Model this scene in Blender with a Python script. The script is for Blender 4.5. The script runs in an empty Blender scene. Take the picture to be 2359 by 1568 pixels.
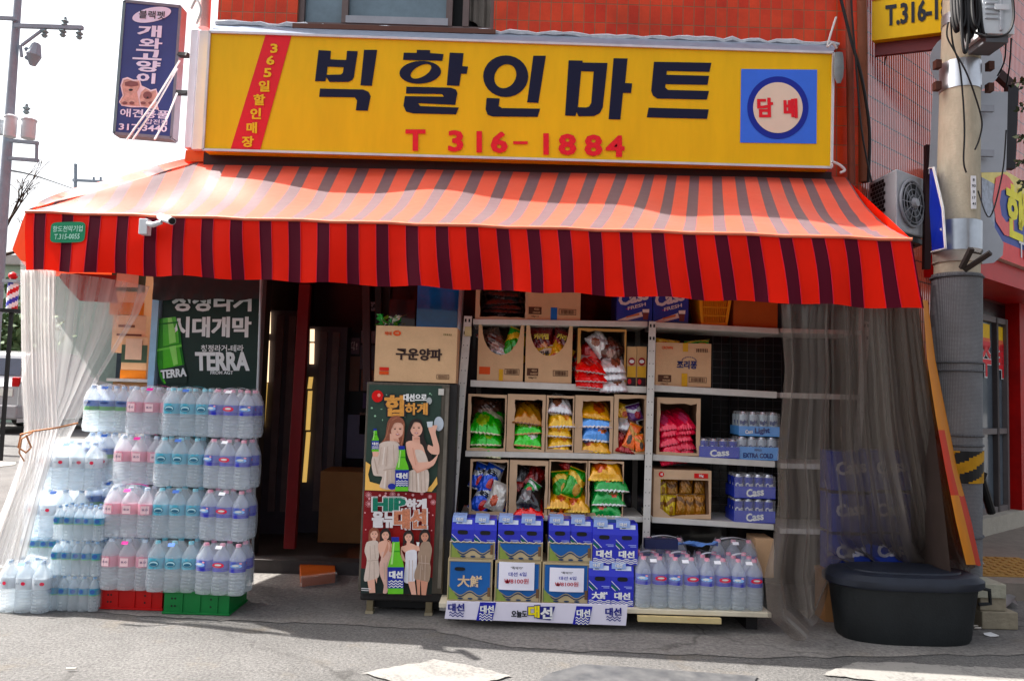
import bpy, math, random
from mathutils import Vector, Matrix, geometry
V = Vector
R_ = math.radians
random.seed(7)
sc = bpy.context.scene
COL = sc.collection
# ------------------------------------------------------------------ camera
FPX, CX, CY = 1772.0, 1179.5, 784.0            # measured on a 2359 px wide view of the photograph
CAM = V((0, 0, 1.42)); PITCH, ROLL = R_(3.8), R_(1.75)
F_ = V((0, math.cos(PITCH), math.sin(PITCH))); U0 = V((0, -math.sin(PITCH), math.cos(PITCH))); X0_ = V((1, 0, 0))
CR = X0_ * math.cos(ROLL) + U0 * math.sin(ROLL); CU = U0 * math.cos(ROLL) - X0_ * math.sin(ROLL)
cd = bpy.data.cameras.new('camera'); cam = bpy.data.objects.new('camera', cd); COL.objects.link(cam)
cam.matrix_world = Matrix(((CR.x, CU.x, -F_.x, CAM.x), (CR.y, CU.y, -F_.y, CAM.y), (CR.z, CU.z, -F_.z, CAM.z), (0, 0, 0, 1)))
cd.sensor_width = 36; cd.lens = FPX / 2359 * 36; cd.clip_end = 500; cd.clip_start = 0.05
sc.camera = cam
# ------------------------------------------------------------------ light
SUN_EL, SUN_AZ = R_(50), R_(13)                 # from the left, a little behind the shop front
TOSUN = V((-math.cos(SUN_EL) * math.cos(SUN_AZ), math.cos(SUN_EL) * math.sin(SUN_AZ), math.sin(SUN_EL)))
w = bpy.data.worlds.new("World"); sc.world = w; w.use_nodes = True
nt = w.node_tree; bg = nt.nodes['Background']
sky = nt.nodes.new('ShaderNodeTexSky'); sky.sky_type = 'NISHITA'; sky.sun_disc = False
sky.sun_elevation = SUN_EL; sky.sun_rotation = math.atan2(TOSUN.x, TOSUN.y)
sky.air_density = 1.0; sky.dust_density = 6.0; sky.ozone_density = 1.0
hs = nt.nodes.new('ShaderNodeHueSaturation'); hs.inputs['Saturation'].default_value = 0.35
nt.links.new(sky.outputs[0], hs.inputs['Color']); nt.links.new(hs.outputs[0], bg.inputs[0]); bg.inputs[1].default_value = 0.11
sl = bpy.data.lights.new('sun', 'SUN'); sl.energy = 5.0; sl.angle = R_(0.5); sl.color = (1, .95, .88)
so = bpy.data.objects.new('sun', sl); COL.objects.link(so); so.rotation_euler = TOSUN.to_track_quat('Z', 'Y').to_euler(); so.location = (-6, 3, 9)
sc.view_settings.view_transform = 'Standard'; sc.view_settings.look = 'None'; sc.view_settings.gamma = 1; sc.view_settings.exposure = 1.5
sc.cycles.max_bounces = 10; sc.cycles.transparent_max_bounces = 40; sc.cycles.diffuse_bounces = 4; sc.cycles.caustics_reflective = False; sc.cycles.caustics_refractive = False
sc.cycles.sample_clamp_indirect = 6; sc.cycles.use_denoising = True

def W(x, y, Y):
    """world point at depth Y seen at view position (x, y)"""
    d = F_ * FPX + CR * (x - CX) - CU * (y - CY)
    return CAM + d * (Y / d.y)
def WG(x, y, z=0.0):
    d = F_ * FPX + CR * (x - CX) - CU * (y - CY)
    return CAM + d * ((z - CAM.z) / d.z)
def rect(l, t, r, b, Y):
    mx, my = (l + r) / 2, (t + b) / 2
    return W(l, my, Y).x, W(r, my, Y).x, W(mx, b, Y).z, W(mx, t, Y).z
# ------------------------------------------------------------------ materials
def lin(c):
    c /= 255.0
    return c / 12.92 if c <= .04045 else ((c + .055) / 1.055) ** 2.4
def L3(c): return (lin(c[0]), lin(c[1]), lin(c[2]), 1)
MATS = {}
def mat(c, rough=.55, metal=0.0, var=.12, scale=7.0, bump=0.0, bscale=60.0, coat=0.0, spec=.32, sheen=0.0, emit=0.0, trans=0.0, transl=0.0, streak=0.0):
    """principled surface of sRGB colour c with a mottled colour, optional bump, see-through share (trans) and translucency"""
    key = (c, rough, metal, var, scale, bump, bscale, coat, spec, sheen, emit, trans, transl, streak)
    if key in MATS: return MATS[key]
    m = bpy.data.materials.new('surface'); m.use_nodes = True; MATS[key] = m
    n, l = m.node_tree.nodes, m.node_tree.links
    p = n['Principled BSDF']; out = n['Material Output']
    p.inputs['Roughness'].default_value = rough; p.inputs['Metallic'].default_value = metal
    p.inputs['Coat Weight'].default_value = coat; p.inputs['Specular IOR Level'].default_value = spec
    if sheen:
        p.inputs['Sheen Weight'].default_value = sheen; p.inputs['Sheen Roughness'].default_value = .45
    tc = n.new('ShaderNodeTexCoord')
    base = L3(c); lu = .3 * base[0] + .59 * base[1] + .11 * base[2]; base = tuple(max(0.0, lu + (q - lu) * 1.2) for q in base[:3]) + (1,)
    if var:
        no = n.new('ShaderNodeTexNoise'); no.inputs['Scale'].default_value = scale; no.inputs['Detail'].default_value = 6; no.inputs['Roughness'].default_value = .65
        if streak:
            mp = n.new('ShaderNodeMapping'); mp.inputs['Scale'].default_value = (streak, streak, 1); l.new(tc.outputs['Object'], mp.inputs[0]); l.new(mp.outputs[0], no.inputs[0])
        else: l.new(tc.outputs['Object'], no.inputs[0])
        mr = n.new('ShaderNodeMapRange'); mr.inputs[1].default_value = .3; mr.inputs[2].default_value = .7
        mr.inputs[3].default_value = 1 - var; mr.inputs[4].default_value = 1 + var
        l.new(no.outputs[0], mr.inputs[0])
        mx = n.new('ShaderNodeMix'); mx.data_type = 'RGBA'; mx.blend_type = 'MULTIPLY'; mx.inputs[0].default_value = 1
        mx.inputs[6].default_value = base; l.new(mr.outputs[0], mx.inputs[7]); l.new(mx.outputs[2], p.inputs['Base Color'])
    else: p.inputs['Base Color'].default_value = base
    if bump:
        b2 = n.new('ShaderNodeTexNoise'); b2.inputs['Scale'].default_value = bscale; b2.inputs['Detail'].default_value = 4
        l.new(tc.outputs['Object'], b2.inputs[0])
        bp = n.new('ShaderNodeBump'); bp.inputs['Strength'].default_value = bump; bp.inputs['Distance'].default_value = .02
        l.new(b2.outputs[0], bp.inputs['Height']); l.new(bp.outputs[0], p.inputs['Normal'])
    if emit:
        p.inputs['Emission Color'].default_value = base; p.inputs['Emission Strength'].default_value = emit
    last = p.outputs[0]
    if transl:
        tr = n.new('ShaderNodeBsdfTranslucent'); tr.inputs[0].default_value = base
        ms = n.new('ShaderNodeMixShader'); ms.inputs[0].default_value = transl
        l.new(last, ms.inputs[1]); l.new(tr.outputs[0], ms.inputs[2]); last = ms.outputs[0]
    if trans:
        tp = n.new('ShaderNodeBsdfTransparent'); ms = n.new('ShaderNodeMixShader'); ms.inputs[0].default_value = trans
        l.new(last, ms.inputs[1]); l.new(tp.outputs[0], ms.inputs[2]); last = ms.outputs[0]
    l.new(last, out.inputs[0])
    return m
# ------------------------------------------------------------------ text outlines (built-in font)
TXT = {}
def glyphs(s, bold):
    k = (s, bold)
    if k not in TXT:
        c = bpy.data.curves.new('lettering', 'FONT'); c.body = s; c.offset = bold; c.resolution_u = 2; c.align_x = 'CENTER'
        o = bpy.data.objects.new('lettering', c); COL.objects.link(o)
        me = bpy.data.meshes.new_from_object(o.evaluated_get(bpy.context.evaluated_depsgraph_get()))
        vs = [tuple(v.co) for v in me.vertices]; fs = [tuple(p.vertices) for p in me.polygons]
        bpy.data.objects.remove(o); bpy.data.curves.remove(c); bpy.data.meshes.remove(me)
        if vs:
            xs = [v[0] for v in vs]; ys = [v[1] for v in vs]; a, b, c0, d = min(xs), max(xs), min(ys), max(ys)
            h = max(d - c0, 1e-4)
            vs = [((v[0] - (a + b) / 2) / h, (v[1] - (c0 + d) / 2) / h) for v in vs]
            TXT[k] = (vs, fs, (b - a) / h)
        else: TXT[k] = ([], [], 1)
    return TXT[k]
# ------------------------------------------------------------------ mesh builder
ORG = {}
class MB:
    def __init__(s): s.v = []; s.f = []; s.m = []; s.mats = []
    def mi(s, m):
        if m not in s.mats: s.mats.append(m)
        return s.mats.index(m)
    def add(s, vs, fs, m, M=None):
        o = len(s.v); k = s.mi(m)
        s.v += [(M @ V(v)) if M else V(v) for v in vs]
        for f in fs: s.f.append([i + o for i in f]); s.m.append(k)
        return s
    def hexa(s, c, m):      # 8 corners: bottom 4 then top 4
        return s.add(c, [(3, 2, 1, 0), (4, 5, 6, 7), (0, 1, 5, 4), (1, 2, 6, 5), (2, 3, 7, 6), (3, 0, 4, 7)], m)
    def box(s, x0, x1, y0, y1, z0, z1, m):
        return s.hexa([(x0, y0, z0), (x1, y0, z0), (x1, y1, z0), (x0, y1, z0), (x0, y0, z1), (x1, y0, z1), (x1, y1, z1), (x0, y1, z1)], m)
    def bar(s, a, b, wx, wy, m, up=None):     # rectangular bar from a to b
        a, b = V(a), V(b); d = (b - a).normalized(); u = V(up) if up else (V((0, 1, 0)) if abs(d.y) < .9 else V((1, 0, 0)))
        e = d.cross(u).normalized() * wx / 2; g = d.cross(e).normalized() * wy / 2
        return s.hexa([a - e - g, a + e - g, a + e + g, a - e + g, b - e - g, b + e - g, b + e + g, b - e + g], m)
    def tube(s, pts, r, m, n=8, caps=True):
        pts = [V(p) for p in pts]; rs = r if isinstance(r, (list, tuple)) else [r] * len(pts); vs = []; fs = []
        pe = None
        for i, p in enumerate(pts):
            d = (pts[min(i + 1, len(pts) - 1)] - pts[max(i - 1, 0)]).normalized()
            if pe is None: pe = d.orthogonal().normalized()
            e = (pe - d * pe.dot(d)); e = e.normalized() if e.length > 1e-6 else d.orthogonal().normalized(); pe = e
            g = d.cross(e)
            vs += [p + (e * math.cos(t) + g * math.sin(t)) * rs[i] for t in [2 * math.pi * k / n for k in range(n)]]
        for i in range(len(pts) - 1):
            for k in range(n): fs.append((i * n + k, i * n + (k + 1) % n, (i + 1) * n + (k + 1) % n, (i + 1) * n + k))
        if caps: fs += [tuple(range(n))[::-1], tuple(range((len(pts) - 1) * n, len(pts) * n))]
        return s.add(vs, fs, m)
    def cyl(s, a, b, r, m, n=16, r2=None): return s.tube([a, b], [r, r if r2 is None else r2], m, n)
    def lathe(s, prof, m, n=16, sq=0.0, at=(0, 0, 0), sx=1, sy=1, M=None):
        vs = []; fs = []
        for r, z in prof:
            for k in range(n):
                t = 2 * math.pi * k / n + math.pi / n; q = 1 + sq * (abs(math.sin(2 * t)) ** 1.5)
                vs.append((at[0] + r * q * math.cos(t) * sx, at[1] + r * q * math.sin(t) * sy, at[2] + z))
        for i in range(len(prof) - 1):
            for k in range(n): fs.append((i * n + k, i * n + (k + 1) % n, (i + 1) * n + (k + 1) % n, (i + 1) * n + k))
        fs += [tuple(range(n))[::-1], tuple(range((len(prof) - 1) * n, len(prof) * n))]
        return s.add(vs, fs, m, M)
    def grid(s, rows, m, mf=None):            # rows of points -> quads; mf(i, j) picks the material
        nr, nc = len(rows), len(rows[0]); o = len(s.v)
        for r in rows: s.v += [V(p) for p in r]
        for i in range(nr - 1):
            for j in range(nc - 1):
                s.f.append([o + i * nc + j, o + i * nc + j + 1, o + (i + 1) * nc + j + 1, o + (i + 1) * nc + j]); s.m.append(s.mi(mf(i, j) if mf else m))
        return s
    def poly(s, loops, m):                    # flat polygon (first loop) with holes
        if not isinstance(loops[0][0], (tuple, list, Vector)) : loops = [loops]
        lp = [[V(p) for p in l] for l in loops]; flat = [p for l in lp for p in l]
        return s.add(flat, geometry.tessellate_polygon(lp), m)
    def prism(s, pts, y0, y1, m):             # outline in x, z pushed from y0 to y1
        n = len(pts); t = geometry.tessellate_polygon([[V((p[0], 0, p[1])) for p in pts]])
        vs = [(p[0], y0, p[1]) for p in pts] + [(p[0], y1, p[1]) for p in pts]
        fs = [tuple(f) for f in t] + [tuple(i + n for i in f)[::-1] for f in t] + [(i, (i + 1) % n, (i + 1) % n + n, i + n) for i in range(n)]
        return s.add(vs, fs, m)
    def text(s, t, x, z, h, m, y, bold=.0, sx=1.0, rot=0.0, shear=0.0, o=None, ex=None, ey=None, fit=None, surf=None):
        """lettering of height h; on a face looking towards -Y by default, or on the plane o + ex*u + ey*v"""
        vs, fs, wd = glyphs(t, min(bold, .02))
        if fit: sx = fit / (wd * h)
        c, sn = math.cos(rot), math.sin(rot); e = max(0, bold - .02)
        nn = V(ex).cross(V(ey)).normalized() if o is not None else None
        D = [(0, 0)] + ([(-e, e * .5), (e, e * .5), (-e, -e * .5), (e, -e * .5)] if e else [])     # heavier strokes: shifted layers, each a hair prouder
        for k, (dx, dz) in enumerate(D):
            P = []
            for a, b in vs:
                a, b = (a * sx + shear * b + dx) * h, (b + dz) * h
                a, b = a * c - b * sn + x, a * sn + b * c + z; q = .0003 * k
                P.append(V(o) + V(ex) * a + V(ey) * b + nn * q if o is not None else (V((a, (surf(a, b) if surf else y) - q, b))))
            s.add(P, fs, m)
        return s
    def waves(s, x0, x1, z, amp, th, per, m, y, n=None):
        n = n or int((x1 - x0) / per * 10); up = []; lo = []
        for i in range(n + 1):
            x = x0 + (x1 - x0) * i / n; q = z + amp * math.sin(2 * math.pi * (x - x0) / per)
            up.append((x, y, q + th / 2)); lo.append((x, y, q - th / 2))
        return s.grid([lo, up], m)
    def disc(s, x, z, rx, rz, m, y, n=24, r_in=0.0, rot=0.0):
        c, sn = math.cos(rot), math.sin(rot)
        pt = lambda t, k: (x + rx * k * math.cos(t) * c - rz * k * math.sin(t) * sn, y, z + rx * k * math.cos(t) * sn + rz * k * math.sin(t) * c)
        T = [2 * math.pi * i / n for i in range(n)]
        if not r_in: return s.add([pt(t, 1) for t in T], [tuple(range(n))], m)
        return s.add([pt(t, 1) for t in T] + [pt(t, r_in) for t in T], [(i, (i + 1) % n, (i + 1) % n + n, i + n) for i in range(n)], m)
    def face(s, l, t, r, b, Y, m):            # flat rectangle given in view positions at depth Y
        return s.add([W(l, b, Y), W(r, b, Y), W(r, t, Y), W(l, t, Y)], [(0, 1, 2, 3)], m)
    def pw(s, pts, Y, m, hole=None):          # flat outline given in view positions at depth Y
        return s.poly([[W(x, y, Y) for x, y in pts]] + ([[W(x, y, Y) for x, y in hole]] if hole else []), m)
    def build(s, name, parent=None, smooth=False, bevel=0.0, solid=0.0):
        me = bpy.data.meshes.new(name)
        if parent is None:
            xs = [v.x for v in s.v]; ys = [v.y for v in s.v]; org = V(((min(xs) + max(xs)) / 2, (min(ys) + max(ys)) / 2, min(v.z for v in s.v)))
        else: org = ORG[parent]
        me.from_pydata([tuple(v - org) for v in s.v], [], s.f)
        for m in s.mats: me.materials.append(m)
        me.polygons.foreach_set('material_index', s.m)
        if smooth:
            me.polygons.foreach_set('use_smooth', [True] * len(me.polygons)); me.set_sharp_from_angle(angle=R_(40))
        me.update()
        o = bpy.data.objects.new(name, me); COL.objects.link(o)
        if parent is None: o.location = org
        else: o.parent = parent
        ORG[o] = org
        if bevel:
            b = o.modifiers.new('bevel', 'BEVEL'); b.width = bevel; b.segments = 2; b.limit_method = 'ANGLE'; b.angle_limit = R_(50)
        if solid:
            b = o.modifiers.new('thickness', 'SOLIDIFY'); b.thickness = solid
        return o
def tag(o, label=None, cat=None, group=None, kind=None):
    if label: o['label'] = label
    if cat: o['category'] = cat
    if group: o['group'] = group
    if kind: o['kind'] = kind
    return o
def thing(name, label, cat, loc=(0, 0, 0), group=None, local=False, rz=0.0):
    o = bpy.data.objects.new(name, None); COL.objects.link(o); o.location = loc; o.rotation_euler = (0, 0, rz); o.empty_display_size = .1
    ORG[o] = V((0, 0, 0)) if local else V(loc)
    return tag(o, label, cat, group)
def dup(o, loc, label=None, group=None, rot=None, scale=None):
    def rec(a, par):
        c = a.copy(); COL.objects.link(c)
        if par: c.parent = par
        for ch in a.children: rec(ch, c)
        return c
    r = rec(o, None); r.location = loc
    if rot is not None: r.rotation_euler = rot
    if scale is not None: r.scale = scale
    return tag(r, label, None, group)
# ------------------------------------------------------------------ shared colours
WHITE = mat((232, 232, 232), .5); INK = mat((28, 30, 40), .5, var=.05); NAVY = mat((30, 38, 150), .45, var=.06); RED = mat((205, 25, 45), .5, var=.05)
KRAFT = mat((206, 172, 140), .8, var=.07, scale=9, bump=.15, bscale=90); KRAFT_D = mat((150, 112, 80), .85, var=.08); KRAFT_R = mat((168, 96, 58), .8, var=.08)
STEEL = mat((208, 205, 200), .45, var=.1, scale=12); GALV = mat((165, 168, 172), .38, metal=.7, var=.12); DARK = mat((30, 28, 30), .6, var=.2); BLACK = mat((14, 14, 16), .5, var=.1)
ALU = mat((150, 150, 155), .4, metal=.5, var=.1); GREYPAINT = mat((190, 192, 196), .5, var=.08, scale=3); CONC = mat((172, 166, 155), .9, var=.14, scale=5, bump=.25, bscale=40)
CABLE = mat((22, 22, 24), .55, var=0); PAPER = mat((236, 236, 240), .7, var=.03)

def nodemat(build):
    m = bpy.data.materials.new('surface'); m.use_nodes = True
    n, l = m.node_tree.nodes, m.node_tree.links; p = n['Principled BSDF']
    build(n, l, p, n.new('ShaderNodeTexCoord')); return m
def ramp(n, stops):
    r = n.new('ShaderNodeValToRGB'); e = r.color_ramp.elements
    while len(e) < len(stops): e.new(.5)
    for k, (p, c) in zip(e, stops): k.position = p; k.color = c if len(c) == 4 else L3(c)
    return r
def mixc(n, l, mode, fac, a, b):
    x = n.new('ShaderNodeMix'); x.data_type = 'RGBA'; x.blend_type = mode
    for i, q in ((0, fac), (6, a), (7, b)):
        if hasattr(q, 'is_linked'): l.new(q, x.inputs[i])
        else: x.inputs[i].default_value = q
    return x.outputs[2]
def noise(n, l, tc, sc_, det=6, ro=.6, out='Object'):
    t = n.new('ShaderNodeTexNoise'); t.inputs['Scale'].default_value = sc_; t.inputs['Detail'].default_value = det; t.inputs['Roughness'].default_value = ro
    l.new(tc.outputs[out], t.inputs[0]); return t.outputs[0]
def ground_mat(dark, light, grain, bstr, patch=(110, 95, 70), pamt=.3):
    def b(n, l, p, tc):
        vc = n.new('ShaderNodeTexVoronoi'); vc.feature = 'DISTANCE_TO_EDGE'; vc.inputs['Scale'].default_value = .55
        wob = n.new('ShaderNodeMix'); wob.data_type = 'RGBA'; wob.blend_type = 'LINEAR_LIGHT'; wob.inputs[0].default_value = .28; nz = n.new('ShaderNodeTexNoise'); nz.inputs['Scale'].default_value = 2.5; nz.inputs['Detail'].default_value = 6; l.new(tc.outputs['Object'], nz.inputs[0]); l.new(tc.outputs['Object'], wob.inputs[6]); l.new(nz.outputs[1], wob.inputs[7]); l.new(wob.outputs[2], vc.inputs[0])
        cr = ramp(n, [(.0, (255, 255, 255)), (.012, (0, 0, 0))]); l.new(vc.outputs[0], cr.inputs[0])
        ck = ramp(n, [(.5, (0, 0, 0)), (.6, (200, 200, 200))]); l.new(noise(n, l, tc, .7, 3), ck.inputs[0])
        crack = mixc(n, l, 'MULTIPLY', 1.0, cr.outputs[0], ck.outputs[0])
        g = ramp(n, [(.36, dark), (.66, light)]); l.new(noise(n, l, tc, grain, 5, .75), g.inputs[0])
        big = ramp(n, [(.3, (150, 150, 150)), (.7, (255, 255, 255))]); l.new(noise(n, l, tc, .9, 6, .7), big.inputs[0])
        c = mixc(n, l, 'MULTIPLY', .75, g.outputs[0], big.outputs[0])
        st = ramp(n, [(.56, (0, 0, 0)), (.72, (255, 255, 255))]); l.new(noise(n, l, tc, 2.3, 7, .7), st.inputs[0])
        mul = n.new('ShaderNodeMath'); mul.operation = 'MULTIPLY'; mul.inputs[1].default_value = pamt; l.new(st.outputs[0], mul.inputs[0])
        c = mixc(n, l, 'MIX', mul.outputs[0], c, L3(patch))
        vo = n.new('ShaderNodeTexVoronoi'); vo.inputs['Scale'].default_value = grain * .8; l.new(tc.outputs['Object'], vo.inputs[0])
        vr = ramp(n, [(.0, (255, 255, 255)), (.16, (0, 0, 0))]); l.new(vo.outputs[0], vr.inputs[0])
        mu2 = n.new('ShaderNodeMath'); mu2.operation = 'MULTIPLY'; mu2.inputs[1].default_value = .3; l.new(vr.outputs[0], mu2.inputs[0])
        c = mixc(n, l, 'MIX', mu2.outputs[0], c, L3((205, 200, 190))); c = mixc(n, l, 'MIX', crack, c, L3((38, 36, 34)))
        l.new(c, p.inputs['Base Color']); p.inputs['Roughness'].default_value = .9
        bp = n.new('ShaderNodeBump'); bp.inputs['Strength'].default_value = bstr; bp.inputs['Distance'].default_value = .01
        l.new(noise(n, l, tc, grain * .9, 4, .8), bp.inputs['Height']); l.new(bp.outputs[0], p.inputs['Normal'])
    return nodemat(b)
ASPHALT = ground_mat((72, 71, 71), (120, 118, 116), 60, .55)
APRON = ground_mat((104, 101, 99), (150, 146, 141), 40, .45, (104, 88, 64), .35)
def tile_mat(bw, bh, c1, c2, cm, mortar, rough=.3, offs=0.0, axis='X'):
    def b(n, l, p, tc):
        sp = n.new('ShaderNodeSeparateXYZ'); l.new(tc.outputs['Object'], sp.inputs[0])
        cb = n.new('ShaderNodeCombineXYZ'); l.new(sp.outputs[axis], cb.inputs[0]); l.new(sp.outputs['Z'], cb.inputs[1])
        br = n.new('ShaderNodeTexBrick'); br.offset = offs; br.squash = 1; l.new(cb.outputs[0], br.inputs[0])
        for k, q in (('Color1', L3(c1)), ('Color2', L3(c2)), ('Mortar', L3(cm)), ('Scale', 1), ('Mortar Size', mortar), ('Mortar Smooth', .2), ('Bias', 0), ('Brick Width', bw), ('Row Height', bh)): br.inputs[k].default_value = q
        v = ramp(n, [(.3, (185, 180, 180)), (.75, (255, 255, 255))]); l.new(noise(n, l, tc, 2.2, 6, .7), v.inputs[0])
        c = mixc(n, l, 'MULTIPLY', .8, br.outputs[0], v.outputs[0])
        l.new(c, p.inputs['Base Color']); p.inputs['Roughness'].default_value = rough; p.inputs['Specular IOR Level'].default_value = .25
        bp = n.new('ShaderNodeBump'); bp.inputs['Strength'].default_value = .5; bp.inputs['Distance'].default_value = .004; bp.invert = True
        l.new(br.outputs[1], bp.inputs['Height']); l.new(bp.outputs[0], p.inputs['Normal'])
    return nodemat(b)
TILE = tile_mat(.0885, .157, (242, 78, 34), (224, 56, 24), (156, 104, 70), .0035)
TILE_SIDE = tile_mat(.0885, .157, (242, 78, 34), (224, 56, 24), (156, 104, 70), .0035, axis='Y')
RIB = tile_mat(9, .18, (228, 98, 66), (228, 98, 66), (70, 40, 35), .006, rough=.3)
RIB.node_tree.nodes['Principled BSDF'].inputs['Coat Weight'].default_value = 1; RIB.node_tree.nodes['Principled BSDF'].inputs['Coat IOR'].default_value = 1.9; RIB.node_tree.nodes['Principled BSDF'].inputs['Coat Roughness'].default_value = .15
# ------------------------------------------------------------------ ground
g = MB(); g.add([(-150, -6, 0), (150, -6, 0), (150, 200, 0), (-150, 200, 0)], [(0, 1, 2, 3)], ASPHALT); tag(g.build('road'), kind='structure')
random.seed(3)
edge = [WG(x, y) for x, y in [(-160, 1392), (60, 1398), (240, 1412), (400, 1424), (620, 1432), (800, 1440), (1000, 1452), (1080, 1470), (1180, 1492), (1300, 1500), (1500, 1506), (1800, 1516), (2100, 1510), (2360, 1508), (2700, 1500)]]
pts = []
for a, b in zip(edge, edge[1:]):
    for k in range(6):
        q = a.lerp(b, k / 6); pts.append((q.x, q.y + random.uniform(-.02, .02), .004))
pts += [(edge[-1].x, edge[-1].y, .004), (5.2, 6.2, .004), (-2.6, 6.2, .004), (-3.4, 5.2, .004)]
g = MB(); g.poly(pts, APRON); tag(g.build('pavement'), kind='structure')
# raised footway by the neighbouring shop
g = MB(); pv = mat((128, 120, 112), .9, var=.2, scale=4, bump=.3, bscale=30); tac = mat((160, 128, 82), .85, var=.15, scale=6)
g.box(3.35, 9, 5.75, 14, .0, .13, pv)
g.box(3.5, 4.4, 5.95, 6.7, .13, .136, tac)
for i in range(11):
    for j in range(8): g.box(3.53 + i * .08, 3.565 + i * .08, 5.98 + j * .09, 6.03 + j * .09, .136, .142, tac)
tag(g.build('sidewalk'), kind='structure')
def paintm(n, l, p, tc):
    r = ramp(n, [(.42, (92, 90, 88)), (.53, (130, 128, 124))]); mxn = n.new('ShaderNodeMath'); mxn.operation = 'MULTIPLY_ADD'; mxn.inputs[1].default_value = .55; l.new(noise(n, l, tc, 42, 6, .8), mxn.inputs[0])
    m2 = n.new('ShaderNodeMath'); m2.operation = 'MULTIPLY'; m2.inputs[1].default_value = .5; l.new(noise(n, l, tc, 4, 5, .7), m2.inputs[0]); l.new(m2.outputs[0], mxn.inputs[2]); l.new(mxn.outputs[0], r.inputs[0]); l.new(r.outputs[0], p.inputs['Base Color']); p.inputs['Roughness'].default_value = .8
PAINT = nodemat(paintm)
def marking(px, z=.008):
    rs = random.Random(len(px)); P = [WG(x, y, z) for x, y in px]; Q = []
    for a, b in zip(P, P[1:] + P[:1]):
        k_ = max(2, int((b - a).length / .03)); Q += [a.lerp(b, k / k_) + V((rs.uniform(-.008, .008), rs.uniform(-.012, .012), 0)) for k in range(k_)]
    g = MB(); g.poly([tuple(q) for q in Q], PAINT); tag(g.build('road_marking'), kind='structure')
marking([(832, 1548), (1000, 1518), (1062, 1526), (1180, 1556), (1130, 1566), (1010, 1600), (940, 1575)])
marking([(1893, 1553), (1968, 1524), (2050, 1524), (2600, 1552), (2600, 1610), (2250, 1590)])
marking([(-60, 1056), (38, 1062), (36, 1070), (-60, 1082)])
# steel plate let into the road
def steelm(n, l, p, tc):
    c = ramp(n, [(.3, (70, 72, 76)), (.7, (112, 112, 112))]); l.new(noise(n, l, tc, 9), c.inputs[0]); l.new(c.outputs[0], p.inputs['Base Color'])
    p.inputs['Roughness'].default_value = .55; p.inputs['Metallic'].default_value = .4
g = MB(); sm = nodemat(steelm); a, b, c, d = [WG(x, y, .008) for x, y in [(1262, 1550), (1345, 1528), (1745, 1556), (1700, 1640)]]
e = WG(1200, 1600, .008); g.poly([tuple(q) for q in (a, b, c, d, e)], sm)
for k in range(9):
    q0 = a.lerp(e, k / 9) ; q1 = b.lerp(c, (k + .5) / 9)
o = g.build('drain_cover'); tag(o, 'dark grey steel drain cover set into the road between the two white markings', 'drain cover')
# ------------------------------------------------------------------ the shop building
XL, XR, YW = W(492, 200, 6.0).x, W(1985, 300, 6.0).x, 6.0
bld = thing('shop_building', 'red tiled corner shop building above and behind the striped awning', 'building', ((XL + XR) / 2, 7, 0))
wx0, wx1, wz0, _ = rect(690, -200, 1141, 67, YW); wz1 = wz0 + 1.25
g = MB(); T = .2
g.box(XL, wx0, YW, YW + T, 2.95, 8, TILE); g.box(wx1, XR, YW, YW + T, 2.95, 8, TILE); g.box(wx0, wx1, YW, YW + T, 2.95, wz0, TILE); g.box(wx0, wx1, YW, YW + T, wz1, 8, TILE)
g.build('front_wall', bld)
g = MB(); g.box(XL, XL + .2, YW + T + .002, 12, 2.95, 8, TILE_SIDE); g.box(XL, XL + .2, YW + T + .002, 12, .0, 2.948, mat((120, 112, 105), .9)); g.box(XL, XR, 11.9, 12, 0, 8, TILE); g.build('side_wall', bld)
g = MB(); g.box(XL + .21, XR, YW + T + .002, 11.8, 2.9, 3.1, DARK); g.box(XL, XR, YW, 12, 8.002, 8.2, CONC); g.build('roof', bld)
# upstairs window: aluminium frame, frosted panes, torn curtain in the right-hand light
win = MB(); FR = mat((105, 92, 90), .45, metal=.3); win.box(wx0, wx1, YW + .03, YW + .12, wz0, wz0 + .05, FR); win.box(wx0, wx0 + .045, YW + .03, YW + .12, wz0 + .05, wz1, FR)
fx = lambda px: W(px, 30, YW + .07).x
for px in (797, 1036, 1074): win.box(fx(px) - .025, fx(px) + .025, YW + .025, YW + .1, wz0 + .05, wz1, FR)
win.box(wx1 - .03, wx1, YW + .03, YW + .12, wz0 + .05, wz1, FR)
win.box(fx(800), fx(1034), YW + .02, YW + .06, wz0 + .05, wz0 + .11, ALU); win.build('window', bld); wn = bpy.context.scene.objects['window']
ORG[wn] = ORG[bld]
g = MB(); fg = mat((112, 128, 138), .25, var=.25, scale=3, coat=.3); g.box(wx0 + .045, fx(1034), YW + .075, YW + .085, wz0 + .05, wz1, fg); g.build('pane', wn)
g = MB(); g.box(fx(1034), wx1, YW + .16, YW + .17, wz0, wz1, BLACK); g.build('pane', wn)
g = MB(); rows = []; cl = mat((128, 122, 116), .9, var=.15)
for i in range(9):
    r = []
    for j in range(10):
        u = j / 9; zb = wz0 + .16 - .12 * u + .015 * math.sin(j * 3.1); r.append((fx(1078) + (wx1 - .02 - fx(1078)) * u, YW + .12 + .015 * math.sin(u * 17), zb + (wz1 - zb) * i / 8))
    rows.append(r)
g.grid(rows, cl); g.build('curtain', wn, True)
g = MB(); sl_ = mat((100, 70, 62), .8); g.box(wx0 - .02, wx1 + .02, YW - .05, YW + .028, wz0 - .04, wz0 - .002, sl_); g.build('window_sill', wn)
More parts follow.
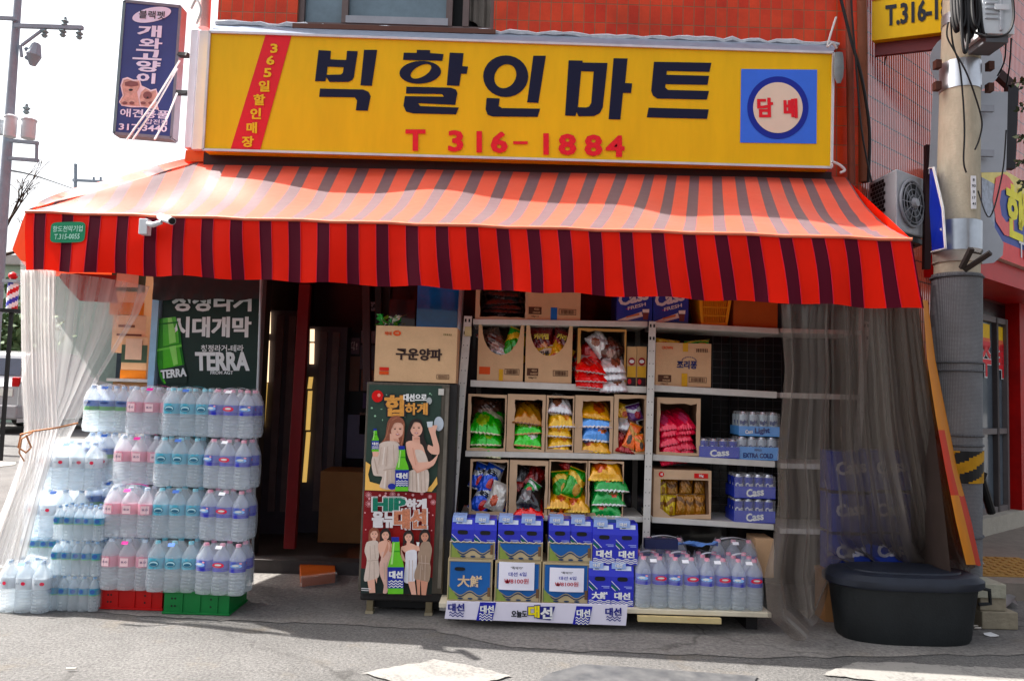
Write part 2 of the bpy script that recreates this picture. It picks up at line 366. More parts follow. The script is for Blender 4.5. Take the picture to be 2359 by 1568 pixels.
# ground floor: dark glazed front right of the entrance, wire grid behind the shelves
xe0, xe1 = W(600, 900, YW).x, W(872, 900, YW).x
LW = mat((52, 46, 46), .7, var=.2); g = MB()
g.box(XL + .21, xe0, YW + .02, YW + .15, 0, 2.9, LW); g.build('front_panel', bld)
g = MB(); DG = mat((34, 33, 36), .25, var=.2, coat=.3); g.box(xe1, XR - .02, YW + .05, YW + .1, 0, 2.9, DG)
for k in range(5):
    x = xe1 + .03 + (XR - xe1 - .1) * k / 4; g.box(x - .03, x + .03, YW, YW + .048, 0, 2.9, DARK)
g.build('shop_window', bld)
g = MB(); wire = mat((88, 88, 92), .4, metal=.6); x0, x1, z0, z1 = rect(1640, 775, 1800, 1200, 5.7)
for k in range(9): g.box(x0 + (x1 - x0) * k / 8 - .0015, x0 + (x1 - x0) * k / 8 + .0015, 5.7, 5.703, z0, z1, wire)
for k in range(24): g.box(x0, x1, 5.697, 5.6995, z0 + (z1 - z0) * k / 23 - .0015, z0 + (z1 - z0) * k / 23 + .0015, wire)
g.build('wire_grid', bld)
# interior of the shop
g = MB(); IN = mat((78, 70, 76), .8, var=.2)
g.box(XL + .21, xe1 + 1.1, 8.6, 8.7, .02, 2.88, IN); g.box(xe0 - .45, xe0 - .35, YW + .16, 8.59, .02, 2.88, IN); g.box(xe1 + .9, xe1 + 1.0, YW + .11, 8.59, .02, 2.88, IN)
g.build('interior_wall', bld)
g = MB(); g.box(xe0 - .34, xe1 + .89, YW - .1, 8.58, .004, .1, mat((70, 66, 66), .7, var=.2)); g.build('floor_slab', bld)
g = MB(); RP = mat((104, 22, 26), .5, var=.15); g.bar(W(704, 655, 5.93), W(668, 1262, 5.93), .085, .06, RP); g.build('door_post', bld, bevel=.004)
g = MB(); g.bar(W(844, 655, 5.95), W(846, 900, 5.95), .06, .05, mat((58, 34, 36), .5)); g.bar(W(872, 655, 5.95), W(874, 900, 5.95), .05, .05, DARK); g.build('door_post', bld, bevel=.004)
# inside the doorway glass: card sign, note sheets, posters
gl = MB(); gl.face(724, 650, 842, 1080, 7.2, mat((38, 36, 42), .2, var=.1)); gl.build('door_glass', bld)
def notice(l, t, r, b, c, s=None, h=.04, sc_=INK, Y=7.18):
    x0, x1, z0, z1 = rect(l, t, r, b, Y); g = MB(); g.box(x0, x1, Y, Y + .004, z0, z1, mat(c, .6))
    if s: g.text(s, (x0 + x1) / 2, (z0 + z1) / 2, h, sc_, Y - .003, .02)
    return g.build('notice', bld)
notice(835, 695, 870, 716, (190, 180, 188), 'VISA', .045); notice(796, 778, 828, 815, (110, 98, 112), '핵!', .08, mat((225, 215, 220)))
notice(832, 762, 868, 790, (150, 130, 138)); notice(790, 820, 828, 900, (116, 92, 84)); notice(830, 795, 866, 850, (110, 106, 120)); notice(832, 852, 864, 900, (150, 104, 90)); notice(836, 905, 862, 940, (90, 80, 120))
notice(795, 955, 845, 1055, (120, 120, 145)); notice(828, 950, 862, 1000, (130, 108, 102))
# ------------------------------------------------------------------ main sign
YS = 5.78; YF = YS - .004
SIGN_Y = mat((226, 185, 22), .45, var=.07, scale=1.1, spec=.2, streak=5); SIGN_INK = mat((26, 29, 52), .6, var=.05, spec=.15); SRED = mat((212, 32, 60), .45, var=.04); FRAME = mat((205, 202, 205), .4, metal=.3)
TL, TR, BR, BL = [W(*p, YS) for p in ((484, 75), (1919, 122.8), (1914.8, 386.8), (468.4, 345.5))]
sg = thing('shop_sign', 'long yellow shop signboard with big dark Korean lettering over the awning', 'shop sign', ((TL.x + TR.x) / 2, YS + .1, BL.z))
z2 = lambda x, y: ((400 + x / 2.877) * .9668, y / 2.877 * .9668)
z3 = lambda x, y: ((1220 + x / 2.912) * .9668, y / 2.912 * .9668)
g = MB()
back = [p + V((0, .2, 0)) for p in (BL, BR, TR, TL)]
g.hexa([BL, BR, BR + V((0, .2, 0)), BL + V((0, .2, 0)), TL, TR, TR + V((0, .2, 0)), TL + V((0, .2, 0))], SIGN_Y)
def gp(zf, pts, m, hole=None, dy=0): g.pw([zf(*p) for p in pts], YF - dy, m, [zf(*p) for p in hole] if hole else None)
gp(z2, [(670, 240), (848, 244), (633, 1027), (430, 1022)], SRED)
def ell(cx, cy, rx, ry, rot=0, n=28):
    c, s = math.cos(rot), math.sin(rot)
    return [(cx + rx * math.cos(t) * c - ry * math.sin(t) * s, cy + rx * math.cos(t) * s + ry * math.sin(t) * c) for t in [2 * math.pi * k / n for k in range(n)]]
K = SIGN_INK
gp(z2, [(1033, 345), (1118, 350), (1113, 408), (1222, 413), (1228, 350), (1302, 352), (1275, 530), (1262, 552), (1235, 563), (1108, 563), (1086, 530), (1080, 558), (1008, 558)], K, [(1095, 458), (1205, 462), (1200, 500), (1186, 512), (1088, 514)])
gp(z2, [(1345, 343), (1435, 343), (1398, 590), (1320, 586)], K)
gp(z2, [(1043, 608), (1340, 615), (1375, 630), (1390, 660), (1370, 760), (1288, 758), (1297, 690), (1280, 668), (1037, 665)], K)
gp(z2, [(1617, 362), (1705, 364), (1707, 343), (1798, 345), (1797, 365), (1890, 372), (1882, 418), (1612, 412)], K)
gp(z2, ell(1730, 497, 143, 78, -.06), K, ell(1735, 490, 78, 38, -.5))
gp(z2, [(1932, 362), (2027, 366), (2018, 455), (2058, 458), (2048, 508), (2010, 506), (1998, 590), (1912, 586)], K)
gp(z2, [(1635, 595), (1940, 602), (1975, 615), (1985, 640), (1970, 720), (1715, 708), (1730, 728), (1995, 738), (1975, 785), (1680, 778), (1632, 765), (1615, 725), (1625, 660), (1892, 664), (1880, 646), (1632, 642)], K)
gp(lambda x, y: (x, y), ell(1165, 176, 52, 48, 0), K, ell(1164, 176, 24, 29, .55))
gp(z3, [(148, 388), (235, 388), (183, 715), (105, 712)], K)
gp(lambda x, y: (x, y), [z2(2185, 672), z2(2275, 676), z2(2268, 728), z2(2290, 742), z3(195, 755), z3(178, 812), z2(2230, 800), z2(2192, 788), z2(2178, 750)], K)
gp(z3, [(393, 420), (490, 422), (490, 435), (663, 438), (630, 745), (610, 785), (570, 806), (462, 808), (448, 778), (442, 805), (368, 803)], K, [(480, 495), (567, 498), (550, 715), (535, 740), (515, 747), (457, 745)])
gp(z3, [(705, 405), (802, 407), (785, 577), (834, 580), (826, 647), (770, 645), (752, 830), (670, 828)], K)
gp(z3, [(985, 430), (1384, 437), (1370, 500), (1075, 493), (1072, 520), (1368, 527), (1357, 590), (1065, 585), (1063, 608), (1082, 625), (1367, 632), (1352, 692), (1010, 685), (978, 665), (966, 630)], K)
gp(z3, [(948, 748), (1365, 760), (1353, 826), (935, 815)], K)
SO = dict(o=CAM * 0, ex=CR, ey=CU)
def stext(s, px, py, hpx, m, bold=.04, sx=1, rot=0, shear=0, Y=YF, dy=.004):
    c = W(px, py, Y - dy); hh = hpx * Y / FPX
    g.text(s, 0, 0, hh, m, 0, bold, sx, rot, shear, o=c, ex=V((CR.x, 0, CR.z)), ey=V((CU.x, 0, CU.z)))
YL = mat((232, 190, 60), .5, var=.03)
for ch, x, y in (('3', 728, 333), ('6', 703, 415), ('5', 684, 500), ('일', 660, 592), ('할', 627, 685), ('인', 602, 780), ('매', 575, 877), ('장', 548, 972)):
    stext(ch, *z2(x, y), 22 if ch in '365' else 26, YL, .045, 1.35 if ch in '365' else 1.1)
stext('T', 957, 323, 50, SRED, .05, 1.05); stext('–', 1199, 329, 7, SRED, 0, .6)
for ch, x, y in (('3', 1050, 325), ('1', 1104, 327), ('6', 1150, 328), ('1', 1258, 332), ('8', 1307, 333), ('8', 1367, 335), ('4', 1417, 337)): stext(ch, x, y, 50, SRED, .05, 1.22 if ch != '1' else 1.05)
BLUE = mat((70, 112, 215), .4, var=.05); RING = mat((18, 34, 140), .4, var=.04); BEI = mat((226, 208, 190), .5, var=.03)
gp(z3, [(1590, 480), (2117, 485), (2112, 997), (1583, 990)], BLUE)
gp(z3, ell(1845, 748, 212, 217, 0, 48), RING, None, .003); gp(z3, ell(1845, 748, 172, 176, 0, 48), BEI, None, .006)
stext('담', *z3(1757, 747), 46, SRED, .05, .85, dy=.009); stext('배', *z3(1933, 752), 46, SRED, .05, .8, dy=.009)
g.build('sign_face', sg)
g = MB()
for a, b in ((TL, TR), (BL, BR), (TL, BL), (TR, BR)):
    g.bar(a + V((0, -.006, 0)), b + V((0, -.006, 0)), .018, .016, FRAME)
g.build('frame', sg)
g = MB(); FL_ = mat((140, 150, 166), .45, metal=.3, var=.12); a, b, c, d = W(500, 58, YW), W(1930, 104, YW), TR, TL
g.add([c + V((0, .001, .01)), d + V((0, .001, .01)), a + V((0, -.01, 0)), b + V((0, -.01, 0))], [(0, 1, 2, 3)], FL_); g.build('top_flashing', sg)
g = MB(); SEA = mat((200, 202, 208), .8, bump=.6, bscale=30); n = 70; random.seed(5)
g.tube([a.lerp(b, k / n) + V((0, -.02, random.uniform(-.012, .012))) for k in range(n + 1)], [random.uniform(.012, .03) for k in range(n + 1)], SEA, 6); g.build('sealant', sg, True)
# painted shade strip for the gap under the sign and the rolled awning box
g = MB(); a, b = W(470, 352, 5.9), W(1916, 396, 5.9); g.hexa([a + V((0, 0, -.16)), b + V((0, 0, -.16)), b + V((0, .08, -.16)), a + V((0, .08, -.16)), a, b, b + V((0, .08, 0)), a + V((0, .08, 0))], mat((42, 24, 26), .6)); g.build('gap_shade_strip', sg)
# white end casing of the sign round the corner
g = MB(); a = W(447, 68, 5.95); b = W(433, 340, 5.95); WM = mat((216, 214, 220), .45, var=.05)
def slab(l, t, r, b, l2, r2, Y, D, m):
    p = [W(l2, b, Y), W(r2, b, Y), W(r, t, Y), W(l, t, Y)]; q = V((0, D, 0))
    return [p[0], p[1], p[1] + q, p[0] + q, p[3], p[2], p[2] + q, p[3] + q]
s2 = thing('side_sign', 'white end casing of the sign round the left corner beside the yellow signboard', 'shop sign', (W(450, 340, 5.85).x, 5.9, W(450, 340, 5.85).z))
g = MB(); g.hexa(slab(459, 70, 482, 344, 441, 465, 5.86, .2, WM), WM); g.build('casing', s2, bevel=.004)
g = MB(); g.hexa(slab(440, 68, 458, 340, 424, 440, 5.9, 1.6, WM), WM); g.build('casing', s2, bevel=.004)
g = MB(); ORB = mat((190, 92, 62), .7, var=.1); g.hexa(slab(428, 346, 470, 372, 425, 468, 5.9, .4, ORB), ORB); g.build('base', s2)
# ------------------------------------------------------------------ blue pet shop sign hanging at the left
YP = 6.6; pet = thing('hanging_sign', 'dark blue hanging pet shop sign with Korean lettering against the sky', 'sign', tuple(W(330, 310, YP)))
PB = mat((54, 62, 112), .45, var=.08, scale=4); LILAC = mat((214, 208, 226), .5, var=.03)
q = [(287, 3), (416, 16), (395, 318), (263, 307)]
g = MB(); p = [W(x, y, YP) for x, y in q]; D = V((0, .1, 0)); g.hexa([p[3], p[2], p[2] + D, p[3] + D, p[0], p[1], p[1] + D, p[0] + D], PB)
zp = lambda x, y: (x / 3.867 * .9668, y / 3.867 * .9668)
def pp(pts, m, dy=.004, hole=None): g.pw([zp(*p) for p in pts], YP - dy, m, [zp(*p) for p in hole] if hole else None)
pp(ell(1398, 138, 182, 66, -.2), LILAC)
def ptext(s, x, y, h, m, **k):
    stext(s, *zp(x, y), h / 3.867 * .9668, m, Y=YP, rot=-.05, **k)
ptext('블랙펫', 1400, 138, 78, INK, bold=.01, sx=1.1, dy=.008)
for ch, x, y, h in (('개', 1378, 290, 112), ('와', 1388, 402, 98), ('고', 1358, 505, 98), ('양', 1365, 612, 106), ('이', 1345, 722, 98)):
    ptext(ch, x, y, h, LILAC, bold=.06, sx=2.3 if ch != '이' else 2.2)
ptext('애견용품', 1330, 1048, 80, LILAC, bold=.02, sx=1.5); ptext('갑전점', 1440, 1125, 48, LILAC, bold=.01, sx=1.5); ptext('317-3440', 1318, 1178, 62, LILAC, bold=.03, sx=1.45)
fur = mat((190, 152, 142), .7, var=.3, scale=25); furd = mat((122, 84, 84), .7, var=.2, scale=20); out_ = mat((225, 205, 210), .6)
pp([(1130, 725), (1175, 712), (1230, 735), (1290, 735), (1305, 790), (1340, 805), (1390, 830), (1440, 818), (1455, 870), (1440, 930), (1465, 1015), (1330, 990), (1200, 990), (1120, 975), (1095, 940), (1130, 880), (1110, 790)], out_)
pp([(1140, 738), (1175, 728), (1230, 748), (1280, 745), (1292, 790), (1262, 850), (1290, 980), (1120, 965), (1105, 940), (1140, 880), (1122, 790)], fur, .007)
pp([(1300, 850), (1340, 815), (1390, 845), (1435, 830), (1445, 875), (1430, 930), (1450, 1000), (1300, 975), (1285, 900)], fur, .008)
pp([(1150, 760), (1200, 745), (1270, 760), (1275, 790), (1210, 800), (1150, 790)], furd, .010); pp(ell(1360, 880, 42, 36), furd, .011); pp(ell(1205, 830, 20, 10), INK, .011); pp(ell(1360, 900, 10, 8), INK, .014)
for x in (1150, 1215, 1320, 1390): pp(ell(x, 950, 24, 14), furd, .011)
g.build('sign_face', pet)
g = MB(); GRN = mat((105, 125, 130), .5)
for i in range(4): g.bar(p[i] + V((0, .05, 0)), p[(i + 1) % 4] + V((0, .05, 0)), .025, .112, GRN if i == 3 else mat((112, 114, 124), .5))
g.build('frame', pet)
for y in (127, 214):
    g = MB(); g.bar(W(410 - (y - 100) * .06, y, YP + .05), W(436, y + 1, YP - .1), .03, .05, BLACK); g.build('bracket', pet)
# ------------------------------------------------------------------ awning
def fabric(c, sheen, rough, transl, dusty=0.0):
    return mat(c, rough, var=.08, scale=3, bump=.12, bscale=10, sheen=sheen, transl=transl, spec=.15 if not sheen else .5)
CAN_R, CAN_D = fabric((216, 82, 52), .32, .5, .12), fabric((86, 54, 62), .32, .5, .05)
VAL_R, VAL_D = fabric((240, 70, 14), .0, .6, .35), fabric((80, 16, 34), .0, .6, .25)
FLp, FRp = W(60, 488, 4.92), W(2100, 552, 4.45); VLp, VRp = W(52, 621, 4.90), W(2127, 712, 4.43); TLp, TRp = W(466, 372, 5.95), W(1950, 408, 5.95)
aw = thing('striped_awning', 'large awning with orange red and dark plum stripes over the shop front', 'awning', tuple((TLp + TRp) / 2))
NP_, U0p = 29.0, (97.5 - 60) / (2100 - 60)
cols = [(0, 0)]                                    # (u, dark?) boundaries of the stripes along the front edge
du = (2110 - 97.5) / 2040 / NP_; k = 0
bounds = []
for k in range(31):
    c = U0p + k * du
    bounds += [(c - .21 * du, 1), (c + .21 * du, 0)]
bounds = [b for b in bounds if 0 < b[0] < 1]
us, dk = [0.0], []; state = 0
for u, s_ in bounds:
    prev = us[-1]; us += [prev + (u - prev) / 2, u]; dk += [state, state]; state = s_
us += [(us[-1] + 1) / 2, 1.0]; dk += [state, state]
def top_pt(u):
    if u < .166: return FLp.lerp(TLp, u / .166)
    t = (u - .166) * 1.31 if u < .693 else .69 + (u - .693) * (.31 / .307)
    return TLp.lerp(TRp, t)
rows = []; NR = 16
for i in range(NR + 1):
    v = i / NR; r = []
    for u in us:
        a, b = FLp.lerp(FRp, u), top_pt(u); L = (b - a).length
        sag = -.075 * math.sin(math.pi * v) ** 1.2 * min(1, L / 1.0) * (1 - .25 * math.sin(u * 31)) + .006 * math.sin(u * 60 + v * 9) * math.sin(math.pi * v)
        wr = .012 * math.sin(v * 38 + u * 20) * max(0, 1 - abs(u - .985) / .04) * (1 - v) if u < 1 else 0
        r.append(a.lerp(b, v) + V((0, 0, sag + wr)))
    rows.append(r)
g = MB(); g.grid(rows, CAN_R, lambda i, j: CAN_D if dk[j] else CAN_R); g.build('canopy', aw, True)
# front valance: hangs from the front bar, gently waved
random.seed(11); rows = []
usf = []
for a, b in zip(us, us[1:]): usf += [a, (a + b) / 2]
usf.append(1.0); dkf = [d for d in dk for _ in (0, 1)]
for i in range(9):
    v = i / 8; r = []
    for u in usf:
        a, b = FLp.lerp(FRp, u), VLp.lerp(VRp, u)
        off = (.016 * math.sin(u * 47 + 1.3 * v) + .010 * math.sin(u * 113 + 2)) * v
        sw = .010 * math.sin(u * 23 + v * 2.2) * v
        r.append(a.lerp(b, v) + V((sw, off - .01 * math.sin(v * 3), (.006 * math.sin(u * 71)) * v)))
    rows.append(r)
g = MB(); g.grid(rows, VAL_R, lambda i, j: VAL_D if dkf[j] else VAL_R); val = g.build('valance', aw, True)
# hem and the white edge of the front bar
g = MB(); HEM = mat((200, 52, 70), .6); 
for (i, j) in [(k, k) for k in range(1, len(rows[0]) - 1) if dkf[k] != dkf[k - 1]]:
    g.tube([rows[q][i] + V((0, -.003, 0)) for q in range(0, 9, 2)], .0022, HEM, 4)
g.build('seam', val)
g = MB(); g.tube([FLp.lerp(FRp, k / 30) + V((0, -.004, .004 * math.sin(k * 2.1))) for k in range(31)], .011, mat((206, 120, 100), .6), 6); g.build('front_bar', aw, True)
# left side panel: slack fabric round the corner
outer = [W(440, 366, 6.1), W(300, 396, 5.85), W(170, 432, 5.5), W(95, 466, 5.15), W(58, 490, 4.96)]
hip = [TLp.lerp(FLp, k / 4) for k in range(5)]; low = [W(300, 640, 6.6), W(200, 640, 6.3), W(110, 635, 5.9), W(60, 615, 5.4), W(28, 575, 5.12)]
def interp(P, t):
    t = min(max(t, 0), .9999) * (len(P) - 1); k = int(t); return P[k].lerp(P[k + 1], t - k)
rows = []
for q in range(11):
    r = []
    for i in range(37):
        t = i / 36
        h, o_, lo = interp(hip, t), interp(outer, t), interp(low, t)
        if q <= 6: s_ = q / 6; p = h.lerp(o_, s_) + V((0, 0, -.05 * math.sin(math.pi * s_) * (1 - t) + .012 * math.sin(s_ * 14 + t * 9)))
        else: p = o_.lerp(lo, (q - 6) / 4)
        r.append(p)
    rows.append(r)
g = MB(); g.grid(rows, CAN_R, lambda i, j: CAN_D if ((i * .5 + j * .9) % 6.2) < 2.2 and i < 6 else CAN_R); g.build('side_panel', aw, True)
# right return of the valance and roof side
g = MB(); RW = TRp + V((.02, .02, -.02)); rows = [[FRp.lerp(RW, t) for t in (0, .25, .5, .75, 1)], [VRp.lerp(RW + V((.05, 0, -.45)), t) + V((.03 * math.sin(t * 6), 0, 0)) for t in (0, .25, .5, .75, 1)]]
g.grid(rows, VAL_R); g.build('side_valance', aw, True)
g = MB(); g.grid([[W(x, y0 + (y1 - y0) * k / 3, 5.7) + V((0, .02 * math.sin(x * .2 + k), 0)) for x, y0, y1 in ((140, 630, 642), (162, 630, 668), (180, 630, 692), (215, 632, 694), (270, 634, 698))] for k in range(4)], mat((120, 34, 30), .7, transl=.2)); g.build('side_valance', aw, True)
g = MB()
for u in (.0, .33, .66, 1.0):
    a, b = FLp.lerp(FRp, u), TLp.lerp(TRp, u); g.bar(a + V((0, .03, -.09)), b + V((0, 0, -.25)), .03, .03, GALV)
g.bar(FLp + V((0, .04, -.06)), FRp + V((0, .04, -.06)), .035, .035, GALV); g.build('frame', aw)
g = MB()
for x, yt, yb, Y in ((602, 640, 1010, 5.3),): g.cyl(W(x, yt, Y), W(x - 22, yb + 330, Y), .009, GALV, 10)
g.build('support_pole', aw)
# green maker's patch on the valance
Yp = 4.86; g = MB(); GP = mat((22, 128, 92), .55, var=.05)
c = W(156, 535, Yp); ex = V((CR.x, 0, CR.z)); ex.y = (FRp.y - FLp.y) / (FRp.x - FLp.x); rr = []
for k in range(24):
    t = 2 * math.pi * k / 24; a = abs(math.cos(t)) ** .35 * math.copysign(1, math.cos(t)); b = abs(math.sin(t)) ** .35 * math.copysign(1, math.sin(t)); rr.append(c + ex * a * .117 + V((0, 0, 1)) * b * .067)
g.poly(rr, GP); LG = mat((190, 228, 214), .6)
o2 = c + V((0, -.004, 0)); g.text('항도천막기업', 0, .022, .04, LG, 0, .012, o=o2, ex=ex, ey=V((.03, 0, 1)), fit=.2); g.text('T.315-0055', 0, -.028, .034, LG, 0, .012, o=o2, ex=ex, ey=V((.03, 0, 1)), fit=.17)
g.build('maker_patch', aw)
# security camera fixed to the valance
Yc = 4.76; ct = thing('security_camera', 'small white security camera on a bracket at the awning valance', 'camera', tuple(W(328, 540, Yc)))
WP = mat((214, 216, 220), .35, var=.03); x0, x1, z0, z1 = rect(318, 521, 338, 555, Yc)[0], rect(318, 521, 338, 555, Yc)[1], W(328, 555, Yc).z, W(328, 521, Yc).z
g = MB(); g.box(x0, x1, Yc, Yc + .06, W(328, 539, Yc).z, W(328, 503, Yc).z, WP); g.build('mounting_box', ct, bevel=.004)
g = MB(); g.tube([W(337, 514, Yc + .02), W(352, 518, Yc - .02), W(372, 512, Yc - .03)], [.014, .017, .013], WP, 10); g.build('bracket', ct, True)
g = MB(); g.cyl(W(370, 500, Yc + .02), W(396, 509, Yc - .12), .024, WP, 14); g.cyl(W(396, 509, Yc - .12), W(397, 509.5, Yc - .124), .02, BLACK, 14); g.build('camera_body', ct, True)
# ------------------------------------------------------------------ clear plastic curtains
def plastic(c, alpha, rough=.16, spec=.6, streak=22.0, lo=.35):
    """thin vinyl: mostly see-through, milky share varies in vertical streaks"""
    m = bpy.data.materials.new('surface'); m.use_nodes = True; n, l = m.node_tree.nodes, m.node_tree.links
    p = n['Principled BSDF']; p.inputs['Base Color'].default_value = L3(c); p.inputs['Roughness'].default_value = rough; p.inputs['Specular IOR Level'].default_value = spec
    tr = n.new('ShaderNodeBsdfTranslucent'); tr.inputs[0].default_value = L3(c); ms = n.new('ShaderNodeMixShader'); ms.inputs[0].default_value = .45
    l.new(p.outputs[0], ms.inputs[1]); l.new(tr.outputs[0], ms.inputs[2])
    tp = n.new('ShaderNodeBsdfTransparent'); m2 = n.new('ShaderNodeMixShader')
    uv = n.new('ShaderNodeUVMap'); mp = n.new('ShaderNodeMapping'); mp.inputs['Scale'].default_value = (streak, .8, 1); l.new(uv.outputs[0], mp.inputs[0])
    no = n.new('ShaderNodeTexNoise'); no.inputs['Scale'].default_value = 1.0; no.inputs['Detail'].default_value = 2.5; no.inputs['Roughness'].default_value = .5; l.new(mp.outputs[0], no.inputs[0])
    mr = n.new('ShaderNodeMapRange'); mr.inputs[1].default_value = .32; mr.inputs[2].default_value = .72; mr.inputs[3].default_value = min(.97, alpha + lo * .55); mr.inputs[4].default_value = max(.0, alpha - lo * .45)
    l.new(no.outputs[0], mr.inputs[0]); l.new(mr.outputs[0], m2.inputs[0]); l.new(ms.outputs[0], m2.inputs[1]); l.new(tp.outputs[0], m2.inputs[2])
    bp = n.new('ShaderNodeBump'); bp.inputs['Strength'].default_value = .35; bp.inputs['Distance'].default_value = .02; l.new(no.outputs[0], bp.inputs['Height']); l.new(bp.outputs[0], p.inputs['Normal'])
    l.new(m2.outputs[0], n['Material Output'].inputs[0]); return m
def sheet(name, rows, m, parent=None, sub=4):
    """cloth from rows of control points; UV u along, v down"""
    R = []
    for a, b in zip(rows, rows[1:]):
        for k in range(sub): R.append([p.lerp(q, k / sub) for p, q in zip(a, b)])
    R.append(rows[-1])
    g = MB(); g.grid(R, m); o = g.build(name, parent, True); me = o.data; uv = me.uv_layers.new(name='UVMap'); nc = len(R[0]); nr = len(R)
    for lp in me.loops: uv.data[lp.index].uv = ((lp.vertex_index % nc) / (nc - 1), (lp.vertex_index // nc) / (nr - 1))
    return o
PL_L = plastic((226, 226, 226), .62, lo=.5, streak=12, rough=.1, spec=.8); PL_R = plastic((136, 126, 118), .38, lo=.7, streak=18, rough=.10, spec=1.0)
random.seed(21)
def folds(n, seed):
    rs = random.Random(seed); ph = [(rs.uniform(14, 70), rs.uniform(0, 6.3), rs.uniform(.3, 1)) for _ in range(5)]
    return [sum(a * (math.sin(f * i / (n - 1) + p) * .6 + .55 * (1 - abs(math.sin(f * .5 * i / (n - 1) + p)) ** .5 * 1.6)) for f, p, a in ph) / 3 for i in range(n)]
NC = 80; fo = folds(NC, 4)
def line(pts): return [interp([V(p) for p in pts], i / (NC - 1)) for i in range(NC)]
top = line([W(48, 600, 4.95), W(120, 625, 5.0), W(240, 640, 5.3), W(345, 660, 5.6)])
r1 = line([W(50, 760, 4.95), W(112, 770, 5.0), W(215, 770, 5.25), W(322, 720, 5.5)])
r2 = line([W(50, 900, 4.93), W(115, 905, 4.95), W(165, 905, 5.05), W(232, 865, 5.2)])
tie = line([W(56, 985, 4.92), W(95, 988, 4.86), W(130, 984, 4.92), W(178, 975, 5.0)])
r4 = line([W(45, 1060, 4.92), W(75, 1062, 4.86), W(100, 1060, 4.9), W(140, 1050, 5.02)])
r5 = line([W(15, 1150, 4.9), W(30, 1155, 4.84), W(52, 1155, 4.9), W(90, 1140, 5.02)])
bot = line([W(-45, 1300, 4.86), W(-20, 1310, 4.8), W(15, 1305, 4.86), W(60, 1285, 5.0)])
amp = [.02, .035, .035, .03, .03, .035, .05]
rows = [[p + V((fo[i] * a * .35, fo[i] * a, 0)) for i, p in enumerate(r)] for r, a in zip([top, r1, r2, tie, r4, r5, bot], amp)]
lc = sheet('plastic_curtain', rows, PL_L); tag(lc, 'milky clear plastic curtain tied back with a rope beside the water bottles', 'curtain')
# dense gathered hem of the same curtain at the corner
g2 = folds(NC, 9); PL_L2 = plastic((226, 222, 220), .36, lo=.4, streak=8, rough=.1, spec=.8)
rows = []
for l_, r_, y, Y, a in ((46, 130, 622, 4.9, .03), (48, 128, 760, 4.9, .03), (50, 133, 880, 4.89, .03), (55, 138, 985, 4.85, .02), (45, 120, 1060, 4.85, .03), (20, 95, 1150, 4.84, .03), (-40, 60, 1300, 4.8, .05)):
    rows.append([W(l_ + (r_ - l_) * i / (NC - 1), y, Y) + V((0, g2[i] * a, 0)) for i in range(NC)])
gh = sheet('gathered_edge', rows, PL_L2, None); gh.parent = lc; gh.matrix_parent_inverse = Matrix.Translation(-V(lc.location))
g = MB(); RO = mat((178, 130, 100), .8); P0 = W(56, 995, 4.80)
g.tube([W(180, 974, 4.9), W(130, 985, 4.83), W(75, 993, 4.78), W(48, 1000, 4.78), W(42, 1030, 4.78), W(60, 1042, 4.77), W(72, 1030, 4.76), W(60, 1002, 4.75)], .006, RO, 6)
g.tube([W(75, 996, 4.76), W(50, 1010, 4.76), W(44, 1042, 4.76), W(56, 1062, 4.76)], .005, RO, 6); tag(g.build('tie_rope', None, True), 'thin brown rope knotted round the milky plastic curtain', 'rope')
# right-hand curtain, in front of the shelves
NC = 200; fo = folds(NC, 33); fo2 = folds(NC, 14)
spec_ = [(1798, 2128, 690, .03), (1800, 2136, 760, .05), (1806, 2150, 860, .06), (1798, 2165, 960, .065), (1788, 2182, 1060, .07), (1790, 2197, 1160, .075), (1778, 2212, 1250, .08), (1758, 2225, 1330, .09), (1766, 2233, 1412, .09), (1820, 2240, 1462, .09)]
low_ = [690, 760, 860, 950, 1030, 1110, 1180, 1240, 1275, 1298]          # where the right part, gathered behind the tub, has its rows
rows = []
for k, (l_, r_, y, a) in enumerate(spec_):
    r = []
    for i in range(NC):
        t = i / (NC - 1); x = l_ + (r_ - l_) * (t ** (1 + .12 * math.sin(k * .5))); e = min(1, max(0, (x - 1872) / 50)); e = e * e * (3 - 2 * e)
        yy = y * (1 - e) + low_[k] * e + (t - .5) * 14 + (14 * math.sin(t * 40 + 1) * (k >= 8)); q = k / 9
        r.append(W(x, yy, 4.53 + (.08 * q) * (1 - e) + (.58 * q) * e) + V((0, (fo[i] * (1 - k / 12) + fo2[i] * k / 12) * a * 1.5, 0)))
    rows.append(r)
r2_ = [[p + V((-.01, .05, 0)) for p in [interp(r, .42 + .58 * i / (NC - 1)) + V((0, fo2[i] * .06, 0)) for i in range(NC)]] for r in rows]
rc = sheet('plastic_curtain', rows, PL_R); rl = sheet('inner_fold', r2_, PL_R); rl.parent = rc; rl.matrix_parent_inverse = Matrix.Translation(-V(rc.location)); tag(rc, 'grimy grey see-through plastic curtain hanging in folds behind the black tub', 'curtain')
g = MB(); rows = []
for k in range(9):
    q = k / 8; rows.append([V(((2.41 + .27 * q) * (1 - j / 14) + 2.74 * j / 14 + .018 * math.sin(j * 1.9 + q * 2), 4.60 + .12 * q + 1.4 * j / 14, 2.22 - 1.86 * q)) for j in range(15)])
g.grid(rows, mat((74, 64, 60), .6, var=.15, transl=.15)); tag(g.build('tarpaulin', None, True), 'dark inner tarpaulin closing the right end of the shop front behind the grey curtain', 'tarpaulin')  # added dark sheet: darkens what shows through the grey curtain
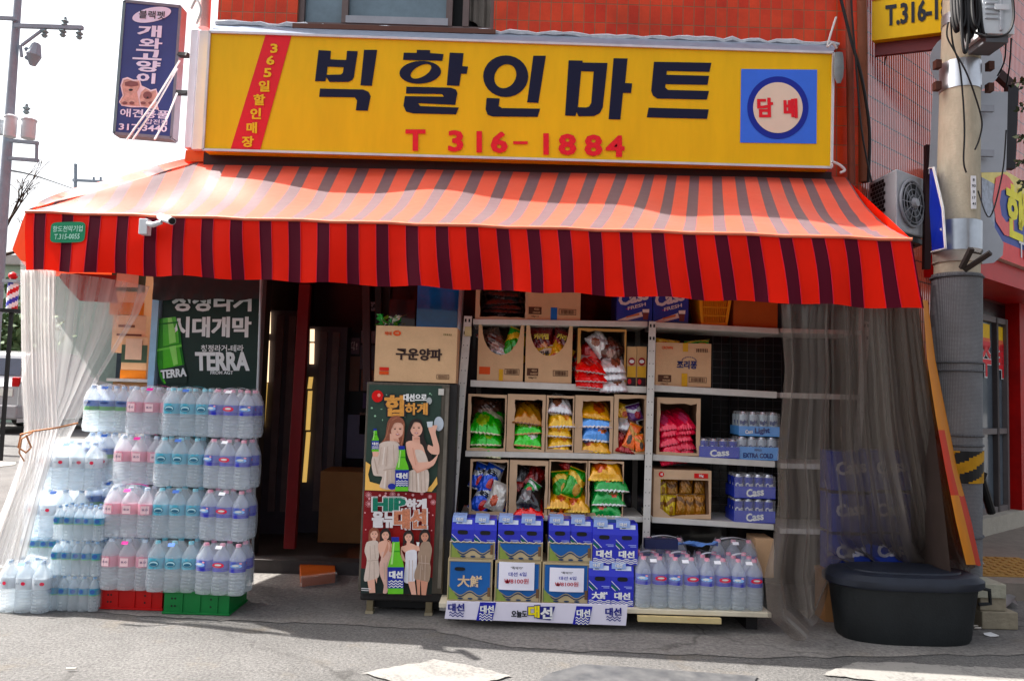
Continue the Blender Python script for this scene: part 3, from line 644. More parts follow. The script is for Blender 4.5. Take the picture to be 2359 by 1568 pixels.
# orange tarpaulin edge along the right side of the awning
OT, OT2 = mat((226, 148, 70), .6, var=.1, transl=.3), mat((214, 74, 34), .6, var=.1, transl=.3); rows = []
for x0, x1, x2, y, Y in ((2126, 2131, 2137, 690, 4.5), (2136, 2146, 2155, 830, 4.55), (2156, 2170, 2181, 960, 4.6), (2178, 2194, 2206, 1080, 4.62), (2202, 2224, 2240, 1200, 4.66), (2226, 2248, 2262, 1300, 4.7)):
    rows.append([W(x0, y, Y), W((x0 + x1) / 2 - 1, y, Y + .06), W(x1, y, Y + .2), W((x1 + x2) / 2, y + 3, Y + .4), W(x2, y, Y + .7)])
R = []
for a, b in zip(rows, rows[1:]):
    for k in range(4): R.append([p.lerp(q, k / 4) for p, q in zip(a, b)])
R.append(rows[-1]); g = MB(); g.grid(R, OT, lambda i, j: OT2 if (j < 2) == (i < 14) and i > 8 else OT)
tag(g.build('tarpaulin', None, True), 'orange and red striped tarpaulin edge hanging beside the grey plastic curtain', 'tarpaulin')
# ------------------------------------------------------------------ wing of the neighbouring shop at the right
WA = R_(40); WP0 = V((W(1978, 300, 6.15).x, 6.15, 0)); WD = V((math.cos(WA), math.sin(WA), 0)); WN = V((math.sin(WA), -math.cos(WA), 0))
wing = thing('neighbour_building', 'ribbed pinkish red tiled building receding behind the concrete utility pole', 'building', (WP0.x + 2.5, WP0.y + 2.5, 0))
def wp(s_, out, z): return WP0 + WD * s_ + WN * out + V((0, 0, z))
def hitw(px, py, out=0.0):                       # point of the wing's face plane (pushed out) seen at a view position
    d = F_ * FPX + CR * (px - CX) - CU * (py - CY); p0 = WP0 + WN * out; t = (p0 - CAM).dot(WN) / d.dot(WN); q = CAM + d * t
    return (q - WP0).dot(WD), q.z
s0, zd0 = hitw(2243, 1130); s1, _ = hitw(2362, 1140)
ribs = []; s_ = 0.0
while s_ < 9: ribs += [(s_, 0), (s_ + .008, .016), (s_ + .026, .016), (s_ + .034, 0)]; s_ += .044
g = MB(); rows = [[wp(a, b, z) for a, b in ribs] for z in (3.0, 5.0, 8.5)]; g.grid(rows, RIB)
low = [q for q in ribs if q[0] < 1.9]; g.grid([[wp(a, b, z) for a, b in low] for z in (0, 2.999)], RIB)
g.build('ribbed_wall', wing)
g = MB(); g.hexa([wp(-.3, -.2, 0), wp(9, -.2, 0), wp(9, -.35, 0), wp(-.3, -.35, 0), wp(-.3, -.2, 8.5), wp(9, -.2, 8.5), wp(9, -.35, 8.5), wp(-.3, -.35, 8.5)], mat((80, 40, 34), .8)); g.build('core_wall', wing)
def wbox(g, sa, sb, oa, ob, za, zb, m): g.hexa([wp(sa, ob, za), wp(sb, ob, za), wp(sb, oa, za), wp(sa, oa, za), wp(sa, ob, zb), wp(sb, ob, zb), wp(sb, oa, zb), wp(sa, oa, zb)], m)
# doors of the neighbouring shop
zt = hitw(2300, 728)[1]; zb = .3; DFR = mat((110, 104, 104), .5, metal=.2); DGL = mat((96, 104, 112), .18, var=.15, coat=.4)
rdr = lambda x: hitw(x, 900)[0]
g = MB(); wbox(g, 1.9, 8.9, -.19, -.1, 2.55, 2.99, mat((92, 26, 22), .6)); wbox(g, 1.9, 8.9, -.18, .05, 0, .3, CONC); g.build('lintel', wing)
doors = []
xs = [2243, 2272, 2312, 2334]
for k, (a, b) in enumerate(zip(xs, xs[1:])):
    sa, sb = rdr(a), rdr(b); g = MB(); wbox(g, sa, sb, -.12, -.1, zb, zt, DGL); dr = g.build('glass_door', wing)
    g = MB()
    for q in (sa, sb): wbox(g, q - .025, q + .025, -.098, -.05, zb, zt, DFR)
    for z in (zb, (zb + zt) * .42, zt - .06): wbox(g, sa + .026, sb - .026, -.096, -.055, z, z + .06, DFR)
    g.build('frame', dr); doors.append((sa, sb))
    g = MB(); sm_ = (sa + sb) / 2; ch = ('서', '주', '택')[k]; mm = (mat((40, 60, 150), .5), SRED, SRED)[k]
    oo = wp(sm_, -.085, hitw(2290, 826)[1]); g.text(ch, 0, 0, .38, WHITE, 0, .075, .75, o=oo, ex=WD, ey=V((0, 0, 1))); g.text(ch, 0, 0, .37, mm, 0, .03, .75, o=oo + WN * .006, ex=WD, ey=V((0, 0, 1)))
    g.build('lettering', dr)
    if k: g = MB(); z1 = hitw(2290, 740)[1]; wbox(g, sm_ - .16, sm_ + .12, -.086, -.084, z1 - .24, z1 - .02, mat((236, 196, 70), .6)); wbox(g, sm_ - .16, sm_ + .12, -.0835, -.082, z1 - .24, z1 - .17, mat((226, 120, 90), .6)); g.build('sticker', dr)
    else: g = MB(); z1 = hitw(2290, 740)[1]; wbox(g, sm_ - .1, sm_ + .16, -.086, -.084, z1 - .24, z1 - .02, PAPER); g.build('sticker', dr)
g = MB(); wbox(g, rdr(2243), 8.9, -.16, -.1, zt, 2.545, mat((24, 24, 28), .25)); g.build('transom', wing)
g = MB(); q = rdr(2348); wbox(g, q - .09, q + .09, -.1, .04, 0, 2.99, mat((168, 28, 26), .5, var=.25, scale=4)); g.build('red_post', wing)
g = MB(); wbox(g, rdr(2362), 8.9, -.12, -.1, .3, 2.54, DGL); g.build('glass_door', wing)
# red canopy and shop sign above the doors
cn = thing('neighbour_sign', 'blue and yellow shop sign over the red canopy of the neighbouring shop', 'shop sign', tuple(wp(4.2, .3, 2.9)))
a0 = hitw(2262, 600, .45)[0]; zb0 = hitw(2330, 595, .45)[1]; za0 = hitw(2330, 372, .45)[1]
def wface(g, pts, out, m):
    g.poly([wp(s_, out, z) for s_, z in pts], m)
sA, sB = a0, a0 + 3.6; zz = [hitw(2318, y, .45)[1] for y in (395, 440, 560, 600, 640)]
g = MB(); wbox(g, sA, sB, .1, .45, zz[3], zz[0], mat((216, 208, 196), .5))
wface(g, [(sA, zz[1]), (sB, zz[1]), (sB, zz[0]), (sA, zz[0])], .453, mat((232, 214, 140), .5)); wface(g, [(sA, zz[2]), (sB, zz[2]), (sB, zz[1]), (sA, zz[1])], .453, mat((62, 78, 150), .5)); wface(g, [(sA, zz[3]), (sB, zz[3]), (sB, zz[2]), (sA, zz[2])], .453, mat((222, 86, 86), .5))
sC = hitw(2288, 480, .45)[0]; wface(g, [(sA, zz[2]), (sC, zz[2]), (sC + .05, zz[1]), (sA, zz[1])], .456, mat((170, 176, 188), .6, var=.35, scale=20))
def wtext(s, px, py, h, m, bold=.04, out=.46, sx=1):
    a, z = hitw(px, py, out); g.text(s, 0, 0, h, m, 0, bold, sx, o=wp(a, out, z), ex=WD, ey=V((0, 0, 1)))
YE = mat((240, 228, 70), .5); wtext('C', 2312, 470, .55, mat((228, 110, 110), .5), .07, .459); wtext('한', 2340, 490, .5, YE, .05); wtext('서', 2364, 500, .5, YE, .05); wtext('TEL', 2362, 578, .16, PAPER, .03)
g.build('sign_face', cn)
g = MB(); RC = mat((178, 34, 26), .45, var=.12, scale=3); wbox(g, sA - .1, sB, -.09, .4, hitw(2318, 655, .4)[1], zz[3] - .004, RC); g.build('canopy', cn)
# outdoor air-conditioning unit
YA = 6.0; ac = thing('air_conditioner', 'white outdoor air conditioner unit with a round fan above the right end of the awning', 'air conditioner', tuple(W(2060, 520, YA)))
ACW = mat((186, 188, 192), .45, var=.1, scale=4); p = [W(2001, 500, 6.15), W(2066, 530, 5.75), W(2130, 518, 6.0), W(2070, 505, 6.4)]; hgt = W(2066, 388, 5.75).z - W(2066, 530, 5.75).z
p = [V((q.x, q.y, p[1].z)) for q in p]; g = MB(); g.hexa(p + [q + V((0, 0, hgt)) for q in p], ACW); g.build('body', ac, bevel=.012)
e1 = (p[2] - p[1]); n1 = V((e1.y, -e1.x, 0)).normalized(); e1n = e1.normalized(); fc = p[1].lerp(p[2], .5) + V((0, 0, hgt * .5)) + n1 * .004; rad = min(e1.length * .42, hgt * .42)
ring = lambda r, t, o_=0: fc + e1n * r * math.cos(t) + V((0, 0, r * math.sin(t))) + n1 * o_
g = MB(); T32 = [2 * math.pi * k / 28 for k in range(28)]; g.poly([ring(rad, t) for t in T32], BLACK); g.tube([ring(rad, t, .008) for t in T32 + [0]], .012, mat((150, 152, 158), .5), 6)
for r in (.35, .6, .85): g.tube([ring(rad * r, t, .02) for t in T32 + [0]], .004, mat((150, 152, 158), .5), 4)
for k in range(10): t = 2 * math.pi * k / 10; g.tube([ring(rad * .15, t, .02), ring(rad, t, .015)], .004, mat((150, 152, 158), .5), 4)
for k in range(4):
    t = k * 1.57 + .4; g.add([ring(.03, t, .006), ring(rad * .9, t, .004), ring(rad * .9, t + .7, .012), ring(.04, t + .9, .01)], [(0, 1, 2, 3)], mat((90, 92, 98), .4))
g.lathe([(.001, 0), (.045, 0), (.03, .03)], mat((160, 162, 168), .4), 12, M=Matrix.Translation(fc + n1 * .02) @ n1.to_track_quat('Z', 'Y').to_matrix().to_4x4()); g.build('fan', ac, True)
g = MB(); e0 = p[0] - p[1]; n0 = V((-abs(e0.y), -abs(e0.x), 0)).normalized()
for i in range(12):
    for j in range(5):
        c = p[1] + e0 * (.42 + .1 * j + .05 * (i % 2)) + V((0, 0, hgt * (.1 + .07 * i))) + n0 * .004; ee = e0.normalized() * .018
        g.poly([c - ee, c - ee + V((0, 0, .028)), c + ee + V((0, 0, .028)), c + ee], BLACK)
g.build('side_grille', ac)
g = MB(); g.bar(p[1] + V((.02, .05, -.03)), p[0] + V((0, .3, -.03)), .04, .04, BLACK); g.bar(p[2] + V((-.02, .05, -.03)), p[3] + V((0, .2, -.03)), .04, .04, BLACK); g.bar(p[1] + V((.02, .05, -.03)), p[2] + V((.0, .05, -.03)), .04, .05, BLACK); g.build('bracket', ac)
# yellow projecting sign, dark window, wall conduits
YB = 5.85; ys = thing('projecting_sign', 'yellow projecting sign with black phone number beside the utility pole', 'sign', tuple(W(2090, 90, YB)))
q = [W(2010, -160, 6.05), W(2172, -170, 5.8), W(2174, 74, 5.8), W(2008, 94, 6.05)]; D = V((.12, .12, 0)); g = MB(); g.hexa([q[3], q[2], q[2] + D, q[3] + D, q[0], q[1], q[1] + D, q[0] + D], SIGN_Y)
ee = (q[2] - q[3]); el = ee.length; ee.normalize(); off = V((-.003, -.004, 0)); cc = q[3] + ee * el * .53 + V((0, 0, .19)) + off
g.text('T.316-1884', .12, 0, .175, INK, 0, .035, o=cc, ex=ee, ey=V((0, 0, 1)), fit=el * 1.12); 
cc2 = q[3] + V((0, 0, .47)) + off; g.text('담', el * .22, 0, .27, SRED, 0, .05, 1.1, o=cc2, ex=ee, ey=V((0, 0, 1))); g.text('배', el * .98, 0, .27, SRED, 0, .05, 1.1, o=cc2, ex=ee, ey=V((0, 0, 1)))
rg = [cc2 + ee * (el * .6 + .17 * math.cos(t)) + V((0, 0, .11 + .17 * math.sin(t))) for t in [6.2832 * k / 30 for k in range(30)]]; g.poly(rg, INK)
g.build('sign_face', ys); g = MB(); g.bar(q[3] + V((0, 0, -.02)) + D / 2, q[2] + V((0, 0, -.02)) + D / 2, .17, .035, mat((112, 60, 62), .6)); g.build('frame', ys)
def cable(pts, r, label, m=CABLE, name='cable', cat='cable'):
    P = [V(p) for p in pts]; out = []
    for i in range(len(P) - 1):
        a, b, c, d = P[max(i - 1, 0)], P[i], P[i + 1], P[min(i + 2, len(P) - 1)]
        for k in range(6):
            t = k / 6; out.append(.5 * ((2 * b) + (c - a) * t + (2 * a - 5 * b + 4 * c - d) * t * t + (3 * b - a - 3 * c + d) * t ** 3))
    out.append(P[-1]); g = MB(); g.tube(out, r, m, 6); return tag(g.build(name, None, True), label, cat) if label else g
BRN = mat((112, 60, 48), .7, var=.15)
def pipe(x0, y0, x1, y1, Y, r, m, label): g = MB(); g.cyl(W(x0, y0, Y), W(x1, y1, Y), r, m, 12); return tag(g.build('drainpipe', None, True), label, 'pipe')
pipe(1955, -30, 1962, 440, 5.9, .028, BRN, 'dark red drainpipe at the right end of the yellow signboard')
pipe(1984, -30, 1990, 420, 6.0, .04, mat((120, 74, 56), .7, var=.15), 'thicker brown drainpipe between the signboard and the ribbed wall')
pipe(475, -30, 470, 66, 6.05, .045, mat((190, 150, 146), .6), 'pale pink drainpipe above the white sign casing')
cable([W(1935, -10, 5.8), W(1960, 90, 5.78), W(1985, 180, 5.8), W(2003, 300, 5.85), W(2000, 420, 5.9)], .012, 'thick black cable sagging down the corner beside the yellow signboard')
cable([W(1960, -10, 5.78), W(1972, 150, 5.76), W(1985, 300, 5.8), W(2008, 420, 5.85)], .007, 'thin black cable running beside the thick one at the right end of the signboard')
cable([W(2096, 100, 6.0), W(2060, 110, 6.1), W(2042, 130, 6.1), W(2038, 150, 6.15)], .005, 'short black cable looping below the yellow projecting sign')
TW = mat((198, 196, 196), .7, var=.1)
cable([W(1926, 40, 5.7), W(1912, 85, 5.7), W(1906, 108, 5.7), W(1918, 100, 5.69), W(1928, 112, 5.7)], .008, 'white plastic twine tied to the upper right corner of the signboard', TW, 'twine', 'string')
cable([W(1916, 372, 5.72), W(1934, 380, 5.72), W(1946, 392, 5.72), W(1936, 398, 5.72)], .01, 'white twine knot at the lower right corner of the signboard', TW, 'twine', 'string')
cable([W(440, 20, 5.9), W(452, 0, 5.9), W(462, 25, 5.88), W(452, 55, 5.88)], .012, 'dirty white cable bundle hanging above the white sign casing', TW, 'twine', 'string')
for i, (x0, y0, x1, y1) in enumerate(((414, 140, 292, 322), (408, 158, 306, 322), (408, 215, 356, 322))):
    g = MB(); g.tube([W(x0, y0, 6.3), W((x0 + x1) / 2 + 3, (y0 + y1) / 2 + 3, 6.2), W(x1, y1, 6.1)], .008, TW, 5); tag(g.build('twine', None, True), ('upper of two white strings slanting across the blue pet shop sign', 'lower of two white strings slanting across the blue pet shop sign', 'thin short white string near the lower right edge of the blue pet shop sign')[i], 'string')
g = MB(); BAGG = mat((120, 126, 128), .5, var=.2, bump=.6, bscale=14); g.lathe([(.015, .0), (.035, .05), (.04, .13), (.036, .2), (.03, .24)], BAGG, 10, at=tuple(W(1932, 192, 5.74)), sy=.5); tag(g.build('plastic_bag', None, True), 'grey plastic bag tied to the right end of the yellow signboard', 'bag')
# ------------------------------------------------------------------ concrete utility pole
YU = 5.45; up = thing('utility_pole', 'thick concrete utility pole with metal collar at the right of the shop', 'utility pole', tuple(W(2192, 1320, YU)))
PC = mat((186, 176, 158), .85, var=.2, scale=3, bump=.2, bscale=60, streak=3); top_, bot_ = W(2216, -60, YU), V((W(2190, 1350, YU).x, YU, 0))
rad = lambda z: .175 - .012 * z
g = MB(); N = 12; pts = [bot_.lerp(top_, k / N) for k in range(N + 1)]; g.tube(pts, [rad(q.z) for q in pts], PC, 28); g.build('pole_shaft', up, True)
def onpole(y): 
    best = min((bot_.lerp(top_, k / 400) for k in range(401)), key=lambda q: abs((q - CAM).dot(CU) / (q - CAM).dot(F_) * FPX - (CY - y))); return best
def band(y0, y1, m, name, dr=.006, n=28, smooth=True):
    a, b = onpole(y1), onpole(y0); g = MB(); g.tube([a, b], [rad(a.z) + dr, rad(b.z) + dr], m, n); return g.build(name, up, smooth)
cb = band(148, 212, mat((196, 198, 202), .28, metal=.85, var=.1), 'metal_collar')
for y, sgn in ((155, -1), (206, -1), (155, 1), (206, 1)):
    g = MB(); q = onpole(y) + V((sgn * .19, -.04, 0)); g.bar(q + V((0, 0, -.03)), q + V((0, 0, .03)), .04, .05, mat((80, 50, 42), .7)); g.build('bolt', cb)
band(514, 582, mat((176, 180, 186), .3, metal=.8, var=.15), 'metal_collar', .012); band(582, 610, mat((168, 160, 150), .6, metal=.3, var=.3), 'metal_collar', .01); band(38, 62, GALV, 'metal_collar')
NET = tile_mat(.008, .009, (158, 160, 164), (148, 150, 154), (112, 114, 118), .0018, rough=.75); sl2 = band(634, 1330, NET, 'net_sleeve', .014)
ZI = mat((92, 94, 98), .7, bump=.8, bscale=120)
for y in (640, 836, 856, 1000, 1022, 1226):
    g = MB(); q = onpole(y); g.tube([q + V((math.cos(t), math.sin(t), 0)) * (rad(q.z) + .016 + .003 * (k % 2)) for k in range(89) for t in [2 * math.pi * k / 88]], .008, ZI, 5); g.build('zip_seam', sl2)
a, b = onpole(1108), onpole(1036); g = MB(); BY = mat((176, 134, 24), .7, var=.2)
for k in range(40):
    for j in range(20):
        t0, t1 = 2 * math.pi * k / 40, 2 * math.pi * (k + 1) / 40; z0, z1 = j / 20, (j + 1) / 20; r = rad(1) + .022
        P = lambda t, z: a.lerp(b, z) + V((math.cos(t) * r, math.sin(t) * r, 0))
        g.add([P(t0, z0), P(t1, z0), P(t1, z1), P(t0, z1)], [(0, 1, 2, 3)], BY if ((k * 1. - j * .8) // 6) % 2 else BLACK)
g.build('warning_band', up, True)
x0, x1, z0, z1 = rect(2239, 404, 2251, 480, 5.27); g = MB(); g.box(x0, x1, 5.28, 5.283, z0, z1, PAPER)
for k, s in enumerate(('8', '93', '8', '17', '41')): g.text(s, (x0 + x1) / 2, z1 - .03 - .042 * k, .02, INK, 5.277, .02)
g.build('number_plate', up)
g = MB(); q = onpole(600); g.bar(W(2215, 618, 5.2), W(2238, 572, 5.1), .03, .03, mat((52, 46, 44), .7)); g.bar(W(2222, 622, 5.2), W(2282, 582, 5.05), .03, .03, mat((52, 46, 44), .7)); g.bar(W(2238, 576, 5.15), W(2262, 580, 5.1), .03, .03, mat((100, 98, 96), .6)); g.build('step_bracket', up)
# signs fixed to the pole
def board(name, pts, Y, D, m, label, cat='sign'):
    g = MB(); P = [W(x, y, Y) for x, y in pts]; t = geometry.tessellate_polygon([P]); n = len(P); g.add(P + [p_ + V((0, D, 0)) for p_ in P], [tuple(f) for f in t] + [tuple(i + n for i in f)[::-1] for f in t] + [(i, (i + 1) % n, (i + 1) % n + n, i + n) for i in range(n)], m)
    return g
SB = mat((172, 174, 180), .5, metal=.25, var=.08, scale=3)
tag(board('x', ell(2226, 142, 84, 72), 5.75, .006, SB, '').build('traffic_sign'), 'round grey back of a traffic sign behind the concrete pole', 'sign')
t2 = board('x', [(2150, 205), (2322, 212), (2318, 396), (2140, 400)], 5.8, .006, SB, '')
for y in (250, 353): t2.bar(W(2240, y, 5.74), W(2288, y + 1, 5.74), .05, .03, ALU)
tag(t2.build('traffic_sign'), 'square grey back of a traffic sign behind the concrete pole', 'sign')
t3 = board('x', [(2220, 455), (2252, 455), (2312, 560), (2310, 588), (2290, 605), (2262, 608), (2215, 600)], 5.64, .006, SB, ''); tag(t3.build('traffic_sign'), 'grey sign back with rounded corners low behind the concrete pole', 'sign')
osn = thing('one_way_sign', 'narrow blue sign with a white arrow seen edge on at the concrete pole', 'sign', tuple(W(2158, 580, 5.2)))
g = MB(); BS = mat((30, 52, 170), .4, var=.05); q = [W(2142, 388, 5.5), W(2150, 386, 5.35), W(2172, 480, 5.25), W(2178, 572, 5.2), W(2147, 580, 5.5), W(2141, 480, 5.5)]; g.poly(q, BS)
n_ = (q[3] - q[0]).cross(q[4] - q[0]).normalized(); n_ = n_ if n_.y < 0 else -n_; of = n_ * .004 + V((0, -.004, 0))
A = lambda u, v: q[4].lerp(q[3], u).lerp(q[0].lerp(q[1] + (q[2] - q[1]) * .35, u), v) + of
g.poly([A(.35, .32), A(.5, .32), A(.5, .72), A(.72, .6), A(.45, .93), A(.2, .62), A(.35, .72)], WHITE); g.poly([A(.2, .12), A(.85, .16), A(.8, .3), A(.55, .26), A(.5, .2), A(.2, .2)], WHITE); g.build('sign_plate', osn)
g = MB()
for a, b in ((0, 1), (1, 2), (2, 3), (3, 4)): g.bar(q[a], q[b], .008, .02, WHITE)
g.build('border', osn)
# junction box with cable bundles
jb = thing('junction_box', 'pale grey cable junction box high on the concrete pole', 'junction box', tuple(W(2300, 88, 5.1)))
g = MB(); x0, x1, z0, z1 = rect(2264, -60, 2336, 78, 5.1); g.box(x0, x1, 5.1, 5.35, z0, z1, mat((206, 210, 214), .4, var=.05))
for k in range(9): g.box(x0 + .015, x0 + .1, 5.09, 5.1, z0 + .1 + k * .035, z0 + .112 + k * .035, mat((170, 174, 180), .5))
g.box(x0 + .11, x0 + .13, 5.085, 5.099, z0 + .02, z1, mat((180, 184, 190), .4)); g.box(x0 + .07, x0 + .17, 5.08, 5.084, z0 + .16, z0 + .2, mat((220, 222, 226), .4)); g.build('casing', jb, bevel=.008)
g = MB(); g.box(x0 + .03, x1 - .03, 5.12, 5.33, z0 - .05, z0 - .001, mat((90, 92, 96), .5)); g.build('gland_plate', jb)
random.seed(8)
for k in range(11):
    x = 2192 + k * 6.5; yb_ = 70 + random.uniform(-20, 42); Y = 5.2 - .02 * (k % 4)
    cable([W(x, -30, Y), W(x + 3, yb_ * .5, Y - .05), W(x + 8, yb_, Y - .06), W(x + 14, yb_ + 6, Y - .05), W(x + 19, yb_ * .6, Y - .04), W(x + 16, -30, Y)], random.uniform(.009, .016), 'black cable looped in the bundle hanging in front of the concrete pole').__setitem__('group', 'black cable loops on the concrete pole')
cable([W(2190, 40, 5.22), W(2195, 100, 5.22), W(2210, 150, 5.2), W(2218, 220, 5.2), W(2222, 300, 5.2), W(2220, 370, 5.2), W(2226, 398, 5.2)], .006, 'black wire hanging down the left of the concrete pole to a loose end')
cable([W(2184, 52, 5.22), W(2182, 85, 5.22), W(2200, 120, 5.2), W(2225, 165, 5.18), W(2246, 220, 5.2), W(2262, 280, 5.22), W(2256, 320, 5.24), W(2246, 345, 5.25)], .006, 'black wire crossing the concrete pole in a long curve to the right')
cable([W(2245, 75, 5.1), W(2280, 85, 5.05), W(2320, 78, 5.05), W(2335, 40, 5.05), W(2330, -20, 5.05)], .009, 'black cable loop below and around the grey junction box')
cable([W(2318, 88, 5.3), W(2314, 140, 5.4), W(2298, 175, 5.5)], .006, 'black wire falling from the junction box to the ribbed wall'); cable([W(2330, 88, 5.3), W(2326, 150, 5.4), W(2318, 200, 5.6)], .006, 'second black wire falling from the right of the junction box')
cable([W(2253, 440, 5.3), W(2280, 500, 5.2), W(2309, 400, 5.2), W(2318, 300, 5.2)], .005, 'thin wire crossing the neighbouring shop sign'); cable([W(2262, 700, 5.9), W(2252, 800, 5.9), W(2246, 840, 5.9)], .006, 'thin black wire hanging in front of the neighbouring shop door')
g = MB(); o = thing('window_shutter', 'dark window frame on the ribbed wall behind the traffic sign', 'window', tuple(W(2316, 200, 6.9)))
g.bar(W(2292, 165, 6.4), W(2330, 200, 6.4), .07, .06, mat((52, 36, 36), .6)); g.bar(W(2330, 200, 6.4), W(2322, 390, 6.4), .09, .06, mat((42, 40, 44), .5)); g.build('frame', o); g = MB(); g.bar(W(2138, 335, 5.95), W(2134, 620, 5.95), .05, .04, mat((44, 24, 26), .6)); g.build('frame', o)
# twig with leaves reaching in from the right edge
tr = thing('street_tree', 'dark leafy twigs of a tree reaching in at the right edge', 'tree', tuple(W(2420, 420, 4.6)))
g = MB(); TBk = mat((60, 48, 40), .85); twigs = [[(2440, 180), (2385, 190), (2330, 192)], [(2440, 330), (2390, 325), (2345, 310)], [(2440, 420), (2390, 415), (2350, 425)], [(2440, 340), (2400, 350), (2352, 372)], [(2440, 210), (2390, 240), (2352, 250)]]
for t in twigs: g.tube([W(x, y, 4.7) for x, y in t], [.012, .006, .003], TBk, 5)
g.tube([W(2428, -700, 4.7), W(2444, -300, 4.72), W(2436, 120, 4.7), W(2447, 500, 4.71), V((W(2460, 900, 4.7).x, 4.7, 0))], [.015, .035, .055, .08, .105], TBk, 9); g.build('branch', tr)
g = MB(); LF = mat((38, 44, 24), .6, var=.4); random.seed(2)
for t in twigs:
    for k in range(26):
        u = random.uniform(.25, 1.0) * 2; i = min(int(u), 1); a, b = V((*t[i], 0)), V((*t[i + 1], 0)); q = a.lerp(b, u - i if u < 2 else 1); c = W(q.x + random.uniform(-9, 9), q.y + random.uniform(-9, 9), 4.7 + random.uniform(-.08, .08))
        d = V((random.uniform(-1, .2), random.uniform(-.6, .6), random.uniform(-.8, .4))).normalized() * random.uniform(.03, .05); e = d.cross(V((random.random(), 1, random.random()))).normalized() * .011
        g.add([c, c + d * .4 + e, c + d, c + d * .4 - e], [(0, 1, 2, 3)], LF)
g.build('leaves', tr)
# ------------------------------------------------------------------ street at the left
YT = 14.0; lp = thing('utility_pole', 'tall pale utility pole with crossarms and transformers at the far left', 'utility pole', tuple(WG(2, 1000, 0)))
lp.location.y = YT; ORG[lp] = V(lp.location); PG = mat((138, 146, 156), .7, var=.1)
g = MB(); g.cyl(V((W(5, 700, YT).x - .1, YT, 0)), W(44, -40, YT), .125, PG, 14, .065); g.build('pole_shaft', lp, True)
def arm(x0, y0, x1, y1, r=.03):
    g = MB(); g.bar(W(x0, y0, YT - .1), W(x1, y1, YT - .1), r * 2, r * 2, PG); g.build('crossarm', lp)
arm(35, 60, 191, 65, .035); arm(-40, 40, 40, 44); arm(50, 105, 104, 65, .02); arm(47, 105, 50, 132, .02); arm(22, 324, 88, 330); arm(22, 365, 88, 370); arm(85, 326, 84, 372, .02)
GI = mat((120, 138, 142), .4)
for x, y, s in ((150, 52, -1), (145, 75, 1), (183, 80, 1), (103, 76, 1), (61, 252, -1)):
    g = MB(); c = W(x, y, YT - .1); g.lathe([(.03, -.09), (.06, -.05), (.03, -.02), (.07, .02), (.03, .05), (.02, .1)], GI, 8, at=tuple(c)); g.build('insulator', lp, True)
g = MB(); g.tube([W(84, 105, YT), W(78, 128, YT - .1), W(75, 150, YT)], [.08, .13, .06], PG, 8); g.tube([W(60, 112, YT), W(64, 118, YT)], .04, PG, 6); g.tube([W(60, 132, YT), W(66, 136, YT)], .04, PG, 6); g.build('switch_gear', lp, True)
TG = mat((196, 200, 204), .45, var=.08)
for x0, x1, y0, y1, Y in ((8, 36, 265, 318, YT - .45), (48, 80, 272, 322, YT - .4), (-8, 10, 275, 312, YT - .3)):
    a, b = W((x0 + x1) / 2, y1, Y), W((x0 + x1) / 2, y0, Y); r = (x1 - x0) / 2 * Y / FPX; g = MB(); h = b.z - a.z
    g.lathe([(r * .3, 0), (r * .9, .02), (r * .95, h * .1), (r * .95, h * .85), (r * 1.08, h * .87), (r * 1.05, h * .93), (r * .5, h)], TG, 16, at=tuple(a)); g.build('transformer', lp, True)
YQ = 40.0; fp = thing('utility_pole', 'thin distant utility pole with one crossarm rising behind the awning edge', 'utility pole', (W(171, 900, YQ).x, YQ, 0))
g = MB(); g.cyl((W(171, 900, YQ).x, YQ, 0), W(174, 378, YQ), .09, PG, 8); g.build('pole_shaft', fp, True)
g = MB(); g.bar(W(168, 415, YQ), W(245, 419, YQ), .12, .12, PG)
for x in (216, 232): g.bar(W(x, 416, YQ), W(x, 408, YQ), .08, .08, PG)
g.build('crossarm', fp)
cable([W(20, 392, 14), W(90, 408, 22), W(172, 436, 40)], .02, 'sagging wire between the tall left pole and the distant pole')
gb = thing('far_building', 'pale green building front at the far left behind the barber pole', 'building', (-19, 24, 0)); g = MB()
g.box(W(-260, 700, 24).x, W(52, 700, 24).x, 24, 30, 0, W(20, 612, 24).z, mat((176, 194, 182), .8, var=.1)); g.build('wall', gb); g = MB(); g.box(W(-260, 700, 24).x, W(60, 700, 24).x, 23.7, 24.6, W(20, 611, 24).z, W(20, 590, 24).z, mat((172, 168, 165), .8)); g.build('roof', gb)
gy = thing('far_building', 'grey building blurred behind the clear plastic curtain', 'building', (-15, 31, 0)); g = MB(); g.box(W(60, 700, 30).x, W(520, 700, 30).x, 30, 36, 0, 5.2, mat((168, 170, 172), .8, var=.15, scale=.6)); g.build('wall', gy)
for k in range(4): g = MB(); x = W(90 + k * 85, 700, 30).x; g.box(x, x + .9, 29.95, 30.05, 1.2 + (k % 2) * .3, 3.4, mat((88, 96, 104), .3)); g.build('window', gy)
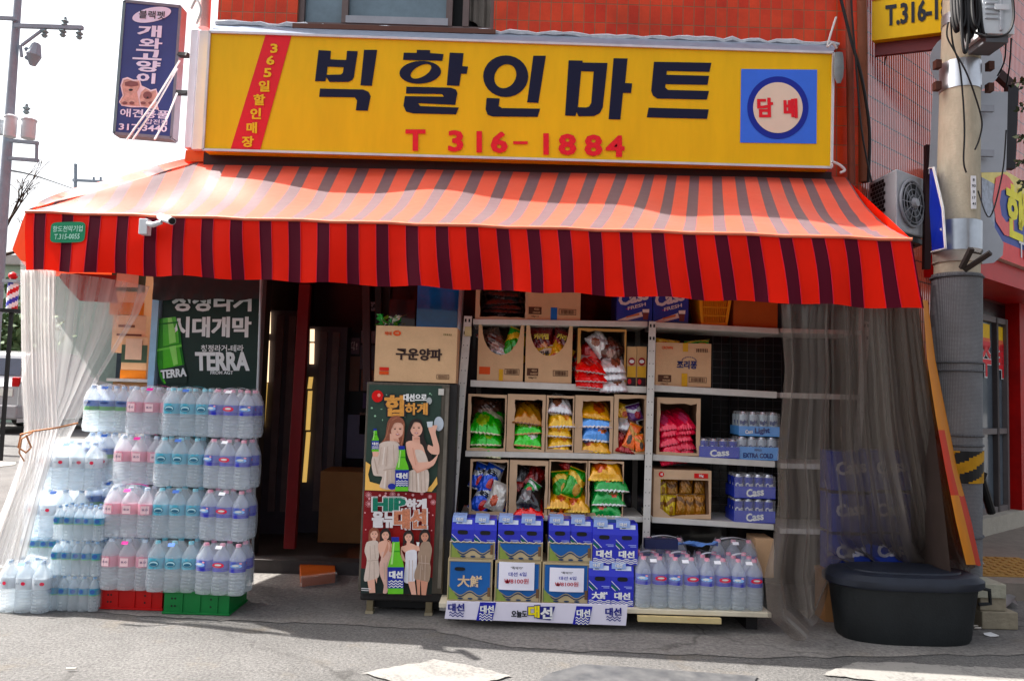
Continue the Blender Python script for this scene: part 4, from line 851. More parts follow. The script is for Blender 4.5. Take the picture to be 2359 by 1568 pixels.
# barber pole
bp_ = thing('barber_pole', 'red white and blue barber pole with a red ball at the far left', 'barber pole', tuple(W(28, 715, 13)))
g = MB(); a, b = W(27, 712, 13), W(27, 652, 13); H = b.z - a.z; bc = [mat((190, 40, 52), .4), mat((236, 236, 240), .4), mat((60, 62, 170), .4), mat((236, 236, 240), .4)]
for i in range(16):
    for k in range(12):
        P = lambda i, k: a + V((.085 * math.cos(k * math.pi / 6), .085 * math.sin(k * math.pi / 6), H * i / 16)); g.add([P(i, k), P(i, k + 1), P(i + 1, k + 1), P(i + 1, k)], [(0, 1, 2, 3)], bc[((i - k) // 3) % 4])
g.build('striped_tube', bp_, True); g = MB(); g.lathe([(.01, -.07), (.06, -.04), (.075, 0), (.06, .04), (.01, .07)], bc[0], 12, at=tuple(W(30, 636, 13))); g.build('ball', bp_, True)
g = MB(); g.box(a.x - .12, a.x + .12, 12.88, 13.12, a.z - .06, a.z, BLACK); g.box(a.x - .12, a.x + .12, 12.88, 13.12, b.z, b.z + .05, GALV); g.bar(V((a.x, 13, a.z)), V((a.x, 13, 0)), .05, .05, BLACK); g.bar(W(30, 634, 13), W(60, 634, 13), .03, .03, GALV); g.build('frame', bp_)
# shrub and bare tree
def leafcloud(g, c, rx, ry, rz, n, size, m, seed):
    rs = random.Random(seed)
    for k in range(n):
        d = V((rs.gauss(0, .45), rs.gauss(0, .45), rs.gauss(0, .45))); p = V(c) + V((d.x * rx, d.y * ry, d.z * rz)); e = V((rs.uniform(-1, 1), rs.uniform(-1, 1), rs.uniform(-1, 1))).normalized() * size * rs.uniform(.6, 1.4); f = e.orthogonal().normalized() * size * .45
        g.add([p - e, p + f, p + e, p - f], [(0, 1, 2, 3)], m)
sh = thing('shrub', 'dark green clipped shrub behind the parked car at the far left', 'shrub', (W(10, 850, 22).x, 22, 0)); g = MB(); leafcloud(g, W(-20, 770, 22), 1.6, 1, 1.3, 900, .14, mat((74, 92, 62), .7, var=.4), 3); leafcloud(g, W(30, 790, 22), .6, .6, 1.0, 300, .12, mat((74, 92, 62), .7, var=.4), 5); g.build('foliage', sh)
g = MB(); g.cyl((W(0, 850, 22).x, 22, 0), W(0, 780, 22), .1, TBk, 8); g.build('stem', sh)
bt = thing('bare_tree', 'bare twiggy tree beside the far left utility pole', 'tree', (W(-30, 900, 16).x, 16, 0)); g = MB(); random.seed(12); YTt = 16
def limb(x, y, dx, dy, L, r, dep):
    P = [W(x, y, YTt)]
    for k in range(3):
        x += dx * L / 3; y += dy * L / 3; dx += random.uniform(-.25, .25); dy += random.uniform(-.2, .2); P.append(W(x, y, YTt + random.uniform(-.2, .2)))
    g.tube(P, [r, r * .85, r * .7, r * .55], TBk, 5)
    if dep:
        for q in range(3): limb(x, y, dx + random.uniform(-.7, .7), dy + random.uniform(-.5, .5), L * .62, r * .55, dep - 1)
g.tube([(W(-30, 900, 16).x, 16, 0), W(-28, 700, YTt), W(-20, 560, YTt)], [.16, .12, .09], TBk, 8); limb(-20, 560, .7, -.8, 70, .05, 4); limb(-22, 600, .9, -.45, 75, .05, 4); g.build('crown', bt)
# parked car seen from behind
YV = 19.0; car = thing('parked_car', 'silver grey car seen from behind at the left edge beside the curtain', 'car', (W(-40, 930, YV).x, YV + 2, 0))
CARP = mat((186, 186, 188), .25, metal=.5, coat=.5, var=.03); cx0 = W(-165, 900, YV).x; cx1 = W(47, 900, YV).x; zz = lambda y: max(.0, W(20, y, YV).z)
g = MB(); prof = [(0, .35), (0, zz(890)), (.15, zz(868)), (.35, zz(812)), (.7, zz(806)), (2.4, zz(812)), (3.2, zz(870)), (4.3, zz(885)), (4.4, .4)]
n = len(prof); vs = [(cx0, YV + a, b) for a, b in prof] + [(cx1, YV + a, b) for a, b in prof]; g.add(vs, [tuple(range(n)), tuple(range(n, 2 * n))[::-1]] + [(i, (i + 1) % n, (i + 1) % n + n, i + n) for i in range(n)], CARP); g.build('body', car, bevel=.06)
g = MB(); g.add([(cx0 + .15, YV + .13, zz(864)), (cx1 - .12, YV + .13, zz(864)), (cx1 - .2, YV + .325, zz(820)), (cx0 + .22, YV + .325, zz(820))], [(0, 1, 2, 3)], mat((48, 52, 66), .12, coat=.6)); g.build('rear_window', car)
g = MB(); g.box(cx0 - .02, cx1 + .02, YV - .12, YV + .2, .38, .72, mat((150, 150, 152), .35)); g.build('bumper', car, bevel=.04)
g = MB(); q = W(2, 902, YV); g.box(q.x - .45, q.x + .3, YV - .02, YV - .005, q.z - .1, q.z + .08, mat((220, 222, 214), .5)); g.build('number_plate', car)
for sx in (cx0 + .12, cx1 - .12):
    g = MB(); g.box(sx - .1, sx + .1, YV - .02, YV + .05, zz(890), zz(868), mat((170, 40, 40), .2, coat=.5)); g.build('tail_light', car, bevel=.02)
    for yy in (.9, 3.5): g = MB(); g.cyl((sx - .1, YV + yy, .33), (sx + .1, YV + yy, .33), .33, BLACK, 18); g.cyl((sx - .105, YV + yy, .33), (sx + .105, YV + yy, .33), .19, GALV, 12); g.build('wheel', car)
# ------------------------------------------------------------------ cartons behind the plastic curtain
def carton(label, l, t, r, b, Y, D, m=KRAFT, deco=None, name='carton', cat='box', z0=None, group=None):
    x0, x1, za, zb = rect(l, t, r, b, Y); za = za if z0 is None else z0
    o = thing(name, label, cat, ((x0 + x1) / 2, Y + D / 2, za), group); g = MB(); g.box(x0, x1, Y, Y + D, za, zb, m)
    if deco: deco(g, x0, x1, za, zb, Y - .003)
    g.build('body', o, bevel=.004 if not deco else 0); return o
def dk_(c, label_=None):
    def f(g, x0, x1, z0, z1, y):
        h = z1 - z0; w_ = x1 - x0; g.box(x0 - .002, x1 + .002, y - .001, y + .002, z0, z0 + h * .2, mat((190, 118, 40), .7)); g.box(x0 - .002, x1 + .002, y - .001, y + .002, z1 - h * .62, z1 - h * .2, c)
        g.box(x0 + w_ * .15, x1 - w_ * .2, y - .004, y - .002, z1 - h * .55, z1 - h * .05, mat((206, 180, 160), .8))
    return f
GRNB = mat((62, 82, 66), .7)
def sf(g, x0, x1, z0, z1, y): g.box(x0 + .05, x1 - .09, y - .001, y + .001, z1 - .10, z1 - .08, mat((110, 70, 54), .6)); g.box(x0 + .04, x1 - .03, y - .001, y + .001, z1 - .17, z1 - .155, mat((90, 50, 40), .6))
carton('green banded carton at the top of the stack behind the plastic curtain', 257, 585, 335, 725, 6.35, .35, KRAFT, dk_(GRNB)); carton('plain light carton in the middle of the stack behind the plastic curtain', 258, 726, 335, 812, 6.35, .35, mat((206, 176, 148), .8), sf); carton('lower green banded carton in the stack behind the plastic curtain', 280, 775, 338, 872, 6.3, .3, KRAFT, dk_(GRNB)); carton('brown carton at the bottom of the stack behind the plastic curtain', 256, 880, 345, 985, 6.2, .4, KRAFT_D)
sh_ = thing('storage_shelf', 'white metal shelf holding cartons behind the plastic curtain', 'shelf', (W(300, 880, 6.2).x, 6.4, 0)); x0, x1, z0, z1 = rect(245, 872, 345, 879, 6.18); g = MB(); g.box(x0, x1, 6.18, 6.7, z0, z1, STEEL); g.build('shelf_board', sh_)
for xx in (x0 + .02, x1 - .02): g = MB(); g.box(xx - .015, xx + .015, 6.68, 6.71, 0, z1 + .9, STEEL); g.build('leg', sh_)
g = MB(); g.box(x0, x1, 6.2, 6.66, .15, .18, STEEL); g.build('shelf_board', sh_)
# ------------------------------------------------------------------ beer poster panel left of the entrance
YB2 = 5.5; tb = thing('poster_panel', 'dark green beer poster panel with white Korean lettering and a green bottle', 'poster', (W(480, 1000, YB2).x, YB2, .05))
TGd = mat((16, 40, 34), .5, var=.2, scale=2); TW_ = mat((222, 228, 228), .5, var=.03)
g = MB(); x0, x1, z0, z1 = rect(360, 640, 590, 1250, YB2); z0 = .08; g.box(x0, x1, YB2, YB2 + .02, z0, z1, TGd)
def tt(s, px, py, hpx, m, bold=.03, sx=1, fitpx=None, rot=0, dy=.004, shear=0):
    c = W(px, py, YB2 - dy); k = YB2 / FPX; g.text(s, 0, 0, hpx * k, m, 0, bold, sx, rot, shear, o=c, ex=V((CR.x, 0, CR.z)), ey=V((CU.x, 0, CU.z)), fit=fitpx * k if fitpx else None)
tt('청정라거', 488, 694, 46, TW_, .045, fitpx=182); tt('시대개막', 487, 753, 47, TW_, .045, fitpx=182); tt('청정라거-테라', 512, 802, 16, TW_, .02, fitpx=98); tt('TERRA', 512, 832, 42, TW_, .05, fitpx=122, shear=-.05); tt('FROM AGT', 511, 858, 8, TW_, .03, fitpx=52)
BG, BG2 = mat((92, 178, 70), .2, coat=.6), mat((58, 130, 50), .25)
zt_ = lambda x, y: (x / 3.867 * .9668, (810 + y / 3.867) * .9668)
def tp_(pts, m, dy): g.pw([zt_(*p) for p in pts], YB2 - dy, m)
tp_([(1448, -195), (1620, -215), (1660, -90), (1670, 10), (1672, 60), (1700, 240), (1722, 330), (1720, 400), (1560, 400), (1510, 400), (1445, 180), (1440, 0)], BG, .004)
tp_([(1445, 70), (1670, 22), (1672, 36), (1447, 84)], BG2, .007); tp_([(1448, -195), (1500, -199), (1500, 395), (1470, 330), (1445, 180)], BG2, .006)
tp_([(1470, 270), (1700, 225), (1726, 330), (1720, 400), (1530, 400)], TGd, .008); tt('TERRA', *zt_(1600, 305), 19, TW_, .05, fitpx=58, rot=.1, dy=.012)
GH, GDK, GLT = mat((150, 214, 120), .2, coat=.6), mat((40, 104, 40), .25), mat((120, 200, 92), .2, coat=.6)
tp_([(1545, -205), (1580, -209), (1612, -90), (1622, 20), (1560, 36), (1552, -80)], GH, .0075); tp_([(1560, 60), (1620, 48), (1640, 220), (1600, 236)], GH, .0075); tp_([(1618, -212), (1662, -90), (1672, 20), (1650, 26), (1640, -80)], GDK, .0072); tp_([(1650, 50), (1673, 60), (1700, 222), (1680, 228)], GDK, .0072); tp_([(1446, 84), (1672, 40), (1674, 60), (1450, 104)], GLT, .0074); tp_([(1446, -150), (1640, -172), (1644, -160), (1446, -136)], GDK, .0076)
g.build('poster', tb)
g = MB(); x0b, x1b, _, _ = rect(346, 640, 361, 900, YB2 - .03); g.box(x0b, x1b, YB2 - .03, YB2 + .05, .05, z1, mat((150, 182, 206), .35, coat=.3)); g.box(x1 + .001, x1 + .012, YB2 - .03, YB2 + .05, .05, z1, GALV); g.build('frame', tb)
g = MB(); rows = []; 
for i in range(6): rows.append([W(352 + (600 - 352) * j / 20, 630 + 60 * i / 5 + 2 * math.sin(j * .9), YB2 - .05) + V((0, .01 * math.sin(j * 1.7 + i), 0)) for j in range(21)])
g.grid(rows, mat((40, 34, 36), .5, coat=.2)); g.build('dark_banner', tb, True)
# ------------------------------------------------------------------ crates and water packs
def crate(label, l, t, r, b, Y, m):
    x0, x1, z0, z1 = rect(l, t, r, b, Y); z0 = 0.006; D = .32; o = thing('crate', label, 'crate', ((x0 + x1) / 2, Y + D / 2, z0)); g = MB()
    dz = MB()
    for a, c in ((0, .012), (z1 - z0 - .012, z1 - z0)): dz.box(x0 - .008, x1 + .008, Y - .008, Y + D + .008, z0 + a, z0 + c, m)
    dz.build('rim', o, bevel=.002)
    g.box(x0, x1, Y, Y + .01, z0 + .0125, z1 - .0125, m); g.box(x0, x0 + .01, Y + .011, Y + D, z0 + .0125, z1 - .0125, m); g.box(x1 - .01, x1, Y + .011, Y + D, z0 + .0125, z1 - .0125, m); g.box(x0 + .011, x1 - .011, Y + D - .01, Y + D, z0 + .0125, z1 - .0125, m)
    for k in range(3): xx = x0 + (x1 - x0) * (.28 + .27 * k); g.box(xx - .004, xx + .004, Y - .006, Y - .0005, z0 + .013, z1 - .013, m)
    for fx_ in (.12, .17, .72, .82):
        for fz in (.35, .68): g.disc(x0 + (x1 - x0) * fx_, z0 + (z1 - z0) * fz, .006, .006, BLACK, Y - .002, 10)
    g.build('side_wall', o); return z1
zc = crate('red plastic crate under the pink labelled water packs', 232, 1355, 374, 1396, 4.86, mat((176, 40, 42), .5, var=.12)); crate('green plastic crate under the stacked water packs beside the red crate', 378, 1362, 528, 1408, 4.80, mat((28, 108, 58), .5, var=.12))
def pet_mat(c, alpha, rough=.12):
    m = bpy.data.materials.new('surface'); m.use_nodes = True; n, l = m.node_tree.nodes, m.node_tree.links
    p = n['Principled BSDF']; p.inputs['Base Color'].default_value = L3(c); p.inputs['Roughness'].default_value = rough; p.inputs['Specular IOR Level'].default_value = .7; p.inputs['Coat Weight'].default_value = 1; p.inputs['Coat Roughness'].default_value = .06
    tr = n.new('ShaderNodeBsdfTranslucent'); tr.inputs[0].default_value = L3(c); ms = n.new('ShaderNodeMixShader'); ms.inputs[0].default_value = .5
    l.new(p.outputs[0], ms.inputs[1]); l.new(tr.outputs[0], ms.inputs[2]); tp = n.new('ShaderNodeBsdfTransparent'); tp.inputs[0].default_value = (.97, .985, .995, 1); m2 = n.new('ShaderNodeMixShader'); m2.inputs[0].default_value = alpha
    l.new(ms.outputs[0], m2.inputs[1]); l.new(tp.outputs[0], m2.inputs[2]); tc = n.new('ShaderNodeTexCoord'); no = n.new('ShaderNodeTexNoise'); no.inputs['Scale'].default_value = 26; no.inputs['Detail'].default_value = 3; l.new(tc.outputs['Object'], no.inputs[0])
    bp = n.new('ShaderNodeBump'); bp.inputs['Strength'].default_value = .5; bp.inputs['Distance'].default_value = .02; l.new(no.outputs[0], bp.inputs['Height']); l.new(bp.outputs[0], p.inputs['Normal'])
    l.new(m2.outputs[0], n['Material Output'].inputs[0]); return m
PETW = pet_mat((234, 242, 247), .54); WRAP = pet_mat((246, 247, 250), .74, .12); PETC = pet_mat((220, 232, 238), .6)
def bottle_mesh(h, r, sq, nrib):
    g = MB(); b = [(r * .7, 0), (r * .98, h * .02), (r, h * .05)]; z = .06
    for k in range(nrib):
        a = .07 + .40 * k / nrib; st = .40 / nrib; b += [(r, h * (a + st * .15)), (r * .93, h * (a + st * .45)), (r, h * (a + st * .8))]
    b += [(r * .97, h * .475), (r * .97, h * .675), (r, h * .69), (r * .98, h * .71), (r * .85, h * .77), (r * .6, h * .84), (r * .36, h * .90), (r * .3, h * .925), (r * .36, h * .93), (r * .36, h * .94), (r * .28, h * .945), (r * .28, h * .955)]
    g.lathe(b, PETW, 16, sq); return g
def label_mesh(h, r, sq, style):
    g = MB(); z0, z1 = h * .47, h * .68; r2 = r * 1.0
    c = {'teal': ((112, 200, 222), (112, 200, 222)), 'pink': ((240, 172, 190), (240, 172, 190)), 'blue': ((58, 66, 180), (206, 216, 238)), 'green': ((84, 122, 186), (96, 170, 100)), 'white': ((226, 232, 238), (226, 232, 238)), 'small': ((88, 160, 190), (130, 190, 150)), 'red': ((200, 40, 60), (62, 66, 180))}[style]
    m1, m2 = mat(c[0], .3, var=.06, scale=30, coat=.4, transl=.3, trans=.12), mat(c[1], .3, var=.06, scale=30, coat=.4, transl=.3, trans=.12); zm = z0 + (z1 - z0) * {'green': .4, 'small': .15, 'blue': .3, 'red': .3}.get(style, .5)
    if style in ('blue', 'red'): m1, m2 = m2, m1
    lo_, hi_ = (m2, m1) if style not in ('blue', 'red') else (m2 if style == 'blue' else m1, m1 if style == 'blue' else m2)
    if style == 'blue': lo_, hi_ = mat((48, 52, 180), .3, coat=.4, transl=.2), mat((100, 116, 206), .3, coat=.4, transl=.3, trans=.1)
    if style == 'red': lo_, hi_ = mat((48, 52, 180), .3, coat=.4, transl=.2), mat((104, 110, 204), .3, coat=.4, transl=.3, trans=.1)
    g.lathe([(r2, z0), (r2, zm)], lo_, 16, sq); g.lathe([(r2 * 1.001, zm), (r2, z1)], hi_, 16, sq); yf = -r2 * 1.03
    x_ = lambda w_: w_ * r
    if style == 'teal':
        g.disc(0, (z0 + z1) / 2, r * .62, h * .062, mat((36, 92, 122), .4), yf - .001, 18); g.disc(0, (z0 + z1) / 2, r * .54, h * .05, mat((190, 228, 236), .4), yf - .002, 18); g.disc(0, (z0 + z1) / 2 - h * .012, r * .45, h * .03, mat((44, 100, 130), .4), yf - .003, 14)
    if style == 'pink': g.add([(x_(-.5), yf - .001, z0 + h * .02), (x_(.5), yf - .001, z0 + h * .02), (x_(.5), yf - .001, z1 - h * .03), (x_(-.5), yf - .001, z1 - h * .03)], [(0, 1, 2, 3)], mat((248, 216, 222), .4)); g.text('8.0', 0, (z0 + z1) / 2, h * .04, mat((120, 90, 120), .4), yf - .003, .02, fit=r * .7)
    if style == 'blue': g.disc(0, z0 + (z1 - z0) * .62, r * .7, h * .038, mat((150, 190, 236), .4), yf - .001, 18); g.disc(-r * .1, z0 + (z1 - z0) * .66, r * .42, h * .02, WHITE, yf - .003, 12); g.disc(r * .5, z1 - h * .03, r * .18, h * .018, mat((240, 170, 180), .4), yf - .002, 10)
    if style == 'red': g.disc(0, z0 + (z1 - z0) * .62, r * .75, h * .05, mat((214, 50, 80), .4), yf - .001, 18); g.disc(0, z0 + (z1 - z0) * .66, r * .45, h * .018, WHITE, yf - .003, 12)
    if style == 'green': g.disc(0, z1 - h * .05, r * .6, h * .02, mat((40, 60, 120), .4), yf - .003, 12)
    if style == 'white': g.text('8.0', -r * .3, (z0 + z1) / 2 + h * .01, h * .035, mat((120, 130, 140), .4), yf - .002, .02); g.disc(r * .35, (z0 + z1) / 2 + h * .01, r * .28, h * .035, mat((214, 60, 84), .4), yf - .002, 14)
    if style == 'small': g.disc(0, (z0 + z1) / 2 + h * .02, r * .5, h * .06, mat((60, 96, 160), .4), yf - .001, 12)
    return g
CAPS = {'teal': (150, 214, 226), 'pink': (206, 218, 232), 'blue': (236, 170, 188), 'red': (236, 170, 188), 'green': (196, 214, 236), 'white': (206, 222, 238), 'small': (160, 190, 220)}
PACKS = {}
def data_of(g, name, o):
    q = g.build(name, o, True); d = q.data; bpy.data.objects.remove(q); return d
def water_pack(style, nx, ny, h, r, label, at, rz=0.0, wrap=True, group='shrink-wrapped water packs'):
    key = (style, nx, ny, h)
    if key in PACKS: return dup(PACKS[key], at, label, group, (0, 0, rz))
    o = thing('water_pack', label, 'water pack', at, group, True, rz); PACKS[key] = o; sq = .10 if h > .25 else .03; p = r * 2.0 * (1.045 if sq > .05 else 1.0)
    big = h > .25; me = lb = cp = None; st2 = 'red' if style == 'blue' else style
    for j in range(ny):
        for i in range(nx):
            x, y = (i - (nx - 1) / 2) * p, (j + .5) * p
            if me is None:
                b = bottle_mesh(h, r, sq, 6 if big else 4).build('bottle', o, True); me = b.data
                lb = data_of(label_mesh(h, r, sq, style), 'label', o); lb2 = data_of(label_mesh(h, r, sq, st2), 'label', o) if st2 != style else lb
                g = MB(); g.lathe([(r * .33, h * .942), (r * .34, h * .985), (r * .3, h)], mat(CAPS[style], .4, transl=.2), 12); cp = data_of(g, 'cap', o)
                b.location = (x, y, 0)
            else:
                b = bpy.data.objects.new('bottle', me); COL.objects.link(b); b.parent = o; b.location = (x, y, 0)
            b.rotation_euler.z = (i * 7 + j * 3) % 5 * .12 - .24 if style != 'teal' else 0
            for nm, d in (('label', lb2 if (i + j) % 2 else lb), ('cap', cp)):
                c = bpy.data.objects.new(nm, d); COL.objects.link(c); c.parent = b
    if wrap:
        g = MB(); W_, D_ = nx * p / 2 + .004, ny * p + .006; rows = []; rr = random.Random(len(PACKS)); ns = 40
        for z, k in ((.004, .9), (h * .1, 1), (h * .35, 1.0), (h * .6, 1), (h * .72, .97), (h * .86, .80), (h * .955, .60), (h * 1.0, .5)):
            r_ = []
            for q in range(ns + 1):
                t = 2 * math.pi * (q % ns) / ns; cx_, cy_ = math.cos(t), math.sin(t); sx_ = math.copysign(abs(cx_) ** .3, cx_); sy_ = math.copysign(abs(cy_) ** .3, cy_)
                w_ = rr.uniform(-.003, .003); r_.append(((W_ + w_) * sx_ * (1 - (1 - k) * .5), D_ / 2 + (D_ / 2 + w_) * sy_ * (1 - (1 - k) * .5), z + (.012 * math.sin(q * 1.3) if k < .8 else 0)))
            rows.append(r_)
        g.grid(rows, WRAP); g.build('shrink_wrap', o, True)
    if big:
        g = MB(); g.grid([[(x, p * ny / 2 + y, h * (1.0 + .05 * math.cos(x / (p * nx) * 5))) for x in [p * nx * (k / 8 - .5) * .55 for k in range(9)]] for y in (-.018, .018)], mat({'pink': (222, 60, 150), 'teal': (90, 190, 210)}.get(style, (235, 238, 245)), .5, trans=.25)); 
        g.add([(-.02, -.012, h * .93), (.02, -.012, h * .93), (.02, .004, h * .985), (-.02, .004, h * .985)], [(0, 1, 2, 3)], mat({'pink': (222, 60, 150), 'blue': (240, 240, 245)}.get(style, (70, 110, 190)), .5)); g.build('carry_strap', o)
    return o
PKR = random.Random(17)
def pk(style, xc, k, Y, label, rz=0, nx=3, ny=2, h=.305, r=.0485, z=None, y=None):
    z = zc + k * .313 if z is None else z; q = W(xc, y or (1355 - 118 * k), Y); return water_pack(style, nx, ny, h, r, label, (q.x + PKR.uniform(-.008, .008), Y + PKR.uniform(-.012, .012), z), rz + PKR.uniform(-.05, .05))
lev = ('bottom', 'second', 'third', 'top')
for k, xs_ in enumerate((498, 507, 513, 522)): pk('blue', xs_, k, (4.74, 4.80, 4.84, 4.88)[k], f'{lev[k]} blue labelled water pack of the column beside the doorway' + (', resting on the green crate' if k == 0 else ''), -.12)
for k, xs_ in enumerate((390, 397, 406, 424)): pk('teal', xs_, k, (4.78, 4.84, 4.86, 4.9)[k], f'{lev[k]} turquoise labelled water pack of its column, counted from the ground')
for k, xs_ in enumerate((280, 284, 310, 338)): pk('pink', xs_, k, (4.80, 4.82, 4.92, 4.98)[k], f'{lev[k]} pink labelled water pack of its column, counted from the ground', .03)
pk('green', 232, 3, 5.08, 'top green and blue labelled water pack behind the pink labelled ones', .05); pk('green', 236, 2, 5.1, 'lower green and blue labelled water pack between white and pink labelled packs', .02)
pk('white', 130, 0, 4.95, 'clear water pack with red dot labels highest in the left heap', .05, 4, 2, z=.705); pk('white', 105, 0, 5.0, 'clear water pack with red dot labels in the middle of the left heap', .03, 4, 2, z=.392)
pk('green', 238, 1, 5.1, 'green and blue labelled water pack half hidden behind the pink labelled column', .02); pk('green', 240, 0, 5.1, 'lowest green and blue labelled water pack behind the pink labelled column', .02)
pk('white', 47, 0, 4.72, 'clear water pack with red dot labels on the ground at the left edge', -.04, 3, 2, z=.0)
for k, x in enumerate((166, 164, 163)): pk('small', x, 0, 4.80, ('lowest', 'middle', 'uppermost')[k] + ' pack of small water bottles in the low stack by the red crate', 0, 5, 3, .207, .031, z=.0 + .212 * k)
pk('small', 80, 0, 5.06, 'pack of small water bottles half hidden behind the leftmost ground pack', 0, 4, 3, .207, .031, z=.222); pk('small', 80, 0, 5.06, 'pack of small water bottles lowest behind the leftmost ground pack', 0, 4, 3, .207, .031, z=.008)
# ------------------------------------------------------------------ metal shelves
def upright(o, x0, y0, x1, y1, wpx, Y0, Y1, holes=True, ext=0):
    a, b = W(x0, y0, Y0), W(x1, y1, Y1); d = (b - a).normalized(); b = b + d * ((b.z - .02) / -d.z)
    w_ = wpx * Y0 / FPX; g = MB(); g.bar(a, b, w_, .004, STEEL, up=(0, 1, 0)); ex = V((1, 0, 0)); g.bar(a + V((w_ / 2, .02, 0)), b + V((w_ / 2, .02, 0)), .004, .04, STEEL, up=(0, 1, 0))
    L = (b - a).length; n = int(L / .085)
    for k in range(n):
        for s_ in (-.25, .25):
            c = a + d * (.03 + k * .085) + ex * w_ * s_ + V((0, -.0045, 0)); big = k in (0, 1)
            hw, hh = (.006, .011) if big else (.0025, .003); g.add([c + V((-hw, 0, -hh)), c + V((hw, 0, -hh)), c + V((hw, 0, hh)), c + V((-hw, 0, hh))], [(0, 1, 2, 3)], BLACK)
    return g.build('upright', o)
SHELF = {}
def board_(o, key, l, yl, r, yr, tpx, Y, D=.42):
    a, b = W(l, yl, Y), W(r, yr, Y); t = tpx * Y / FPX; q = V((0, D, 0)); dz = V((0, 0, -t)); g = MB()
    g.hexa([a + dz, b + dz, b + dz + q, a + dz + q, a, b, b + q, a + q], STEEL); SHELF[key] = (a, b); return g.build('shelf_board', o, bevel=.003)
def sz(key, x):                                     # top of a shelf at world x
    a, b = SHELF[key]; t = (x - a.x) / (b.x - a.x); return a.z + (b.z - a.z) * t + .001
YSH = 5.2
s1 = thing('metal_shelf', 'white metal shelf unit full of snack cartons beside the drinks fridge', 'shelf', (W(1280, 1100, YSH).x, YSH + .2, 0))
upright(s1, 1078, 728, 1040, 1180, 17, 5.17, 5.05); board_(s1, 'a0', 1090, 734, 1492, 740, 13, YSH); board_(s1, 'a1', 1084, 875, 1490, 890, 15, YSH); board_(s1, 'a2', 1072, 1038, 1484, 1046, 13, YSH - .02); board_(s1, 'a3', 1060, 1184, 1484, 1190, 12, YSH - .04)
g = MB(); a, b = W(1084, 722, 5.15), W(1062, 795, 5.15); g.add([W(1071, 752, 5.14), W(1086, 752, 5.14), W(1086, 774, 5.14), W(1070, 774, 5.14)], [(0, 1, 2, 3)], mat((196, 178, 140), .5, metal=.4)); g.build('hinge_plate', s1)
g = MB(); a, b = W(1064, 660, 5.3), W(1034, 1180, 5.15); g.cyl(a, b, .018, GALV, 10); g.build('side_pole', s1)
for x in (1108, 1470): g = MB(); q = W(x, 740, 5.6); g.box(q.x - .018, q.x + .018, 5.6, 5.62, .1, q.z + .25, mat((120, 116, 112), .5)); g.build('upright', s1)
s2_ = thing('metal_shelf', 'white metal shelf unit with beer cans and cartons beside the grey curtain', 'shelf', (W(1650, 1100, YSH).x, YSH + .2, 0))
upright(s2_, 1503, 740, 1488, 1250, 16, 5.15, 5.12); board_(s2_, 'b0', 1510, 741, 1794, 756, 13, YSH - .02); board_(s2_, 'b1', 1506, 886, 1790, 902, 15, YSH - .02); board_(s2_, 'b2', 1504, 1046, 1786, 1062, 14, YSH - .03); board_(s2_, 'b3', 1502, 1190, 1783, 1207, 13, YSH - .04)
upright(s2_, 1996, 740, 1960, 1250, 16, 5.27, 5.25); 
for k, (y, t) in enumerate(((756, 10), (904, 12), (1066, 12), (1216, 12))): board_(s2_, 'c%d' % k, 1797, y, 1985, y + 5, t, YSH + .06)
# ------------------------------------------------------------------ snack bags
FOIL = lambda c, r=.22: mat(c, r, metal=.3, var=.08, scale=14, coat=.9, bump=.5, bscale=7, spec=.7)
BAGS = {}
STY = {  # base, second, accent colours and lettering
 'green': ((58, 196, 68), (226, 226, 190), (168, 206, 70), None), 'lime': ((84, 214, 70), (196, 150, 90), (226, 232, 226), '파'), 'yellow': ((250, 200, 50), (226, 226, 226), (232, 150, 40), None), 'sky': ((112, 172, 250), (234, 234, 238), (222, 120, 60), 'B&B'),
 'gold': ((240, 180, 46), (236, 196, 90), (200, 90, 30), None), 'orange': ((252, 126, 26), (190, 140, 50), (60, 40, 20), None), 'red': ((170, 26, 34), (120, 18, 24), (214, 60, 50), None), 'pink': ((244, 26, 88), (190, 20, 70), (238, 90, 130), None), 'brown': ((92, 58, 48), (70, 42, 36), (170, 140, 130), None),
 'silver': ((236, 236, 238), (168, 168, 172), (140, 90, 70), None), 'blue': ((46, 96, 230), (222, 226, 232), (196, 36, 44), 'B'), 'onion': ((32, 160, 48), (232, 190, 52), (200, 150, 40), None), 'black': ((32, 30, 34), (70, 66, 70), (150, 148, 150), None), 'mint': ((40, 170, 84), (238, 240, 236), (222, 80, 60), None),
 'caramel': ((128, 30, 32), (96, 20, 24), (214, 150, 110), '카라멜'), 'jolly': ((250, 206, 56), (238, 232, 210), (40, 40, 48), '조리퐁'), 'maize': ((246, 216, 36), (150, 100, 30), (190, 140, 40), None), 'amber': ((186, 128, 44), (120, 78, 26), (176, 128, 50), None), 'purple': ((96, 50, 120), (214, 214, 220), (170, 30, 60), None), 'white': ((234, 230, 224), (214, 206, 196), (206, 90, 60), None), 'crimson': ((248, 40, 34), (226, 224, 222), (190, 24, 30), None)}
